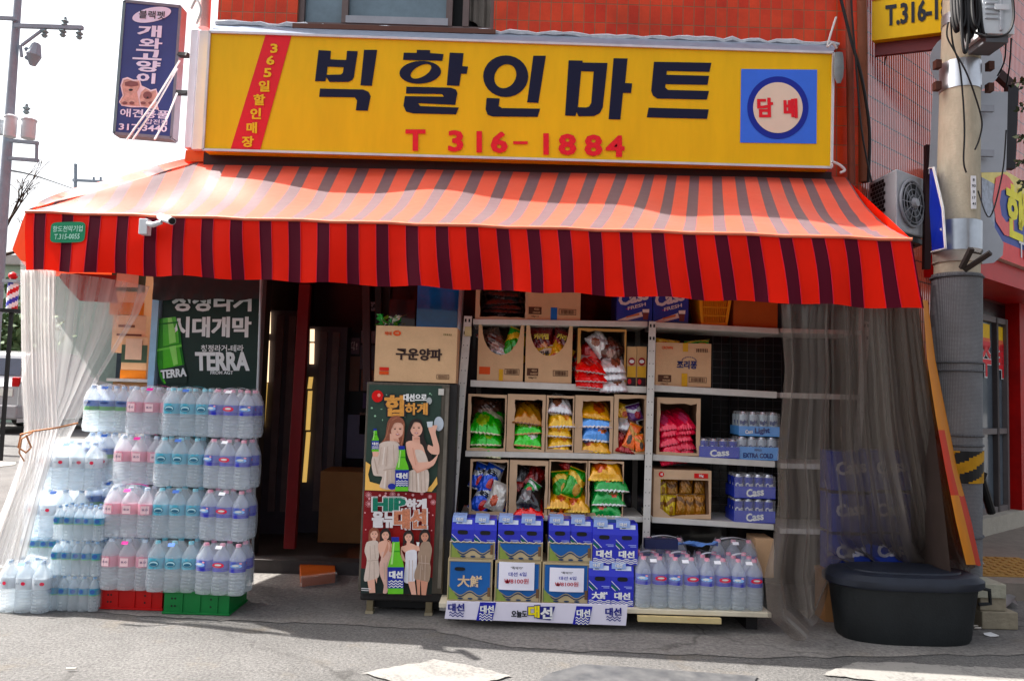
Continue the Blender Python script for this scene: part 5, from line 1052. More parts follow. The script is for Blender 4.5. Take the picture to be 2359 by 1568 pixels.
def bag_mesh(style, seed):
    """pillow bag lying in x (width) and z (height), 1 x 1, thickness about .3 in y"""
    c1, c2, c3, s = STY[style]; m1, m2, m3 = FOIL(c1), FOIL(c2), FOIL(c3); g = MB(); rs = random.Random(seed); NU, NV = 22, 26; a = [rs.uniform(0, 6.3) for _ in range(8)]
    def sy(u, v):
        e = max(0, 1 - abs(u) ** 2.6) ** .55 * max(0, 1 - abs(v / .93) ** 3.4) ** .6 if abs(v) < .93 else 0
        return e * .16 + .012 * math.sin(u * 9 + a[0]) * math.sin(v * 7 + a[1]) * e + .02 * math.sin(u * 26 + a[2]) * abs(v) ** 3 * max(0, 1 - abs(u)) + .014 * math.sin((u + v) * 11 + a[4]) * e
    def px(u, v): return u * (.5 - .035 * (1 - abs(v) ** 2) + .012 * math.sin(v * 13 + a[3]) * 0.5)
    def row(sgn): return [[(px(-1 + 2 * i / NU, -1 + 2 * j / NV), sgn * sy(-1 + 2 * i / NU, -1 + 2 * j / NV) + .004 * math.sin(i * 2.2) * (j in (0, NV)), .5 * (-1 + 2 * j / NV) + (.0025 if i % 2 else -.0025) * (j in (0, NV))) for i in range(NU + 1)] for j in range(NV + 1)]
    def mf(j, i):
        u, v = -1 + 2 * (i + .5) / NU, -1 + 2 * (j + .5) / NV
        if abs(v) > .9: return m2
        d = (u - .3 * math.sin(a[5])) ** 2 + (v + .35) ** 2
        if d < .16: return m3
        if abs(v - .35 - .25 * math.sin(u * 2 + a[6])) < .2: return m2
        return m1
    g.grid(row(-1), m1, mf); g.grid(row(1), m1, lambda j, i: m2 if abs(-1 + 2 * (j + .5) / NV) > .9 or (i + j) % 9 == 0 else m1)
    if s:
        g.text(s, .0, .2, .17, INK if c2[1] > 180 else mat((236, 214, 120), .4), 0, .06, fit=.62, surf=lambda x, z: -sy(max(-.95, min(.95, x * 2.05)), max(-.9, min(.9, z * 2))) - .012)
    return g
LBL = set()
def bag(style, x, y, z, w_, h_, t_, label, rot=(0, 0, 0), group='snack bags on the shelves'):
    """w x h bag of thickness t with its middle at x, y, z"""
    key = style + str(len(LBL) % 2); LBL.add(label)
    if key not in BAGS:
        BAGS[key] = bag_mesh(style, hash(style) % 97 if False else sum(map(ord, key))).build('snack_bag', None, True); o = BAGS[key]; me = o.data
        for v in me.vertices: v.co = v.co + ORG[o]
        tag(o, label, 'snack bag', group); o.location = (x, y, z); o.rotation_euler = rot; o.scale = (w_, t_ / .32, h_)
    else: o = dup(BAGS[key], (x, y, z), label, group, rot, (w_, t_ / .32, h_))
    return o
FR_ = random.Random(31)
def flat(style, l, t, r, b, Y, label, tilt=0.0, D=.24, yaw=0.0):
    x0, x1, z0, z1 = rect(l, t, r, b, Y); return bag(style, (x0 + x1) / 2, Y + D / 2, (z0 + z1) / 2, D, x1 - x0, max(.03, z1 - z0) * 1.25, label, (R_(90) + tilt * .3, R_(90) + tilt, yaw)) if False else bag(style, (x0 + x1) / 2, Y + D * .45, (z0 + z1) / 2, (x1 - x0) * FR_.uniform(1.0, 1.1), D * FR_.uniform(.95, 1.15), (z1 - z0) * 1.45, label, (R_(-62) + FR_.uniform(-.12, .12), tilt + FR_.uniform(-.06, .06), yaw + FR_.uniform(-.15, .15)))
def stand(style, l, t, r, b, Y, label, ang=0.0, lean=.15, yaw=0.0):
    x0, x1, z0, z1 = rect(l, t, r, b, Y); w_, h_ = x1 - x0, z1 - z0; return bag(style, (x0 + x1) / 2, Y + .05, (z0 + z1) / 2, w_, h_, min(.1, w_ * .45), label, (-lean, ang, yaw))
# ------------------------------------------------------------------ open cartons
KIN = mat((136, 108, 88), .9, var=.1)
def open_carton(label, l, t, r, b, Y, D=.30, key=None, rim=.035, m=None, top=True, cut=None, deco=None, bottom=.05, sideL=None):
    """carton with its front cut open: shell, cut rim"""
    m = m or mat((200, 172, 146), .85, var=.1); x0, x1, z0, z1 = rect(l, t, r, b, Y)
    if key: z0 = sz(key, (x0 + x1) / 2)
    o = thing('open_carton', label, 'box', ((x0 + x1) / 2, Y + D / 2, z0), 'open cartons of snacks on the shelves'); T = .006; g = MB()
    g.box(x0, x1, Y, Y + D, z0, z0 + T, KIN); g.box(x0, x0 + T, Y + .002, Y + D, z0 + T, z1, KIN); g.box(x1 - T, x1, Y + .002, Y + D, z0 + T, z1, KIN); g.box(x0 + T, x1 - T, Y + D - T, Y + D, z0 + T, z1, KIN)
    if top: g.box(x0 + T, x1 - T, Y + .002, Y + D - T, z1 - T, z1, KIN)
    g.build('shell', o); g = MB(); w_, h_ = x1 - x0, z1 - z0; rs = random.Random(int(l * 7 + t)); lf = rim if sideL is None else sideL
    def jag(n, amp): return [rs.uniform(-amp, amp) for _ in range(n)]
    out_ = [(x0, Y, z0), (x1, Y, z0), (x1, Y, z1), (x0, Y, z1)]
    if cut: inn = [(x0 + w_ * u, Y, z0 + h_ * v) for u, v in cut]
    else:
        inn = []; n = 7; tb_ = h_ * bottom; tp = rim * .8
        for k in range(n): inn.append((x0 + lf + (w_ - lf - rim * .5) * k / (n - 1), Y, z0 + tb_ + rs.uniform(-.004, .004)))
        for k in range(n): inn.append((x1 - rim * .5 + rs.uniform(-.004, .003), Y, z0 + tb_ + (h_ - tb_ - tp) * (k + .5) / n))
        for k in range(n): inn.append((x1 - rim * .5 - (w_ - lf - rim * .5) * k / (n - 1), Y, z1 - tp + rs.uniform(-.006, .004)))
        for k in range(n): inn.append((x0 + lf + rs.uniform(-.004, .004), Y, z1 - tp - (h_ - tb_ - tp) * (k + .5) / n))
    if cut and len(cut) and cut[0][1] > .999: g.poly([[(x0, Y, z0), (x1, Y, z0)] + [(x1, Y, z0 + h_ * cut[0][1])] + inn + [(x0, Y, z0 + h_ * cut[-1][1])]], m)
    else: g.poly([out_, inn], m)
    if deco: deco(g, x0, x1, z0, z1, Y - .003)
    g.build('front_panel', o, solid=-.004); return o
DB = mat((80, 50, 36), .7); TAPEY = mat((206, 160, 60), .5, coat=.2); ORD = mat((206, 88, 52), .6)
def marks(left=DB, txt=('4222', '104220', '148g×12')):
    def f(g, x0, x1, z0, z1, y):
        w_, h_ = x1 - x0, z1 - z0; bx, bz = x0 + w_ * .16, z0 + h_ * .17; bw = w_ * .24; bh = min(.05, h_ * .16)
        g.add([(bx - bw / 2, y, bz - bh / 2), (bx + bw / 2, y, bz - bh / 2), (bx + bw / 2, y, bz + bh / 2), (bx - bw / 2, y, bz + bh / 2)], [(0, 1, 2, 3)], left)
        g.text(txt[0], bx + .01, bz + bh * .22, bh * .26, KRAFT, y - .002, .02); g.text(txt[1], bx + .01, bz - bh * .25, bh * .26, KRAFT, y - .002, .02); g.text(txt[2], bx, bz - bh * .8, bh * .3, left, y, .01)
        cx_, cz = x0 + w_ * .76, z0 + h_ * .16; cw, ch = w_ * .32, bh * .8
        for a, b, c, d in ((-.5, .5, -.5, -.42), (-.5, .5, .42, .5), (-.5, -.47, -.42, .42), (.47, .5, -.42, .42)): g.add([(cx_ + a * cw, y, cz + c * ch), (cx_ + b * cw, y, cz + c * ch), (cx_ + b * cw, y, cz + d * ch), (cx_ + a * cw, y, cz + d * ch)], [(0, 1, 2, 3)], DB)
        rs = random.Random(5); q = -.38
        while q < .38: e = rs.uniform(.01, .035); g.add([(cx_ + q * cw, y, cz - ch * .34), (cx_ + (q + e) * cw, y, cz - ch * .34), (cx_ + (q + e) * cw, y, cz + ch * .34), (cx_ + q * cw, y, cz + ch * .34)], [(0, 1, 2, 3)], DB); q += e + rs.uniform(.01, .03)
    return f
def tape(g, x0, x1, z0, z1, y, u, v0, v1, w_, m): g.add([(x0 + (x1 - x0) * u - w_, y - .001, z0 + (z1 - z0) * v0), (x0 + (x1 - x0) * u + w_, y - .001, z0 + (z1 - z0) * v0), (x0 + (x1 - x0) * u + w_, y - .001, z0 + (z1 - z0) * v1), (x0 + (x1 - x0) * u - w_, y - .001, z0 + (z1 - z0) * v1)], [(0, 1, 2, 3)], m)
scoop = [(.97, 1.0)] + [(.5 + .42 * math.cos(t), .92 - .48 * math.sin(t)) for t in [math.pi * k / 12 for k in range(13)]] + [(.03, 1.0)]
scoop[0] = (.95, 1.0)
Y1 = YSH + .02
# top shelf
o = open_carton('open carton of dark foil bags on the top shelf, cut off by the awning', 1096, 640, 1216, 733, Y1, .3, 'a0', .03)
for k in range(5): flat('black', 1112, 655 + k * 14, 1206, 672 + k * 14, Y1 + .02, ('uppermost', 'second', 'third', 'fourth', 'lowest')[k] + ' black foil bag in the open carton on the top shelf', .04 * (-1) ** k, .25)
def cc(g, x0, x1, z0, z1, y):
    marks()(g, x0, x1, z0, z1, y); tape(g, x0, x1, z0, z1, y, .51, 0, .24, .022, mat((46, 100, 176), .4)); g.text('CORN CHIPS', x0 + (x1 - x0) * .66, z1 - (z1 - z0) * .32, .022, DB, y, .02, fit=.11); g.text('군옥수수맛', x0 + (x1 - x0) * .7, z1 - (z1 - z0) * .42, .018, DB, y, .01, fit=.065); g.disc(x0 + (x1 - x0) * .38, z1 - (z1 - z0) * .22, .035, .022, mat((196, 70, 50), .6), y, 16)
carton('sealed corn chips carton with blue tape on the top shelf', 1214, 618, 1338, 735, Y1, .3, KRAFT, cc, z0=sz('a0', W(1276, 735, Y1).x))
BCASE = mat((40, 58, 142), .4, var=.12, coat=.3)
def beer(g, x0, x1, z0, z1, y):
    w_, h_ = x1 - x0, z1 - z0; cx_ = (x0 + x1) / 2; sv = mat((214, 206, 210), .4); g.text('Cass', cx_ - .01, z0 + h_ * .63, h_ * .32, sv, y, .05, rot=.28, fit=w_ * .84, shear=.12); g.text('FRESH', cx_ + w_ * .06, z0 + h_ * .385, h_ * .085, sv, y, .03, rot=.28, fit=w_ * .52, shear=.2)
    g.add([(x0 + .005, y, z0 + .004), (x0 + w_ * .3, y, z0 + .004), (x0 + w_ * .74, y, z0 + h_ * .13), (x0 + w_ * .7, y, z0 + h_ * .25)], [(0, 1, 2, 3)], mat((218, 202, 196), .5)); g.add([(x0 + w_ * .28, y - .001, z0 + h_ * .08), (x0 + w_ * .64, y - .001, z0 + h_ * .16), (x0 + w_ * .64, y - .001, z0 + h_ * .215), (x0 + w_ * .26, y - .001, z0 + h_ * .11)], [(0, 1, 2, 3)], mat((200, 120, 84), .5))
    gx = x0 + w_ * .82; g.add([(gx - .018, y - .002, z0 + h_ * .05), (gx + .014, y - .002, z0 + h_ * .05), (gx + .02, y - .002, z0 + h_ * .24), (gx - .022, y - .002, z0 + h_ * .24)], [(0, 1, 2, 3)], mat((110, 60, 60), .4)); g.add([(gx - .023, y - .003, z0 + h_ * .23), (gx + .021, y - .003, z0 + h_ * .23), (gx + .022, y - .003, z0 + h_ * .32), (gx - .024, y - .003, z0 + h_ * .31)], [(0, 1, 2, 3)], mat((230, 224, 220), .5)); tape(g, x0, x1, z0, z1, y, .34, .3, .315, .02, mat((190, 40, 110), .5))
for k, (l, r) in enumerate(((1421, 1503), (1505, 1586))): carton(('left', 'right')[k] + ' of the two dark blue beer cases side by side on the top shelf', l, 650, r, (737, 741)[k], Y1, .3, BCASE, beer, 'beer_case', 'beer case', z0=sz('a0' if k == 0 else 'b0', W(l + 40, 700, Y1).x), group='dark blue beer cases')
# yellow basket
bk = thing('basket', 'yellow slotted plastic basket on the top shelf beside a brown carton', 'basket', tuple(W(1645, 744, Y1))); g = MB(); x0, x1, z0, z1 = rect(1616, 655, 1676, 744, Y1); z0 = sz('b0', (x0 + x1) / 2); YBK = mat((224, 158, 50), .45, var=.05); fl_ = .035
P = lambda u, v: V((x0 - fl_ * v + (x1 - x0 + 2 * fl_ * v) * u, Y1 - .03 * v, z0 + (z1 - z0) * v))
for u in [0, .06] : pass
def strip(u0, u1, v0, v1): g.hexa([P(u0, v0), P(u1, v0), P(u1, v0) + V((0, .005, 0)), P(u0, v0) + V((0, .005, 0)), P(u0, v1), P(u1, v1), P(u1, v1) + V((0, .005, 0)), P(u0, v1) + V((0, .005, 0))], YBK)
strip(0, .1, 0, 1); strip(.9, 1, 0, 1)
for k in range(13): u = .1 + .8 * k / 13; strip(u - .012, u + .012, .05, .96)
for v in (0, .22, .42, .64, .92): strip(.1, .9, v, v + .07 if v in (0, .92) else v + .025)
g.build('front_grille', bk); g = MB(); g.hexa([P(0, 0) + V((0, .24, 0)), P(1, 0) + V((0, .24, 0)), P(1, 0) + V((0, .245, 0)), P(0, 0) + V((0, .245, 0)), P(0, 1) + V((0, .3, 0)), P(1, 1) + V((0, .3, 0)), P(1, 1) + V((0, .305, 0)), P(0, 1) + V((0, .305, 0))], YBK)
for u in (0, 1): g.add([P(u, 0), P(u, 1), P(u, 1) + V((0, .3, 0)), P(u, 0) + V((0, .24, 0))], [(0, 1, 2, 3)], YBK)
g.build('side_wall', bk)
carton('plain reddish brown carton at the end of the top shelf', 1690, 660, 1792, 748, Y1, .3, KRAFT_R, None, z0=sz('b0', W(1740, 750, Y1).x))
# second shelf
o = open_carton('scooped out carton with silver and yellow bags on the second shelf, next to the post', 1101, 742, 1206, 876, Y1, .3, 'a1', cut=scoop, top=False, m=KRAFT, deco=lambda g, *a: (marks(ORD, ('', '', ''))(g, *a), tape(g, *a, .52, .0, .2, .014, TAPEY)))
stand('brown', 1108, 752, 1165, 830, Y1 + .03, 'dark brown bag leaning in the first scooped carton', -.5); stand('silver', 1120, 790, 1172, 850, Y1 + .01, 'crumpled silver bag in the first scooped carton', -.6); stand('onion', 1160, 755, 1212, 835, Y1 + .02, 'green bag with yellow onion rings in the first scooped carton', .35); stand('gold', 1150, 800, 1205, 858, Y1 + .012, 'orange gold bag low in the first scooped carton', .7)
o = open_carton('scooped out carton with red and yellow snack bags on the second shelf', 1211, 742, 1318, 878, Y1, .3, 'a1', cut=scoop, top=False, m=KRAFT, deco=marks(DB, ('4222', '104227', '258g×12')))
stand('caramel', 1220, 752, 1275, 832, Y1 + .05, 'dark red caramel peanut bag standing upright in the scooped carton', -.03); stand('caramel', 1268, 756, 1322, 830, Y1 + .055, 'dark red bag tilted to the right in the scooped carton', .3); stand('jolly', 1222, 795, 1278, 862, Y1 + .012, 'yellow bag with black lettering low in the scooped carton', -.12); stand('gold', 1262, 790, 1318, 850, Y1 + .018, 'yellow bag leaning right in the scooped carton', .5)
g = MB(); 
o = open_carton('tall open carton spilling red and silver bags on the second shelf', 1330, 757, 1442, 882, Y1, .3, 'a1', .022, mat((190, 150, 100), .85), bottom=.02)
stand('red', 1340, 775, 1400, 835, Y1 + .06, 'dark red bag inside the tall open carton', .7); stand('silver', 1352, 768, 1412, 812, Y1 + .02, 'crumpled silver bag at the top of the tall open carton', .9); stand('brown', 1386, 782, 1438, 832, Y1 + .01, 'brown and silver bag at the right of the tall open carton', .6)
for k in range(3): flat('crimson', 1325, 826 + 19 * k, 1398, 846 + 19 * k, Y1 - .05, ('upper', 'middle', 'lower')[k] + ' bright red bag spilling out of the tall open carton', .05, .26); flat('silver', 1386, 824 + 19 * k, 1446, 848 + 19 * k, Y1 - .05, ('upper', 'middle', 'lower')[k] + ' silver bag spilling out of the tall open carton', -.08, .26)
def bx(g, x0, x1, z0, z1, y):
    w_, h_ = x1 - x0, z1 - z0; tape(g, x0, x1, z0, z1, y, .5, .0, .22, w_ * .46, mat((46, 20, 26), .5)); tape(g, x0, x1, z0, z1, y, .5, .22, .5, w_ * .44, mat((214, 170, 84), .5)); g.disc((x0 + x1) / 2, z0 + h_ * .62, w_ * .36, h_ * .1, mat((150, 30, 40), .4), y - .002, 20); g.disc((x0 + x1) / 2, z0 + h_ * .62, w_ * .26, h_ * .045, WHITE, y - .005, 14); g.disc(x0 + w_ * .3, z0 + h_ * .11, w_ * .2, h_ * .07, mat((200, 40, 60), .4), y - .003, 14)
for k in range(2): carton(('left', 'right')[k] + ' of two slim cream biscuit boxes beside the tall open carton', 1444 + 23 * k, 798, 1466 + 23 * k, 880, Y1 + .02, .18, mat((206, 170, 130), .6), bx, 'biscuit_box', 'box', z0=sz('a1', W(1466, 880, Y1).x), group='slim biscuit boxes')
def jd(g, x0, x1, z0, z1, y):
    marks(DB, ('6080', '004228', '198g×12'))(g, x0, x1, z0, z1, y); NV = mat((40, 46, 96), .6); w_, h_ = x1 - x0, z1 - z0; g.text('조리퐁', x0 + w_ * .56, z0 + h_ * .5, .055, NV, y, .04, fit=w_ * .36); g.text('CROWN', x0 + w_ * .2, z1 - h_ * .12, .02, ORD, y, .03, fit=w_ * .2)
    for t in range(16):
        q = math.pi * (t / 16 * 1.3 - .3); g.disc(x0 + w_ * .6 + math.cos(q) * w_ * .13, z0 + h_ * .58 + math.sin(q) * h_ * .1, .004, .004, NV, y, 6)
    tape(g, x0, x1, z0, z1, y, .52, 0, .3, .02, TAPEY); tape(g, x0, x1, z0, z1, y, .53, .8, 1.0, .018, TAPEY); g.text('|||||||', x0 + w_ * .83, z1 - h_ * .16, .025, DB, y, .03, fit=w_ * .2)
jc = carton('large sealed carton with navy Korean lettering on the second shelf beside the post', 1511, 790, 1638, 889, Y1, .3, KRAFT, jd, z0=sz('b1', W(1570, 890, Y1).x)); 
stand('gold', 1513, 780, 1570, 800, Y1 + .06, 'yellow bag sticking out of the top of the large sealed carton', .1); stand('onion', 1580, 782, 1640, 800, Y1 + .08, 'green bag sticking out of the top of the large sealed carton', -.1)
# third shelf
Y2 = YSH - .01
oc = [('first open carton from the post on the third shelf, with green bags', 1077, 908, 1166, 1040, .02), ('second open carton from the post on the third shelf, with light green bags', 1168, 908, 1256, 1040, .05), ('third open carton on the third shelf, with yellow bags', 1258, 911, 1322, 1040, .012), ('fourth open carton on the third shelf, with blue bags', 1324, 911, 1412, 1040, .05), ('narrow open carton with orange bags at the end of the third shelf', 1414, 909, 1489, 1042, .03)]
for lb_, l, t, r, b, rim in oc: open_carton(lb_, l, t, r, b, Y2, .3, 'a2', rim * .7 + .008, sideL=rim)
for k, (t, b) in enumerate(((960, 990), (988, 1012), (1011, 1037))): flat('green', 1083, t, 1160, b, Y2 + .0, ('upper', 'middle', 'lowest')[k] + ' green bag in the first open carton of the third shelf', .05 * (-1) ** k, .27)
stand('brown', 1085, 918, 1158, 968, Y2 + .14, 'dull brown foil bag behind the green bags of the first carton', .1)
for k, (s, t, b) in enumerate((('amber', 938, 970), ('lime', 962, 988), ('lime', 986, 1016), ('lime', 1014, 1038))): flat(s, 1182, t, 1252, b, Y2 + .0, ('brown bag topping the light green bags of the second carton', 'uppermost light green bag in the second carton of the third shelf', 'middle light green bag in the second carton of the third shelf', 'lowest light green bag in the second carton of the third shelf')[k], .06 * (-1) ** k, .27)
for k, (s, t, b) in enumerate((('silver', 920, 950), ('yellow', 945, 980), ('yellow', 976, 998), ('yellow', 996, 1012), ('yellow', 1010, 1038))): flat(s, 1260, t, 1320, b, Y2 - .01, ('grey foil bag on top of the yellow bags of the third carton',) [0] if k == 0 else ('first', 'second', 'third', 'lowest')[k - 1] + ' yellow bag from the top in the third carton', .05 * (-1) ** k, .27)
for k, (s, t, b) in enumerate((('gold', 930, 950), ('sky', 944, 976), ('sky', 974, 1010), ('gold', 1008, 1036))): flat(s, 1336, t, 1410, b, Y2 - .0, ('gold bag on top in the fourth carton of the third shelf', 'upper light blue bag in the fourth carton', 'lower light blue bag in the fourth carton', 'golden bag at the bottom of the fourth carton')[k], .04 * (-1) ** k, .28)
stand('gold', 1420, 930, 1456, 965, Y2 + .06, 'gold foil bag at the top of the narrow carton', .3); stand('purple', 1445, 930, 1482, 972, Y2 + .04, 'purple and white bag at the top of the narrow carton', -.3); flat('silver', 1422, 962, 1480, 984, Y2 + .02, 'silver bag in the middle of the narrow carton', .1, .26); stand('red', 1420, 984, 1454, 1030, Y2 + .03, 'dark red bag in the narrow carton', .1); stand('orange', 1444, 975, 1474, 1035, Y2 - .04, 'bright orange bag leaning out of the narrow carton', .35); stand('orange', 1464, 1000, 1488, 1042, Y2 - .06, 'smaller bright orange bag hanging out of the narrow carton', -.15); flat('red', 1418, 1012, 1462, 1034, Y2 - .01, 'red bag at the bottom of the narrow carton', .1, .26)
def pkd(g, x0, x1, z0, z1, y): g.text('12', x1 - .03, z0 + .03, .02, DB, y, .01)
open_carton('open carton full of bright pink snack bags beside the middle post', 1513, 916, 1613, 1050, Y2, .3, 'b2', .05, sideL=.02, deco=pkd)
for k in range(6): flat('pink', 1517, 960 + 15 * k, 1566 + 6 * (k % 2), 982 + 15 * k, Y2 + .01, ('first', 'second', 'third', 'fourth', 'fifth', 'lowest')[k] + ' bright pink bag from the top at the left of the pink carton', -.22, .26); flat('pink', 1552, 956 + 15 * k, 1600, 980 + 15 * k, Y2 + .02, ('first', 'second', 'third', 'fourth', 'fifth', 'lowest')[k] + ' bright pink bag from the top at the right of the pink carton', -.12, .26)
# fourth shelf
Y3 = YSH - .03
for lb_, l, t, r, b, rim in (('open carton with blue snack bags at the left end of the lowest snack shelf', 1082, 1058, 1170, 1188, .015), ('open carton with dark red snack bags on the lowest snack shelf', 1173, 1060, 1262, 1190, .05), ('open carton with green onion ring bags on the lowest snack shelf', 1264, 1060, 1352, 1190, .01), ('open carton with white and green bags on the lowest snack shelf', 1354, 1062, 1436, 1192, .01)): open_carton(lb_, l, t, r, b, Y3, .3, 'a3', rim * .6 + .008, sideL=rim)
for s, l, t, r, b, a, d, lb_ in (('blue', 1086, 1066, 1122, 1130, .35, .06, 'blue and white bag upright at the upper left of the blue bag carton'), ('blue', 1108, 1068, 1148, 1140, .45, .04, 'blue bag with a red logo in the middle of the blue bag carton'), ('silver', 1140, 1070, 1158, 1120, .3, .1, 'slim beige bag at the back of the blue bag carton'), ('blue', 1088, 1120, 1134, 1186, .5, .0, 'large blue bag at the lower left of the blue bag carton'), ('white', 1124, 1112, 1170, 1180, .35, -.02, 'white and brown bag leaning out of the blue bag carton'), ('blue', 1140, 1130, 1172, 1185, .3, .03, 'blue bag at the lower right of the blue bag carton'),
 ('black', 1186, 1075, 1212, 1130, .5, .08, 'black bag with white lettering in the dark red bag carton'), ('red', 1205, 1072, 1250, 1140, .6, .1, 'large dark red bag at the back of its carton'), ('red', 1184, 1110, 1206, 1165, .0, .03, 'bright red bag at the left of the dark red bag carton'), ('mint', 1208, 1108, 1242, 1145, .6, .03, 'small mint and white bag in the dark red bag carton'),
 ('red', 1290, 1066, 1330, 1092, .9, .08, 'dark red bag on top of the onion ring bags'), ('onion', 1272, 1085, 1316, 1150, -.1, .02, 'green onion ring bag at the left of its carton'), ('onion', 1302, 1080, 1350, 1152, .35, .0, 'green onion ring bag at the right of its carton')): stand(s, l, t, r, b, Y3 + d, lb_, a, .2)
for s, l, t, r, b, lb_ in (('black', 1184, 1132, 1248, 1166, 'black bag with pink lettering low in the dark red bag carton'), ('crimson', 1184, 1160, 1252, 1186, 'red and teal bag at the bottom of the dark red bag carton'), ('gold', 1262, 1140, 1318, 1168, 'left golden bag below the onion ring bags'), ('gold', 1306, 1142, 1364, 1172, 'right golden bag below the onion ring bags'), ('orange', 1264, 1164, 1312, 1186, 'orange bag at the bottom of the onion ring carton'), ('gold', 1362, 1062, 1436, 1098, 'amber bag on top of the white and green bags'), ('mint', 1364, 1092, 1446, 1130, 'uppermost white and green bag of its stack'), ('mint', 1362, 1124, 1440, 1160, 'middle white and green bag of its stack'), ('mint', 1360, 1152, 1432, 1186, 'lowest white and green bag of its stack')): flat(s, l, t, r, b, Y3 - .02, lb_, random.uniform(-.06, .06), .27)
def nd(g, x0, x1, z0, z1, y):
    w_, h_ = x1 - x0, z1 - z0; g.disc(x0 + w_ * .13, z1 - h_ * .1, .018, .018, mat((196, 40, 40), .5), y, 14); g.text('새우깡'[0:1], x0 + w_ * .13, z1 - h_ * .1, .018, WHITE, y - .002, .02); g.add([(x1 - w_ * .3, y, z1 - h_ * .16), (x1 - w_ * .06, y, z1 - h_ * .16), (x1 - w_ * .06, y, z1 - h_ * .06), (x1 - w_ * .3, y, z1 - h_ * .06)], [(0, 1, 2, 3)], mat((196, 40, 40), .5)); g.text('25g', x1 - w_ * .18, z1 - h_ * .11, .02, WHITE, y - .002, .03)
open_carton('wide open carton of upright yellow and amber bags on the lowest right shelf', 1505, 1082, 1638, 1200, Y3, .3, 'b3', .03, sideL=.03, cut=[(.12, .2), (.12, .8), (.95, .8), (.97, .1), (.5, .07), (.3, .03)], deco=nd)
for k, (s, l, r, t, b) in enumerate((('maize', 1516, 1540, 1100, 1145), ('maize', 1514, 1534, 1140, 1190), ('maize', 1532, 1560, 1140, 1195), ('amber', 1536, 1566, 1100, 1150), ('amber', 1560, 1586, 1140, 1190), ('amber', 1582, 1606, 1140, 1192), ('amber', 1568, 1600, 1098, 1145), ('amber', 1604, 1630, 1140, 1194), ('amber', 1602, 1630, 1100, 1146))): stand(s, l, t, r, b, Y3 + (.05 if b > 1160 else .09), ('yellow', 'amber')[s == 'amber'] + f' upright bag in the wide open carton, {("upper left", "lower left corner", "front second from left", "upper second from left", "front middle", "front fourth from left", "upper middle", "lower right", "upper right")[k]}', .05 * (-1) ** k, .08)
# ------------------------------------------------------------------ canned beer
def can_mesh(c, s, tc):
    g = MB(); g.lathe([(.022, 0), (.0325, .008), (.033, .02), (.033, .1), (.0325, .106)], mat(c, .25, metal=.3, var=.03, coat=.3), 14); g.lathe([(.0325, .1061), (.027, .118), (.026, .12), (.022, .117)], mat((205, 206, 210), .25, metal=.8), 14)
    if s: g.text(s, 0, .065, .026, tc, 0, .04, rot=.15, fit=.05, surf=lambda x, z: -math.sqrt(max(1e-5, .0335 ** 2 - x * x)) - .0015)
    return g
CANS = {}
def can_pack(label, xc, Y, z, n, m_, cc_, s, tray, tray_h, tx, txm=WHITE, wrap=True):
    o = thing('can_pack', label, 'beer pack', (xc, Y, z), 'packs of canned beer', True); p = .067; wd = n * p
    if (cc_, s) not in CANS: CANS[(cc_, s)] = data_of(can_mesh(cc_, s, m_), 'can', o)
    for j in range(3):
        for i in range(n):
            c = bpy.data.objects.new('can', CANS[(cc_, s)]); COL.objects.link(c); c.parent = o; c.location = ((i - (n - 1) / 2) * p, (j + .5) * p, .004)
    g = MB(); h = tray_h; x0, x1 = -wd / 2 - .003, wd / 2 + .003; D = 3 * p + .004; g.box(x0, x1, -.003, -.0005, 0, h, tray); g.box(x0, x0 + .002, 0, D, 0, h, tray); g.box(x1 - .002, x1, 0, D, 0, h, tray); g.box(x0, x1, 0, D, .0, .003, tray)
    for (t, xx, zz_, hh, ft, mm, rt) in tx: g.text(t, xx, zz_, hh, mm, -.005, .05, rot=rt, fit=ft)
    g.build('tray', o)
    if wrap: g = MB(); g.grid([[(x0 + (x1 - x0) * k / 8, -.006, .004), (x0 + (x1 - x0) * k / 8, -.006 + .002 * math.sin(k), .118), (x0 + (x1 - x0) * k / 8, D / 2, .126 + .004 * math.sin(k * 2)), (x0 + (x1 - x0) * k / 8, D, .118)] for k in range(9)], WRAP); g.build('shrink_wrap', o, True)
    return o
CB = (44, 58, 160); TB = mat((48, 62, 170), .35, var=.06, coat=.3); LB = mat((104, 160, 222), .4, var=.06); NVY = mat((24, 44, 110), .4)
xk = W(1738, 1200, Y3).x
for k in range(2): can_pack(('lower', 'upper')[k] + ' blue canned beer pack in the stack of two on the lowest right shelf', xk, Y3, sz('b3', xk) + k * .128 * 1.25, 4, WHITE, CB, 'Cass', TB, .062, [('Cass', .0, .032, .042, .115, WHITE, .12)]).scale = (1, 1, 1.25)
xk = W(1746, 1050, Y2).x; q = can_pack('light blue tray of cold beer cans at the bottom of the third shelf pair', xk, Y2, sz('b2', xk), 4, NVY, (196, 204, 214), 'Cass', LB, .07, [('EXTRA COLD', .0, .024, .026, .2, NVY, 0), ('아이스', 0, .054, .014, .05, NVY, 0)]); q.scale = (1, 1, 1.22)
q2 = can_pack('light blue tray of light beer cans on top of the cold beer tray', xk + .01, Y2 + .01, sz('b2', xk) + .158, 4, NVY, (196, 206, 214), 'light', LB, .05, [('Light', .02, .026, .036, .1, NVY, .05), ('Cass', -.07, .022, .02, .05, WHITE, .1)]); q2.scale = (1, 1, 1.3)
xk = W(1656, 1050, Y2).x; can_pack('opened blue canned beer pack lying lower beside the pink carton', xk, Y2 - .01, sz('b2', xk), 4, WHITE, CB, 'Cass', TB, .075, [('Cass', .0, .034, .045, .13, WHITE, .1)]).scale = (.98, 1, 1.0)
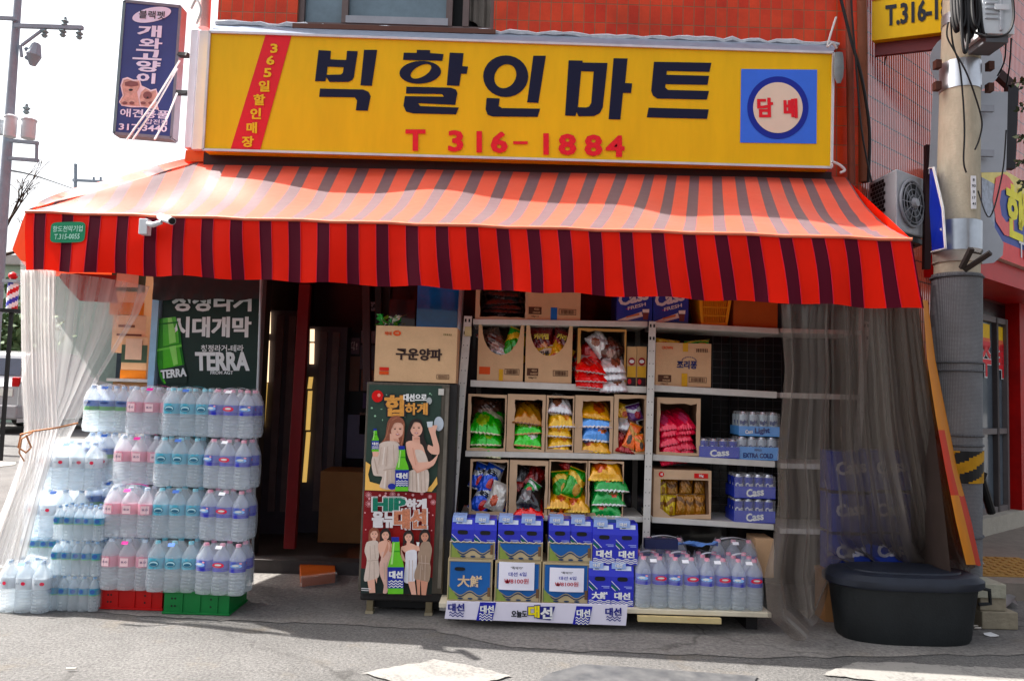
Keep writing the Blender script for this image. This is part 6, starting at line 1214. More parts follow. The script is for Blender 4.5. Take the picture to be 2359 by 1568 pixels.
# beer cases seen through the grey curtain
def bc2(g, x0, x1, z0, z1, y): g.text('Cass', (x0 + x1) / 2, z0 + (z1 - z0) * .6, (z1 - z0) * .34, mat((190, 186, 196), .5), y, .05, rot=.15, fit=(x1 - x0) * .75)
for k, (l, t, r, b, Y, z) in enumerate(((1915, 1040, 2005, 1130, 5.06, .98), (2008, 1038, 2098, 1128, 5.06, .98), (1915, 1138, 2005, 1225, 5.06, .70), (2008, 1136, 2098, 1225, 5.06, .70), (1915, 1233, 2005, 1320, 5.06, .42), (2010, 1230, 2100, 1318, 5.06, .42))):
    x0 = W(l, b, Y).x; o = carton(('upper left', 'upper right', 'middle left', 'middle right', 'lower left', 'lower right')[k] + ' dark blue beer case in the stack seen through the grey curtain', l, t, r, b, Y, .18, BCASE, bc2, 'beer_case', 'beer case', z0=z - .02 if False else W((l + r) / 2, b, Y).z)
pl_ = thing('pallet', 'low wooden pallet under the beer cases behind the grey curtain', 'pallet', (W(2005, 1380, 5.1).x, 5.15, 0)); zc2 = W(2055, 1319, 5.06).z; x0, x1 = W(1910, 1350, 5).x, W(2105, 1350, 5).x; g = MB()
g.box(x0, x1, 5.05, 5.24, zc2 - .03, zc2 - .002, KRAFT_D); g.build('deck', pl_)
for k in range(3): g = MB(); xx = x0 + (x1 - x0 - .08) * k / 2; g.box(xx, xx + .08, 5.06, 5.23, 0, zc2 - .031, KRAFT_D); g.build('foot', pl_)
# ------------------------------------------------------------------ low platform and the liquor display
YF0 = 4.80
pf = thing('display_platform', 'low white platform carrying the liquor cartons and water packs', 'platform', (W(1400, 1420, YF0).x, YF0 + .2, 0))
BZ = W(1500, 1402, 4.74).z; x0, x1 = W(1012, 1385, 4.76).x, W(1775, 1410, 4.76).x; CRM = mat((206, 198, 180), .6, var=.12)
g = MB(); g.box(x0, x1, 4.74, 5.18, BZ - .03, BZ - .002, CRM); g.build('deck_board', pf, bevel=.003); g = MB(); g.box(W(1470, 1420, 4.70).x, W(1662, 1420, 4.70).x, 4.70, 4.735, BZ - .065, BZ - .035, mat((196, 180, 140), .6, var=.12)); g.build('front_rail', pf)
for xx in (x0 + .05, (x0 + x1) / 2, x1 - .12): g = MB(); g.box(xx, xx + .07, 4.85, 5.1, .005, BZ - .031, DARK); g.build('foot', pf)
# banner board below
NV2 = mat((34, 38, 120), .45, var=.04)
YBN = 4.70; bl, bt_, br, bb = [W(*p, YBN) for p in ((1030, 1384), (1024, 1424), (1442, 1440), (1446, 1393))]
bn = thing('banner_board', 'long white printed board with navy Korean lettering and waves under the liquor cartons', 'banner', tuple((bt_ + br) / 2)); g = MB(); dd = V((0, .012, 0))
g.hexa([bt_, br, br + dd, bt_ + dd, bl, bb, bb + dd, bl + dd], mat((222, 218, 232), .5, var=.03))
def bt2(s, px, py, hpx, m, bold=.04, fitpx=None, dy=.003, rot=0, shear=0): c = W(px, py, YBN - dy); k = YBN / FPX; g.text(s, 0, 0, hpx * k, m, 0, bold, 1, rot, shear, o=c, ex=V((CR.x, 0, CR.z)), ey=V((CU.x, 0, CU.z)), fit=fitpx * k if fitpx else None)
def wv(x0, x1, y, n, m, dy=.003, hp=4, gap=6):
    for k in range(n):
        a, b = W(x0, y + k * gap, YBN - dy), W(x1, y + k * gap, YBN - dy); g.waves(a.x, b.x, (a.z + b.z) / 2, hp * .45 * YBN / FPX, hp * .6 * YBN / FPX, (b.x - a.x) / 3, m, a.y)
bt2('대선', 1051, 1398, 17, NV2, .05, 36); wv(1035, 1068, 1411, 2, NV2)
for x, y in ((1118, 1402), (1340, 1411)):
    g.pw([(x - 12, y - 16), (x + 25, y - 15), (x + 16, y + 27), (x - 21, y + 26)], YBN - .003, mat((36, 40, 150), .45)); bt2('대선', x + 4, y, 16, WHITE, .05, 30, .006); wv(x - 14, x + 16, y + 12, 3, WHITE, .006)
bt2('오늘도', 1196, 1413, 15, INK, .05, 35); bt2('대', 1230, 1408, 29, NV2, .09, 26, .003); bt2('대', 1230, 1408, 26, mat((236, 220, 50), .5), .05, 24, .006); g.pw([(1243, 1396), (1279, 1396), (1268, 1428), (1236, 1424)], YBN - .004, NV2); bt2('선', 1259, 1411, 25, WHITE, .05, 26, .008); bt2('대선', 1413, 1408, 17, NV2, .05, 36); wv(1397, 1430, 1421, 2, NV2)
g.build('printed_board', bn)
# liquor cartons
CBLUE = mat((42, 92, 156), .6, var=.1, scale=6); CTAN = mat((184, 168, 138), .75, var=.08); COL_ = mat((132, 146, 84), .7, var=.12, scale=20); CNV = mat((38, 60, 92), .6)
def liquor(label, l, t, r, b, Y, z0, cut, word, hole):
    x0, x1, za, zb = rect(l, t, r, b, Y); h = zb - za; zb = z0 + h; w_ = x1 - x0; o = thing('liquor_carton', label, 'box', ((x0 + x1) / 2, Y + .15, z0), 'blue and tan liquor cartons'); D = .29; g = MB(); y = Y - .002
    if cut:
        T = .006; g.box(x0, x1, Y, Y + T, z0, zb, CTAN); g.box(x0, x0 + T, Y + T, Y + D, z0, zb, CTAN); g.box(x1 - T, x1, Y + T, Y + D, z0, zb, CTAN); g.box(x0 + T, x1 - T, Y + D - T, Y + D, z0, zb, CTAN); g.box(x0 + T, x1 - T, Y + T, Y + D - T, z0, z0 + T, CTAN)
        g.tube([(x0 + w_ * k / 20, Y, zb + .004 * math.sin(k * 2.3) + .002) for k in range(21)], .004, mat((200, 190, 170), .9), 5); H = .262
    else: g.box(x0, x1, Y, Y + D, z0, zb, CTAN); H = h
    def q(u, v): return (x0 + w_ * u, y, z0 + H * v)
    top = min(.95, h / H - .01); n = 24
    wav = [(.05 + .9 * k / n, .20 + .055 * math.sin(k / n * 2 * math.pi * 2.1 + 1.1)) for k in range(n + 1)]
    g.poly([q(u, v) for u, v in wav] + [q(.95, top), q(.05, top)], CBLUE)
    for off, m in ((-.055, CNV), ):
        lo = [(u, max(.03, v + off)) for u, v in wav[3:]]; up_ = [(u, max(.05, v + off + .03)) for u, v in wav[3:]]; g.add([(q(u, v)[0], y - .001, q(u, v)[2]) for u, v in lo] + [(q(u, v)[0], y - .001, q(u, v)[2]) for u, v in up_], [(i, i + 1, i + 1 + len(lo), i + len(lo)) for i in range(len(lo) - 1)], m)
    g.poly([(q(.02, .03)[0], y - .002, q(0, .03)[2]), (q(.28, .03)[0], y - .002, q(0, .03)[2]), (q(.02, .38)[0], y - .002, q(0, .38)[2])], COL_)
    for u0, u1, v0, v1 in ((.03, .04, .03, top), (.96, .97, .03, top), (.03, .97, top - .005, top + .005), (.28, .97, .025, .035)): g.add([(q(u0, v0)[0], y - .003, q(0, v0)[2]), (q(u1, v0)[0], y - .003, q(0, v0)[2]), (q(u1, v1)[0], y - .003, q(0, v1)[2]), (q(u0, v1)[0], y - .003, q(0, v1)[2])], [(0, 1, 2, 3)], mat((90, 90, 90), .7))
    for u in (.3, .52, .74): g.disc(q(u, 0)[0], q(u, .06)[2], w_ * .06, H * .022, CNV, y - .003, 10)
    g.add([(q(.9, .12)[0], y - .003, q(0, .12)[2]), (q(.965, .12)[0], y - .003, q(0, .12)[2]), (q(.965, .34)[0], y - .003, q(0, .34)[2]), (q(.9, .34)[0], y - .003, q(0, .34)[2])], [(0, 1, 2, 3)], mat((110, 84, 62), .7))
    if hole: g.poly([(q(.27, 0)[0] + w_ * .12 * math.copysign(abs(math.cos(t)) ** .5, math.cos(t)), y - .004, q(0, .77)[2] + H * .045 * math.sin(t)) for t in [6.2832 * k / 20 for k in range(20)]], BLACK)
    if word: g.text(word, q(.5, 0)[0], q(0, .48 if not cut else .42)[2], H * (.28 if not cut else .22), mat((214, 190, 160), .6) if not cut else WHITE, y - .004, .03, fit=w_ * .55)
    g.build('body', o); return x0, x1, zb
bs = [(1031, 1285, 1134, 1380), (1140, 1290, 1246, 1384), (1249, 1295, 1358, 1389)]; tp_z = []
for k, (l, t, r, b) in enumerate(bs):
    tp_z.append(liquor(('lower blue and tan liquor carton with big Chinese lettering, nearest the fridge', 'lower liquor carton behind the left of the two price cards', 'lower liquor carton behind the right of the two price cards')[k], l, t, r, b, YF0, BZ, False, '大鮮', k == 0))
up_z = []
for k, (l, t, r, b) in enumerate(((1036, 1245, 1140, 1283), (1147, 1247, 1250, 1288), (1262, 1249, 1364, 1292))):
    up_z.append(liquor(('upper cut down liquor carton nearest the fridge', 'upper cut down liquor carton above the left price card', 'upper cut down liquor carton above the right price card')[k], l, t, r, b, YF0 + .01, tp_z[k][2] + .002, True, None, False))
# six-bottle carry packs
PKB = mat((44, 50, 172), .4, var=.08, scale=5, coat=.25); TAGB = mat((150, 170, 214), .4, var=.05); SG = mat((26, 92, 82), .5)
def carry(word):
    w_, h, D = .139, .245, .20; o = thing('bottle_carrier', 'x', 'drinks carton', (0, 0, 0), 'blue six-bottle carry packs', True); g = MB(); x0, x1 = -w_ / 2, w_ / 2
    s_ = [(x0, 0, 0), (x1, 0, 0), (x1, D, 0), (x0, D, 0), (x0, 0, h * .72), (x1, 0, h * .72), (x1, D, h * .72), (x0, D, h * .72)]; g.hexa(s_, PKB)
    a, b = h * .7201, h; g.hexa([(x0, 0, a), (x1, 0, a), (x1, D, a), (x0, D, a), (x0, .03, b), (x1, .03, b), (x1, D - .03, b), (x0, D - .03, b)], PKB)
    y = -.002; sl2 = lambda z: (.03 * (z - a) / (b - a) - .0025) if z > a else y
    def pq(pts, m, dy=0): g.poly([(x, sl2(z) - dy, z) for x, z in pts], m)
    pq([(-.042, h * .86), (.055, h * .86), (.055, h * .96), (-.042, h * .96)], mat((206, 214, 232), .5)); pq([(-.03, h * .875), (-.005, h * .875), (-.005, h * .945), (-.03, h * .945)], mat((110, 116, 130), .5), .001)
    for k in range(5): pq([(-.03 + k * .005, h * .88), (-.0285 + k * .005, h * .88), (-.0285 + k * .005, h * .94), (-.03 + k * .005, h * .94)], INK, .002)
    hz = h * .66; g.poly([(.032 * math.copysign(abs(math.cos(t)) ** .5, math.cos(t)), y - .001, hz + .013 * math.copysign(abs(math.sin(t)) ** .7, math.sin(t))) for t in [6.2832 * k / 20 for k in range(20)]], BLACK)
    for dx, m, e in ((0, WHITE, .004), (.018, SG, .014), (.034, WHITE, .004)): g.poly([(x0 + .002 + dx * .0, y - .001, h * .62 - dx), (x0 + .002, y - .001, h * .62 - dx - e * 1.2), (x0 + .055 - dx * .8, y - .001, h * .40 - dx * .25 - e * .3), (x0 + .055 - dx * .8, y - .001, h * .40 - dx * .25 + e * .9)], m)
    for k in range(2): g.add([(.01 + .012 * k, y - .001, h * (.47 - .035 * k)), (.058, y - .001, h * (.47 - .035 * k)), (.058, y - .001, h * (.49 - .035 * k)), (.01 + .012 * k, y - .001, h * (.49 - .035 * k))], [(0, 1, 2, 3)], mat((150, 160, 220), .5))
    g.add([(x0, y, h * .38), (x1, y, h * .38), (x1, y, h * .385), (x0, y, h * .385)], [(0, 1, 2, 3)], mat((26, 30, 120), .5))
    g.text(word, 0, h * .255, h * .17, WHITE, y - .001, .06, fit=w_ * .68)
    for k in range(3): g.waves(x0 + .003, x1 - .003, h * (.12 - .042 * k), h * .018, h * .02, w_ / 2.6, WHITE, y - .001)
    g.build('carton', o)
    g = MB(); T = [(-.068, -.004, h * .955), (.018, -.004, h * .955), (.018, .05, h * 1.03), (-.068, .05, h * 1.03)]
    g.add([(-.066, .012, h * .9), (.02, .012, h * .9), (.022, .02, h * 1.06), (-.064, .02, h * 1.06)], [(0, 1, 2, 3)], TAGB); g.add([(-.064, .0201, h * 1.06), (.022, .0201, h * 1.06), (.022, .09, h * 1.09), (-.064, .09, h * 1.09)], [(0, 1, 2, 3)], TAGB); g.text('대선', 0, 0, h * .085, WHITE, 0, .04, o=V((-.022, .0125, h * .975)), ex=V((1, 0, 0)), ey=V((0, .045, 1)), fit=.042); g.build('paper_tag', o, solid=.0015); return o
PA, PB_ = carry('대선'), carry('大鮮'); used = []
def put(P, xc, yb_, Y, z, label):
    q = W(xc, yb_, Y)
    if P in used: dup(P, (q.x, Y, z), label, 'blue six-bottle carry packs')
    else: used.append(P); P.location = (q.x, Y, z); P['label'] = label
for k in range(3):
    zz0 = up_z[k][2] - .105
    for s_ in (0, 1):
        put(PA, ((1066, 1118), (1173, 1225), (1290, 1340))[k][s_], 1230, YF0 + .03, zz0, ('left', 'right')[s_] + ' blue six-bottle pack in the ' + ('cut carton nearest the fridge', 'cut carton above the left price card', 'cut carton above the right price card')[k])
for k in (0, 1):
    put(PB_ if k == 0 else PA, (1381, 1433)[k], 1385, YF0 - .02, BZ, ('lower blue six-bottle pack with Chinese lettering beside the cartons', 'lower right blue six-bottle pack beside the water bottles')[k]); put(PA, (1391, 1443)[k], 1290, YF0, BZ + .246, ('upper left', 'upper right')[k] + ' blue six-bottle pack of the four beside the water bottles')
# price cards
def card(l, t, r, b, label):
    x0, x1, z0, z1 = rect(l, t, r, b, YF0 - .012); y = YF0 - .012; o = thing('price_card', label, 'sign', ((x0 + x1) / 2, y, z0)); g = MB(); n = 8
    g.grid([[(x0 + (x1 - x0) * i / n, y - .006 * math.sin(i / n * 3.1), z0 + (z1 - z0) * j / 4) for i in range(n + 1)] for j in range(5)], mat((236, 234, 246), .6, var=.03)); h = z1 - z0; c = (x0 + x1) / 2; y -= .009
    g.text('"특약가"', c, z1 - h * .2, h * .1, INK, y, .012, fit=(x1 - x0) * .34); g.text('대선 6입', c + .005, z1 - h * .42, h * .15, mat((40, 50, 150), .5), y, .012, fit=(x1 - x0) * .5, rot=.03); g.text('₩8100원', c, z1 - h * .67, h * .19, mat((176, 50, 66), .5), y, .012, fit=(x1 - x0) * .68, rot=.02); g.build('card', o)
card(1149, 1294, 1231, 1358, 'white handwritten price card on the liquor carton in the middle, the left one'); card(1266, 1307, 1345, 1362, 'white handwritten price card on the liquor carton beside the blue packs, the right one')
# water packs at the right on the platform
for k, (x, y) in enumerate(((1503, 1392), (1577, 1397), (1651, 1401), (1724, 1403))):
    q = W(x, y, YF0 - .05); water_pack('blue', 2, 3, .300, .0475, ('leftmost', 'second', 'third', 'rightmost')[k] + ' clear water pack of the row on the platform, counted from the blue liquor packs', (q.x, YF0 - .05, BZ), .02)
for k, x in enumerate((1530, 1690)): q = W(x, 1260, 5.1); water_pack('blue', 3, 1, .300, .0475, ('left', 'right')[k] + ' rear water pack standing behind the row on the platform', (q.x, 5.06, BZ + .06), 0)
g = MB(); rows = []; 
for j in range(7): rows.append([W(1562 + 92 * i / 10, 1254 - 4 * math.sin(i * .8 + j) , 4.9 + .02 * j) + V((0, 0, .006 * math.sin(i * 2 + j * 1.4) + .012 * j / 6)) for i in range(11)])
g.grid(rows, mat((96, 136, 200), .3, var=.35, scale=20, coat=.4)); tag(g.build('plastic_film', None, True), 'crumpled blue plastic film lying on top of the water packs', 'plastic film')
g = MB(); x0, x1, z0, z1 = rect(1484, 1240, 1560, 1262, 5.0); g.box(x0, x1, 4.97, 5.03, z0, z1, mat((34, 40, 76), .5)); tag(g.build('flat_carton', None), 'dark navy flattened box on top of the water packs', 'box')
carton('brown carton behind the rightmost water packs under the lowest shelf', 1740, 1240, 1783, 1330, 5.16, .2, KRAFT)
g = MB(); a = [WG(1508, 1392, BZ + .001), WG(1620, 1404, BZ + .001)]; 
# ------------------------------------------------------------------ drinks fridge with posters
YFR = 4.90; x0, x1 = W(838, 1150, YFR).x, W(1012, 1150, YFR).x; zt_f, zb_f = W(940, 880, YFR).z, .085
fr = thing('drinks_fridge', 'dark old drinks fridge with two liquor posters on its door', 'fridge', ((x0 + x1) / 2, YFR + .25, 0)); FB = mat((84, 78, 70), .55, var=.3, scale=6, streak=6); FD = mat((40, 38, 38), .5, var=.25, streak=5)
sh = lambda y: 0.0
g = MB(); g.box(x0 - .004, x1 + .09, YFR + .03, YFR + .5, zb_f, zt_f, FD); g.build('cabinet', fr, bevel=.012)
g = MB(); g.box(x0 + .05, x1 + .03, YFR + .1, YFR + .45, .03, zb_f - .001, BLACK); g.build('compressor_panel', fr)
g = MB(); g.box(x0 - .012, x1 + .04, YFR + .004, YFR + .028, zb_f + .06, zt_f - .006, FB); g.build('door', fr, bevel=.006)
g = MB(); g.bar((x1 + .028, YFR - .004, zt_f - .03), (x1 + .02, YFR - .004, zb_f + .1), .022, .02, mat((110, 104, 96), .5, var=.3)); g.build('door_handle', fr)
g = MB(); g.box(x1 - .03, x1 + .005, YFR - .004, YFR, zt_f - .075, zt_f - .035, mat((206, 202, 196), .5)); g.build('latch', fr)
for x in (852, 988): g = MB(); q = W(x, 1395, YFR + .05); g.box(q.x - .025, q.x + .025, YFR + .03, YFR + .09, .004, .02, mat((150, 140, 120), .6)); g.box(q.x - .02, q.x + .02, YFR + .04, YFR + .09, .0205, zb_f, mat((120, 110, 90), .6, metal=.3)); g.build('foot', fr)
# printed posters (flat, simple figures)
SKIN, SKIN2 = mat((226, 180, 162), .5, var=.04), mat((204, 150, 130), .5, var=.04); HAIRB, HAIRK = mat((140, 88, 72), .5, var=.15, scale=40), mat((38, 28, 28), .5, var=.1); DRS = mat((216, 200, 190), .6, var=.08, scale=30); DRSW, DRST, DRSP = mat((232, 230, 236), .6), mat((160, 138, 122), .6, var=.08), mat((220, 184, 172), .6)
LIP = mat((170, 50, 62), .5); EYE = mat((60, 42, 40), .5); SOJ, SOJ2 = mat((112, 190, 74), .35, coat=.3), mat((70, 150, 56), .35); LBLU = mat((30, 44, 140), .4)
YPO = YFR - .001; SOFT = {SKIN, SKIN2, HAIRB, HAIRK, DRS, DRSW, DRST, DRSP}
za = lambda x, y: ((860 + x / 5.227) * .9668, (900 + y / 5.227) * .9668); zb_ = lambda x, y: ((860 + x / 5.227) * .9668, (1150 + y / 5.227) * .9668)
class Print:
    def __init__(s, zf): s.g = MB(); s.zf = zf; s.k = 0
    def p(s, pts, m):
        s.k += 1
        if m in SOFT and len(pts) > 4:           # round the outline
            n = len(pts); P = [V((*q, 0)) for q in pts]; o = []
            for i in range(n):
                a, b, c, d = P[i - 1], P[i], P[(i + 1) % n], P[(i + 2) % n]
                for t in (0, .25, .5, .75): h = t * t * (3 - 2 * t); q = b.lerp(c, h) + ((c - a) * .35 * (t ** 3 - 2 * t * t + t) + (d - b) * .35 * (t ** 3 - t * t)); o.append((q.x, q.y))
            pts = o
        s.g.pw([s.zf(*q) for q in pts], YPO - .0004 * s.k, m); return s
    def e(s, x, y, rx, ry, m, rot=0): return s.p(ell(x, y, rx, ry, rot, 20), m)
    def t(s, st, x, y, h, m, bold=.05, w_=None, rot=0, shear=0):
        s.k += 1; c = W(*s.zf(x, y), YPO - .0004 * s.k); k = .9668 / 5.227 * YPO / FPX; s.g.text(st, 0, 0, h * k, m, 0, bold, 1, rot, shear, o=c, ex=V((CR.x, 0, CR.z)), ey=V((CU.x, 0, CU.z)), fit=w_ * k if w_ else None); return s
    def face(s, x, y, r, skin, tilt=0):
        s.e(x, y, r, r * 1.28, skin, tilt)
        for d in (-.4, .42): s.e(x + d * r, y - r * .1, r * .17, r * .08, EYE); s.p([(x + d * r - r * .22, y - r * .32), (x + d * r + r * .22, y - r * .34), (x + d * r + r * .2, y - r * .28), (x + d * r - r * .2, y - r * .26)], HAIRB)
        s.p([(x - r * .05, y + r * .1), (x + r * .12, y + r * .38), (x - r * .1, y + r * .38)], SKIN2); s.e(x + r * .02, y + r * .72, r * .3, r * .12, LIP); s.e(x + r * .02, y + r * .70, r * .2, r * .05, WHITE)
    def bottle(s, x, y0, y1, w_):
        h = y1 - y0; s.p([(x - w_ * .22, y0 + h * .07), (x + w_ * .22, y0 + h * .07), (x + w_ * .26, y0 + h * .3), (x + w_ * .45, y0 + h * .44), (x + w_ * .5, y0 + h * .52), (x + w_ * .46, y1), (x - w_ * .5, y1), (x - w_ * .5, y0 + h * .52), (x - w_ * .42, y0 + h * .44), (x - w_ * .26, y0 + h * .3)], SOJ)
        s.p([(x - w_ * .28, y0), (x + w_ * .2, y0), (x + w_ * .2, y0 + h * .085), (x - w_ * .26, y0 + h * .085)], LBLU); s.p([(x - w_ * .26, y0 + h * .24), (x + w_ * .26, y0 + h * .24), (x + w_ * .27, y0 + h * .265), (x - w_ * .27, y0 + h * .265)], SOJ2); s.p([(x - w_ * .15, y0 + h * .1), (x - w_ * .07, y0 + h * .1), (x - w_ * .2, y0 + h * .48), (x - w_ * .33, y0 + h * .48)], mat((180, 226, 150), .3))
        s.p([(x - w_ * .52, y0 + h * .53), (x + w_ * .51, y0 + h * .53), (x + w_ * .48, y0 + h * .9), (x - w_ * .52, y0 + h * .9)], LBLU); s.t('대선', x, y0 + h * .66, h * .12, WHITE, .06, w_ * .8)
        for k in range(3):
            yy = y0 + h * (.77 + .045 * k); n = 20; up_ = [(x - w_ * .46 + w_ * .9 * i / n, yy + h * .013 * math.sin(i * 1.1)) for i in range(n + 1)]; s.p(up_ + [(a, b + h * .018) for a, b in up_[::-1]], WHITE)
P1 = Print(za); PGN = mat((44, 62, 54), .5, var=.25, scale=7)
P1.p([(105, 85), (1010, 100), (940, 1418), (45, 1395)], PGN)
random.seed(4)
for k in range(22): P1.e(random.uniform(120, 960), random.uniform(120, 1000), random.uniform(5, 14), random.uniform(5, 14), mat((150, 186, 160), .5))
P1.e(207, 228, 72, 75, mat((200, 32, 46), .35)).e(225, 215, 20, 22, mat((240, 150, 140), .4)); GOLD, GOLD2 = mat((214, 156, 96), .4, var=.2, scale=60), mat((236, 190, 120), .4)
P1.t('힙', 415, 345, 262, INK, .1, 250).t('힙', 415, 345, 250, GOLD, .06, 225).t('대선으로', 675, 245, 92, WHITE, .05, 285).t('하게', 690, 385, 155, INK, .09, 290).t('하게', 690, 385, 145, GOLD, .05, 275).e(850, 285, 34, 44, mat((176, 180, 180), .3)).e(970, 570, 60, 90, mat((188, 196, 206), .3))
P1.p([(60, 1040), (120, 1080), (90, 1200), (110, 1290), (430, 1380), (430, 1410), (50, 1395)], GOLD2).p([(945, 1230), (955, 1320), (880, 1417), (790, 1410), (880, 1330)], GOLD2)
P1.p([(440, 470), (530, 520), (545, 640), (520, 850), (470, 860), (400, 760), (330, 800), (240, 820), (300, 740), (330, 560), (370, 490)], HAIRB)
P1.p([(360, 690), (460, 720), (480, 800), (360, 800)], SKIN); P1.face(455, 645, 80, SKIN, .15)
P1.p([(370, 500), (460, 470), (540, 540), (545, 620), (500, 560), (420, 560), (375, 640), (345, 650)], HAIRB)
P1.p([(300, 790), (440, 790), (490, 860), (480, 1000), (440, 1130), (430, 1385), (235, 1360), (265, 1230), (160, 1210), (130, 1060), (150, 960), (220, 830)], DRS).p([(140, 900), (230, 930), (210, 980), (150, 980)], SKIN)
P1.bottle(180, 630, 915, 90)
P1.p([(680, 510), (750, 530), (780, 640), (790, 760), (860, 900), (900, 1040), (850, 1060), (780, 930), (700, 800), (600, 790), (570, 850), (545, 830), (585, 640), (620, 540)], HAIRK)
P1.p([(640, 720), (730, 730), (740, 830), (640, 830)], SKIN); P1.face(690, 630, 76, SKIN, -.1); P1.p([(620, 540), (690, 508), (760, 560), (775, 640), (735, 560), (660, 555), (610, 660)], HAIRK)
P1.p([(560, 810), (630, 780), (760, 830), (800, 930), (840, 1080), (690, 1165), (640, 1100), (580, 960)], SKIN).p([(670, 900), (760, 900), (810, 960), (830, 1060), (720, 1060)], DRS).p([(600, 1160), (835, 1145), (825, 1410), (640, 1415), (580, 1380)], DRS).p([(840, 610), (950, 590), (930, 680), (975, 850), (970, 950), (880, 945), (830, 890), (840, 830), (900, 850), (870, 720)], SKIN).p([(640, 1060), (860, 1040), (960, 950), (900, 1090), (700, 1165)], SKIN).p([(820, 545), (895, 540), (890, 610), (830, 615)], mat((206, 214, 220), .2))
FOLD, FOLD2, HL, SH = mat((186, 166, 154), .6), mat((230, 218, 210), .6), mat((176, 122, 98), .5), mat((206, 156, 138), .5)
for q in ([(330, 850), (338, 850), (318, 1100), (308, 1100)], [(250, 860), (258, 862), (225, 1080), (216, 1076)], [(400, 830), (408, 832), (420, 1090), (411, 1092)], [(160, 1000), (172, 998), (215, 1190), (200, 1195)], [(280, 1140), (430, 1120), (431, 1130), (281, 1152)], [(330, 1150), (340, 1150), (330, 1370), (318, 1368)], [(380, 1140), (388, 1140), (395, 1380), (386, 1380)], [(680, 1165), (690, 1163), (700, 1410), (690, 1412)], [(740, 1160), (748, 1160), (762, 1410), (752, 1410)], [(640, 1170), (648, 1170), (650, 1400), (642, 1400)], [(790, 1155), (798, 1154), (806, 1408), (796, 1410)]): P1.p(q, FOLD)
for q in ([(290, 860), (302, 860), (280, 1080), (262, 1080)], [(300, 1160), (314, 1160), (300, 1370), (284, 1368)], [(700, 1166), (718, 1164), (730, 1410), (712, 1412)]): P1.p(q, FOLD2)
for q in ([(355, 560), (362, 560), (330, 700), (290, 790), (284, 790), (322, 700)], [(530, 560), (537, 570), (525, 760), (505, 840), (500, 836), (517, 750)], [(390, 520), (450, 490), (452, 495), (394, 530)]): P1.p(q, HL)
P1.p([(400, 752), (470, 762), (478, 785), (420, 790)], SH).p([(655, 742), (735, 742), (735, 765), (665, 768)], SH).p([(640, 1095), (700, 1165), (860, 1105), (862, 1118), (700, 1185), (640, 1120)], SH).p([(640, 870), (650, 868), (690, 1080), (680, 1090)], SH)
P1.e(385, 1350, 50, 38, LBLU); P1.bottle(512, 845, 1408, 165); P1.g.build('poster', fr)
P2 = Print(zb_); PRD, PRD2 = mat((128, 24, 34), .5, var=.2, scale=5), mat((152, 20, 30), .5)
P2.k = 1; P2.p([(42, 95), (940, 125), (880, 1392), (-8, 1372)], PRD).p([(0, 1060), (300, 1080), (680, 1150), (890, 1180), (880, 1390), (-6, 1372)], mat((34, 46, 44), .5, var=.2)).e(440, 640, 330, 110, PRD2)
SNW = mat((214, 160, 164), .6)
for x, y, r in ((95, 150, 42), (235, 155, 16), (310, 130, 14), (395, 140, 40), (468, 145, 16), (560, 135, 10), (648, 150, 16), (760, 130, 20), (860, 170, 26), (100, 260, 48), (900, 240, 36), (845, 370, 10), (895, 400, 9), (50, 370, 10), (60, 580, 8), (880, 590, 8), (300, 170, 22), (104, 195, 14)):
    if r > 24:
        for k in range(6): a = math.pi * k / 6; P2.p([(x - r * math.cos(a) - 2 * math.sin(a), y - r * math.sin(a) + 2 * math.cos(a)), (x + r * math.cos(a) - 2 * math.sin(a), y + r * math.sin(a) + 2 * math.cos(a)), (x + r * math.cos(a) + 3 * math.sin(a), y + r * math.sin(a) - 3 * math.cos(a)), (x - r * math.cos(a) + 3 * math.sin(a), y - r * math.sin(a) - 3 * math.cos(a))], SNW)
        P2.e(x, y, r * .25, r * .25, SNW)
    else: P2.e(x, y, r, r, SNW)
GRL = mat((30, 112, 92), .4, var=.3, scale=90); PWH = mat((220, 216, 218), .5)
P2.t('HIP', 355, 265, 170, PWH, .14, 405).t('HIP', 355, 265, 158, GRL, .1, 385).t('하게', 690, 262, 125, PWH, .08, 240).t('올뉴', 283, 455, 190, PWH, .07, 270).t('대선', 615, 448, 245, PWH, .11, 395).t('대선', 615, 448, 232, mat((190, 128, 104), .4, var=.3, scale=90), .08, 375)
def girl(x, y, r, hair, dress, dx, skin=SKIN, long=1.0, legs=True, hem=1180, wd=1.0):
    P2.p([(x - r * 1.5, y + r * 2.4 * long), (x - r * 1.4, y - r * .8), (x - r * .4, y - r * 1.9), (x + r * .7, y - r * 1.8), (x + r * 1.45, y - r * .6), (x + r * 1.5, y + r * 2.2 * long), (x + r * .8, y + r * 1.5), (x - r * .8, y + r * 1.6)], hair)
    P2.p([(x - r * .4, y + r), (x + r * .4, y + r), (x + r * .6, y + r * 2.2), (x - r * .6, y + r * 2.2)], skin); P2.face(x, y, r, skin, dx); P2.p([(x - r, y - r * .3), (x - r * .9, y - r * 1.2), (x + r * .1, y - r * 1.6), (x + r, y - r * 1.0), (x + r * 1.05, y - r * .1), (x + r * .55, y - r * .95), (x - r * .4, y - r * .9)], hair)
girl(165, 640, 46, HAIRB, DRS, .1); P2.p([(70, 740), (150, 715), (215, 735), (225, 900), (215, 960), (230, 1080), (215, 1175), (60, 1225), (38, 1180), (75, 960), (45, 850)], DRS).p([(80, 1218), (170, 1195), (180, 1365), (105, 1368)], SKIN).p([(175, 1190), (205, 1180), (195, 1250)], SKIN)
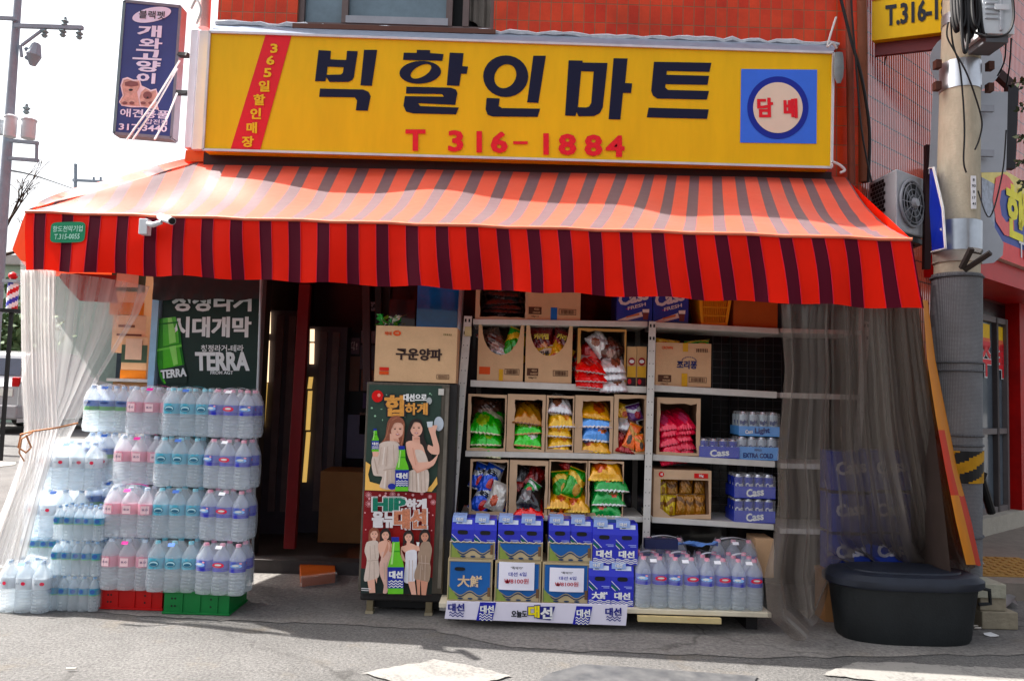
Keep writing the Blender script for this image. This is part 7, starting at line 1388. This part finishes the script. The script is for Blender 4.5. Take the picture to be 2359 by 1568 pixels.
girl(305, 650, 45, HAIRK, DRSP, 0); P2.p([(225, 740), (300, 715), (390, 760), (405, 860), (380, 960), (280, 960), (240, 900), (215, 820)], SKIN).p([(260, 860), (390, 830), (385, 970), (245, 970)], DRSP).p([(240, 970), (380, 970), (350, 1160), (330, 1360), (275, 1368), (285, 1270), (235, 1130)], DRSP).p([(270, 935), (340, 830), (330, 710), (375, 735), (350, 850), (405, 860), (380, 800), (360, 760), (340, 720)], SKIN2)
girl(592, 675, 45, HAIRK, DRSW, -.1, SKIN, 1.1); P2.p([(545, 780), (620, 750), (700, 790), (690, 870), (560, 870), (505, 830), (560, 980), (500, 940), (500, 800)], SKIN).p([(560, 855), (695, 850), (670, 1225), (535, 1228), (555, 1000)], DRSW).p([(585, 1228), (670, 1222), (690, 1390), (630, 1388)], SKIN)
girl(795, 665, 46, HAIRK, DRST, .05, SKIN2, .8); P2.p([(760, 740), (850, 730), (885, 830), (860, 990), (870, 1060), (840, 1235), (675, 1200), (670, 1110), (715, 980), (705, 900), (725, 830)], DRST).p([(690, 1200), (740, 1205), (735, 1392), (705, 1390)], SKIN2).p([(745, 1210), (835, 1232), (810, 1395), (755, 1393)], SKIN2).p([(690, 770), (725, 780), (735, 840), (700, 845)], SKIN).p([(690, 735), (730, 738), (722, 785), (700, 785)], WHITE)
for q in ([(110, 780), (118, 780), (125, 950), (116, 950)], [(165, 770), (172, 770), (185, 940), (176, 942)], [(80, 965), (215, 955), (216, 963), (80, 975)], [(110, 980), (118, 980), (105, 1205), (96, 1206)], [(160, 980), (168, 980), (170, 1190), (161, 1192)], [(285, 990), (292, 990), (300, 1200), (292, 1202)], [(330, 985), (337, 985), (330, 1250), (322, 1250)], [(600, 960), (606, 960), (600, 1222), (593, 1222)], [(640, 960), (646, 960), (645, 1220), (638, 1220)], [(750, 900), (758, 898), (770, 1080), (760, 1084)], [(800, 900), (808, 898), (800, 1210), (790, 1212)], [(720, 985), (860, 1000), (860, 1010), (718, 996)], [(740, 1020), (748, 1020), (740, 1205), (731, 1205)]): P2.p(q, FOLD)
P2.p([(5, 1305), (128, 1312), (125, 1322), (5, 1315)], PWH).p([(5, 1328), (100, 1335), (98, 1343), (5, 1337)], PWH); P2.bottle(435, 672, 1380, 200); P2.g.build('poster', fr)
# onion snack carton on the fridge
def od(g, x0, x1, z0, z1, y):
    w_, h_ = x1 - x0, z1 - z0; g.text('구운양파', (x0 + x1) / 2 + .02, z0 + h_ * .5, .075, mat((48, 30, 28), .6), y, .045, fit=w_ * .56); g.text('해태', x0 + w_ * .15, z1 - h_ * .14, .024, ORD, y, .03); g.disc(x0 + w_ * .26, z1 - h_ * .13, .026, .018, ORD, y, 14); g.text('사랑', x0 + w_ * .26, z1 - h_ * .13, .014, KRAFT, y - .002, .02); tape(g, x0, x1, z0, z1, y, .12, .12, .18, .03, ORD); tape(g, x0, x1, z0, z1, y, .12, .19, .25, .03, mat((200, 60, 40), .6))
    tape(g, x0, x1, z0, z1, y, .84, .07, .15, .04, DB); tape(g, x0, x1, z0, z1, y - .002, .84, .08, .14, .037, KRAFT); g.text('|||||||||', x0 + w_ * .84, z0 + h_ * .11, .016, DB, y - .005, .03, fit=.06); g.text('|||||', x0 + w_ * .88, z1 - h_ * .13, .012, mat((120, 110, 70), .6), y, .03, fit=.05)
oc_ = carton('large brown snack carton with dark Korean brush lettering on the fridge', 864, 752, 1052, 880, YFR + .02, .28, KRAFT, od, z0=zt_f + .002)
g = MB(); rs = random.Random(6)
for k in range(26):
    c = W(898 + rs.uniform(-22, 26), 744 + rs.uniform(-14, 8), 5.05); d = [V((rs.uniform(-1, 1), rs.uniform(-1, .6), rs.uniform(-.6, 1))).normalized() * rs.uniform(.02, .05) for _ in range(3)]; g.add([c, c + d[0], c + d[0] + d[1], c + d[1] * .8 + d[2] * .5], [(0, 1, 2), (0, 2, 3)], FOIL((30, 150, 60)) if k % 4 else FOIL((226, 230, 220)))
tag(g.build('crumpled_bag', None), 'crumpled green and white bag poking out of the carton on the fridge', 'bag')
bpn = thing('blue_panel', 'glossy blue plastic panel standing behind the carton on the fridge', 'panel', tuple(W(1012, 752, 5.35))); g = MB(); x0, x1, z0, z1 = rect(960, 640, 1062, 800, 5.35); g.box(x0, x1, 5.35, 5.37, z0, z1, mat((24, 112, 186), .18, var=.4, scale=2.5, coat=.6)); g.build('sheet', bpn)
g = MB(); x0, x1, z0, z1 = rect(896, 690, 956, 760, 5.8); g.box(x0, x1, 5.8, 5.86, z0, z1, mat((44, 44, 48), .2, coat=.6)); o = g.build('window_pane', None); tag(o, 'small dark reflecting pane above the crumpled green bag', 'pane')
# ------------------------------------------------------------------ things in the doorway
def cooler(label, x0, x1, y0, y1, Y, lx, ly, X2):
    a0, a1, z0, z1 = rect(x0, y0, x1, y1, Y); z0 = .102; o = thing('drinks_cooler', label, 'fridge', ((a0 + a1) / 2, Y + .3, z0)); g = MB(); CK = mat((72, 68, 76), .45, var=.15); g.box(a0, a1, Y, Y + .6, z0, z1, CK)
    for xx in X2: q = W(xx, 900, Y).x; g.box(q - .03, q + .03, Y - .03, Y - .001, z0 + .2, z1 - .05, mat((104, 92, 94), .45, var=.2))
    g.build('body', o); LM = mat((255, 226, 190), .5, var=0, emit=.6); LM2 = mat((240, 200, 130), .5, var=0, emit=.22)
    for k, (t, b, lean) in enumerate(ly):
        g = MB(); P = [W(lx[0] - lean, b, Y - .035), W(lx[1] - lean, b, Y - .035), W(lx[1] - lean * .5, t, Y - .035), W(lx[0] - lean * .5, t, Y - .035)]; g.hexa([P[0], P[1], P[1] + V((0, .02, 0)), P[0] + V((0, .02, 0)), P[3], P[2], P[2] + V((0, .02, 0)), P[3] + V((0, .02, 0))], LM if k < 2 else LM2); g.build('light_strip', o)
cooler('dark drinks cooler with lit strips beside the water packs', 608, 690, 715, 1300, 6.9, (610, 623), [(718, 768, 1), (784, 880, 6), (882, 985, 15)], (640, 668)); cooler('dark drinks cooler with lit strips behind the red door post', 700, 792, 752, 1150, 7.0, (715, 724), [(758, 786, 1), (790, 838, 2), (868, 895, 7), (900, 990, 11), (995, 1110, 19)], (742, 770))
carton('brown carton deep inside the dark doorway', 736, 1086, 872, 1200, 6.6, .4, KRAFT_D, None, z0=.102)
ob = thing('flat_parcel', 'orange brown carton wrapped in clear film on the pavement by the doorway', 'parcel', tuple(WG(722, 1340, .02))); P = [WG(692, 1352, .005), WG(772, 1342, .005), WG(768, 1290, .005), WG(688, 1297, .005)]; g = MB(); q = V((0, 0, .07)); g.hexa(P + [p_ + q for p_ in P], mat((164, 84, 46), .6, var=.12)); P2_ = [p_ + q + V((0, 0, .0015)) for p_ in P]; g.add([P2_[0].lerp(P2_[3], .6), P2_[1].lerp(P2_[2], .6), P2_[1].lerp(P2_[2], .64), P2_[0].lerp(P2_[3], .64)], [(0, 1, 2, 3)], mat((120, 58, 30), .7)); g.build('carton', ob, bevel=.004); g = MB(); e = V((.012, 0, 0)); g.grid([[P[k % 4].lerp(P[(k + 1) % 4], t) * 1 + V((0, 0, zz_)) + V(((.012 if (k % 4) in (1,) else -.008 if (k % 4) == 3 else 0), (-.008 if k % 4 == 0 else .008), 0)) for k in range(4) for t in (0, .33, .66)] for zz_ in (.0, .04, .08)], WRAP); g.build('film_wrap', ob, True)
ob2 = thing('flat_parcel', 'dull brown wrapped parcel on the floor just behind the fridge corner', 'parcel', tuple(WG(790, 1280, .03))); P = [WG(732, 1305, .02), WG(840, 1312, .02), WG(840, 1262, .02), WG(752, 1265, .02)]; g = MB(); g.hexa(P + [p_ + V((0, 0, .08)) for p_ in P], mat((104, 66, 56), .4, var=.2, coat=.4)); g.build('carton', ob2, bevel=.01)
# ------------------------------------------------------------------ tub, blocks and litter at the right
c = WG(2068, 1425, 0); TY = 4.80; tc_ = V((W(2078, 1400, TY).x, TY, 0)); tub = thing('plastic_tub', 'large black plastic tub with a dark blue lid in front of the grey curtain', 'tub', tuple(tc_)); TBL = mat((26, 29, 31), .6, var=.35, scale=4, bump=.1, bscale=80); LID = mat((34, 38, 48), .5, var=.3, scale=4)
kx, ky = .44, .21; th = W(2075, 1352, 4.58).z
g = MB(); pr = [(.86, 0), (.885, .02), (.92, th * .4), (.985, th)]; g.lathe([(a * 1.0, z) for a, z in pr], TBL, 48, .10, at=tuple(tc_ + V((0, 0, .004))), sx=kx, sy=ky); g.build('tub_body', tub, True)
g = MB(); lz = th - .03; g.lathe([(1.03, lz), (1.06, lz + .01), (1.06, lz + .045), (1.0, lz + .062), (.97, lz + .075), (.88, lz + .082), (.76, lz + .086), (.745, lz + .094), (.70, lz + .096), (.3, lz + .095), (.01, lz + .095)], LID, 48, .10, at=tuple(tc_ + V((0, 0, .004))), sx=kx, sy=ky); g.build('lid', tub, True)
g = MB(); hx = tc_.x + kx * 1.08; g.tube([(hx - .04, TY - .03, th - .03), (hx + .03, TY - .05, th - .04), (hx + .035, TY - .05, th - .12), (hx - .03, TY - .04, th - .13)], .012, TBL, 8); g.build('handle', tub, True)
g = MB(); BK = mat((150, 142, 126), .9, var=.2, bump=.4, bscale=30)
def blockq(label, l, t, r, b, Y, D, z0, m): x0, x1, za, zb = rect(l, t, r, b, Y); g = MB(); g.box(x0, x1, Y, Y + D, z0, z0 + zb - za, m); return tag(g.build('concrete_block', None, bevel=.006), label, 'block'), z0 + zb - za
_, z_ = blockq('lower concrete block beside the black tub', 2262, 1325, 2345, 1365, 5.0, .2, .006, BK); _, z_ = blockq('middle concrete block of the pile beside the black tub', 2258, 1300, 2318, 1330, 5.02, .18, z_ + .001, BK); blockq('upper pale concrete block of the pile beside the black tub', 2250, 1272, 2318, 1305, 5.0, .2, z_ + .001, mat((166, 164, 150), .9, var=.15, bump=.4, bscale=30))
g = MB(); rs = random.Random(9); rows = []
for j in range(8): rows.append([WG(2232 + 100 * i / 10 + rs.uniform(-4, 4) + j * 1.5, 1340 + 70 * j / 7 + 8 * math.sin(i * 1.2), 0) + V((0, 0, .02 + .14 * max(0, (1 - i / 10)) * (1 - j / 7) + .035 * abs(math.sin(i * 1.7 + j * 1.1)))) for i in range(11)])
g.grid(rows, mat((150, 146, 146), .45, var=.15, transl=.2)); tag(g.build('plastic_sheet', None, True), 'crumpled grey plastic sheet on the pavement right of the black tub', 'plastic sheet')
g = MB(); rs = random.Random(2); q = WG(2282, 1462, .006); n = 9; g.poly([q + V((math.cos(6.28 * k / n) * .045 * rs.uniform(.6, 1.2), math.sin(6.28 * k / n) * .05 * rs.uniform(.5, 1.2), .012 * rs.random())) for k in range(n)], WHITE); tag(g.build('litter_scrap', None), 'white scrap of paper on the pavement right of the black tub', 'litter')
for k, (x, y, l_) in enumerate(((2248, 1442, 'small white cigarette end between the black tub and the paper scrap'), (163, 1541, 'small white cigarette end on the sunlit road at the left'), (2138, 1472, 'small pale scrap at the front foot of the black tub'), (2253, 1447, 'tiny pale scrap beside the paper on the pavement'))):
    q = WG(x, y, .01); g = MB(); g.cyl(q + V((-.022, 0, .004)), q + V((.022, .006, .004)), .005, mat((222, 214, 204), .7), 8); tag(g.build('cigarette_end', None), l_, 'litter')
g = MB(); g.cyl(W(2248, 1062, 5.6), W(2284, 1180, 5.7), .03, BLACK, 10); g.bar(W(2250, 1090, 5.58), W(2272, 1098, 5.55), .05, .05, BLACK); tag(g.build('black_stand', None), 'black metal leg leaning behind the utility pole beside the neighbouring shop', 'stand')
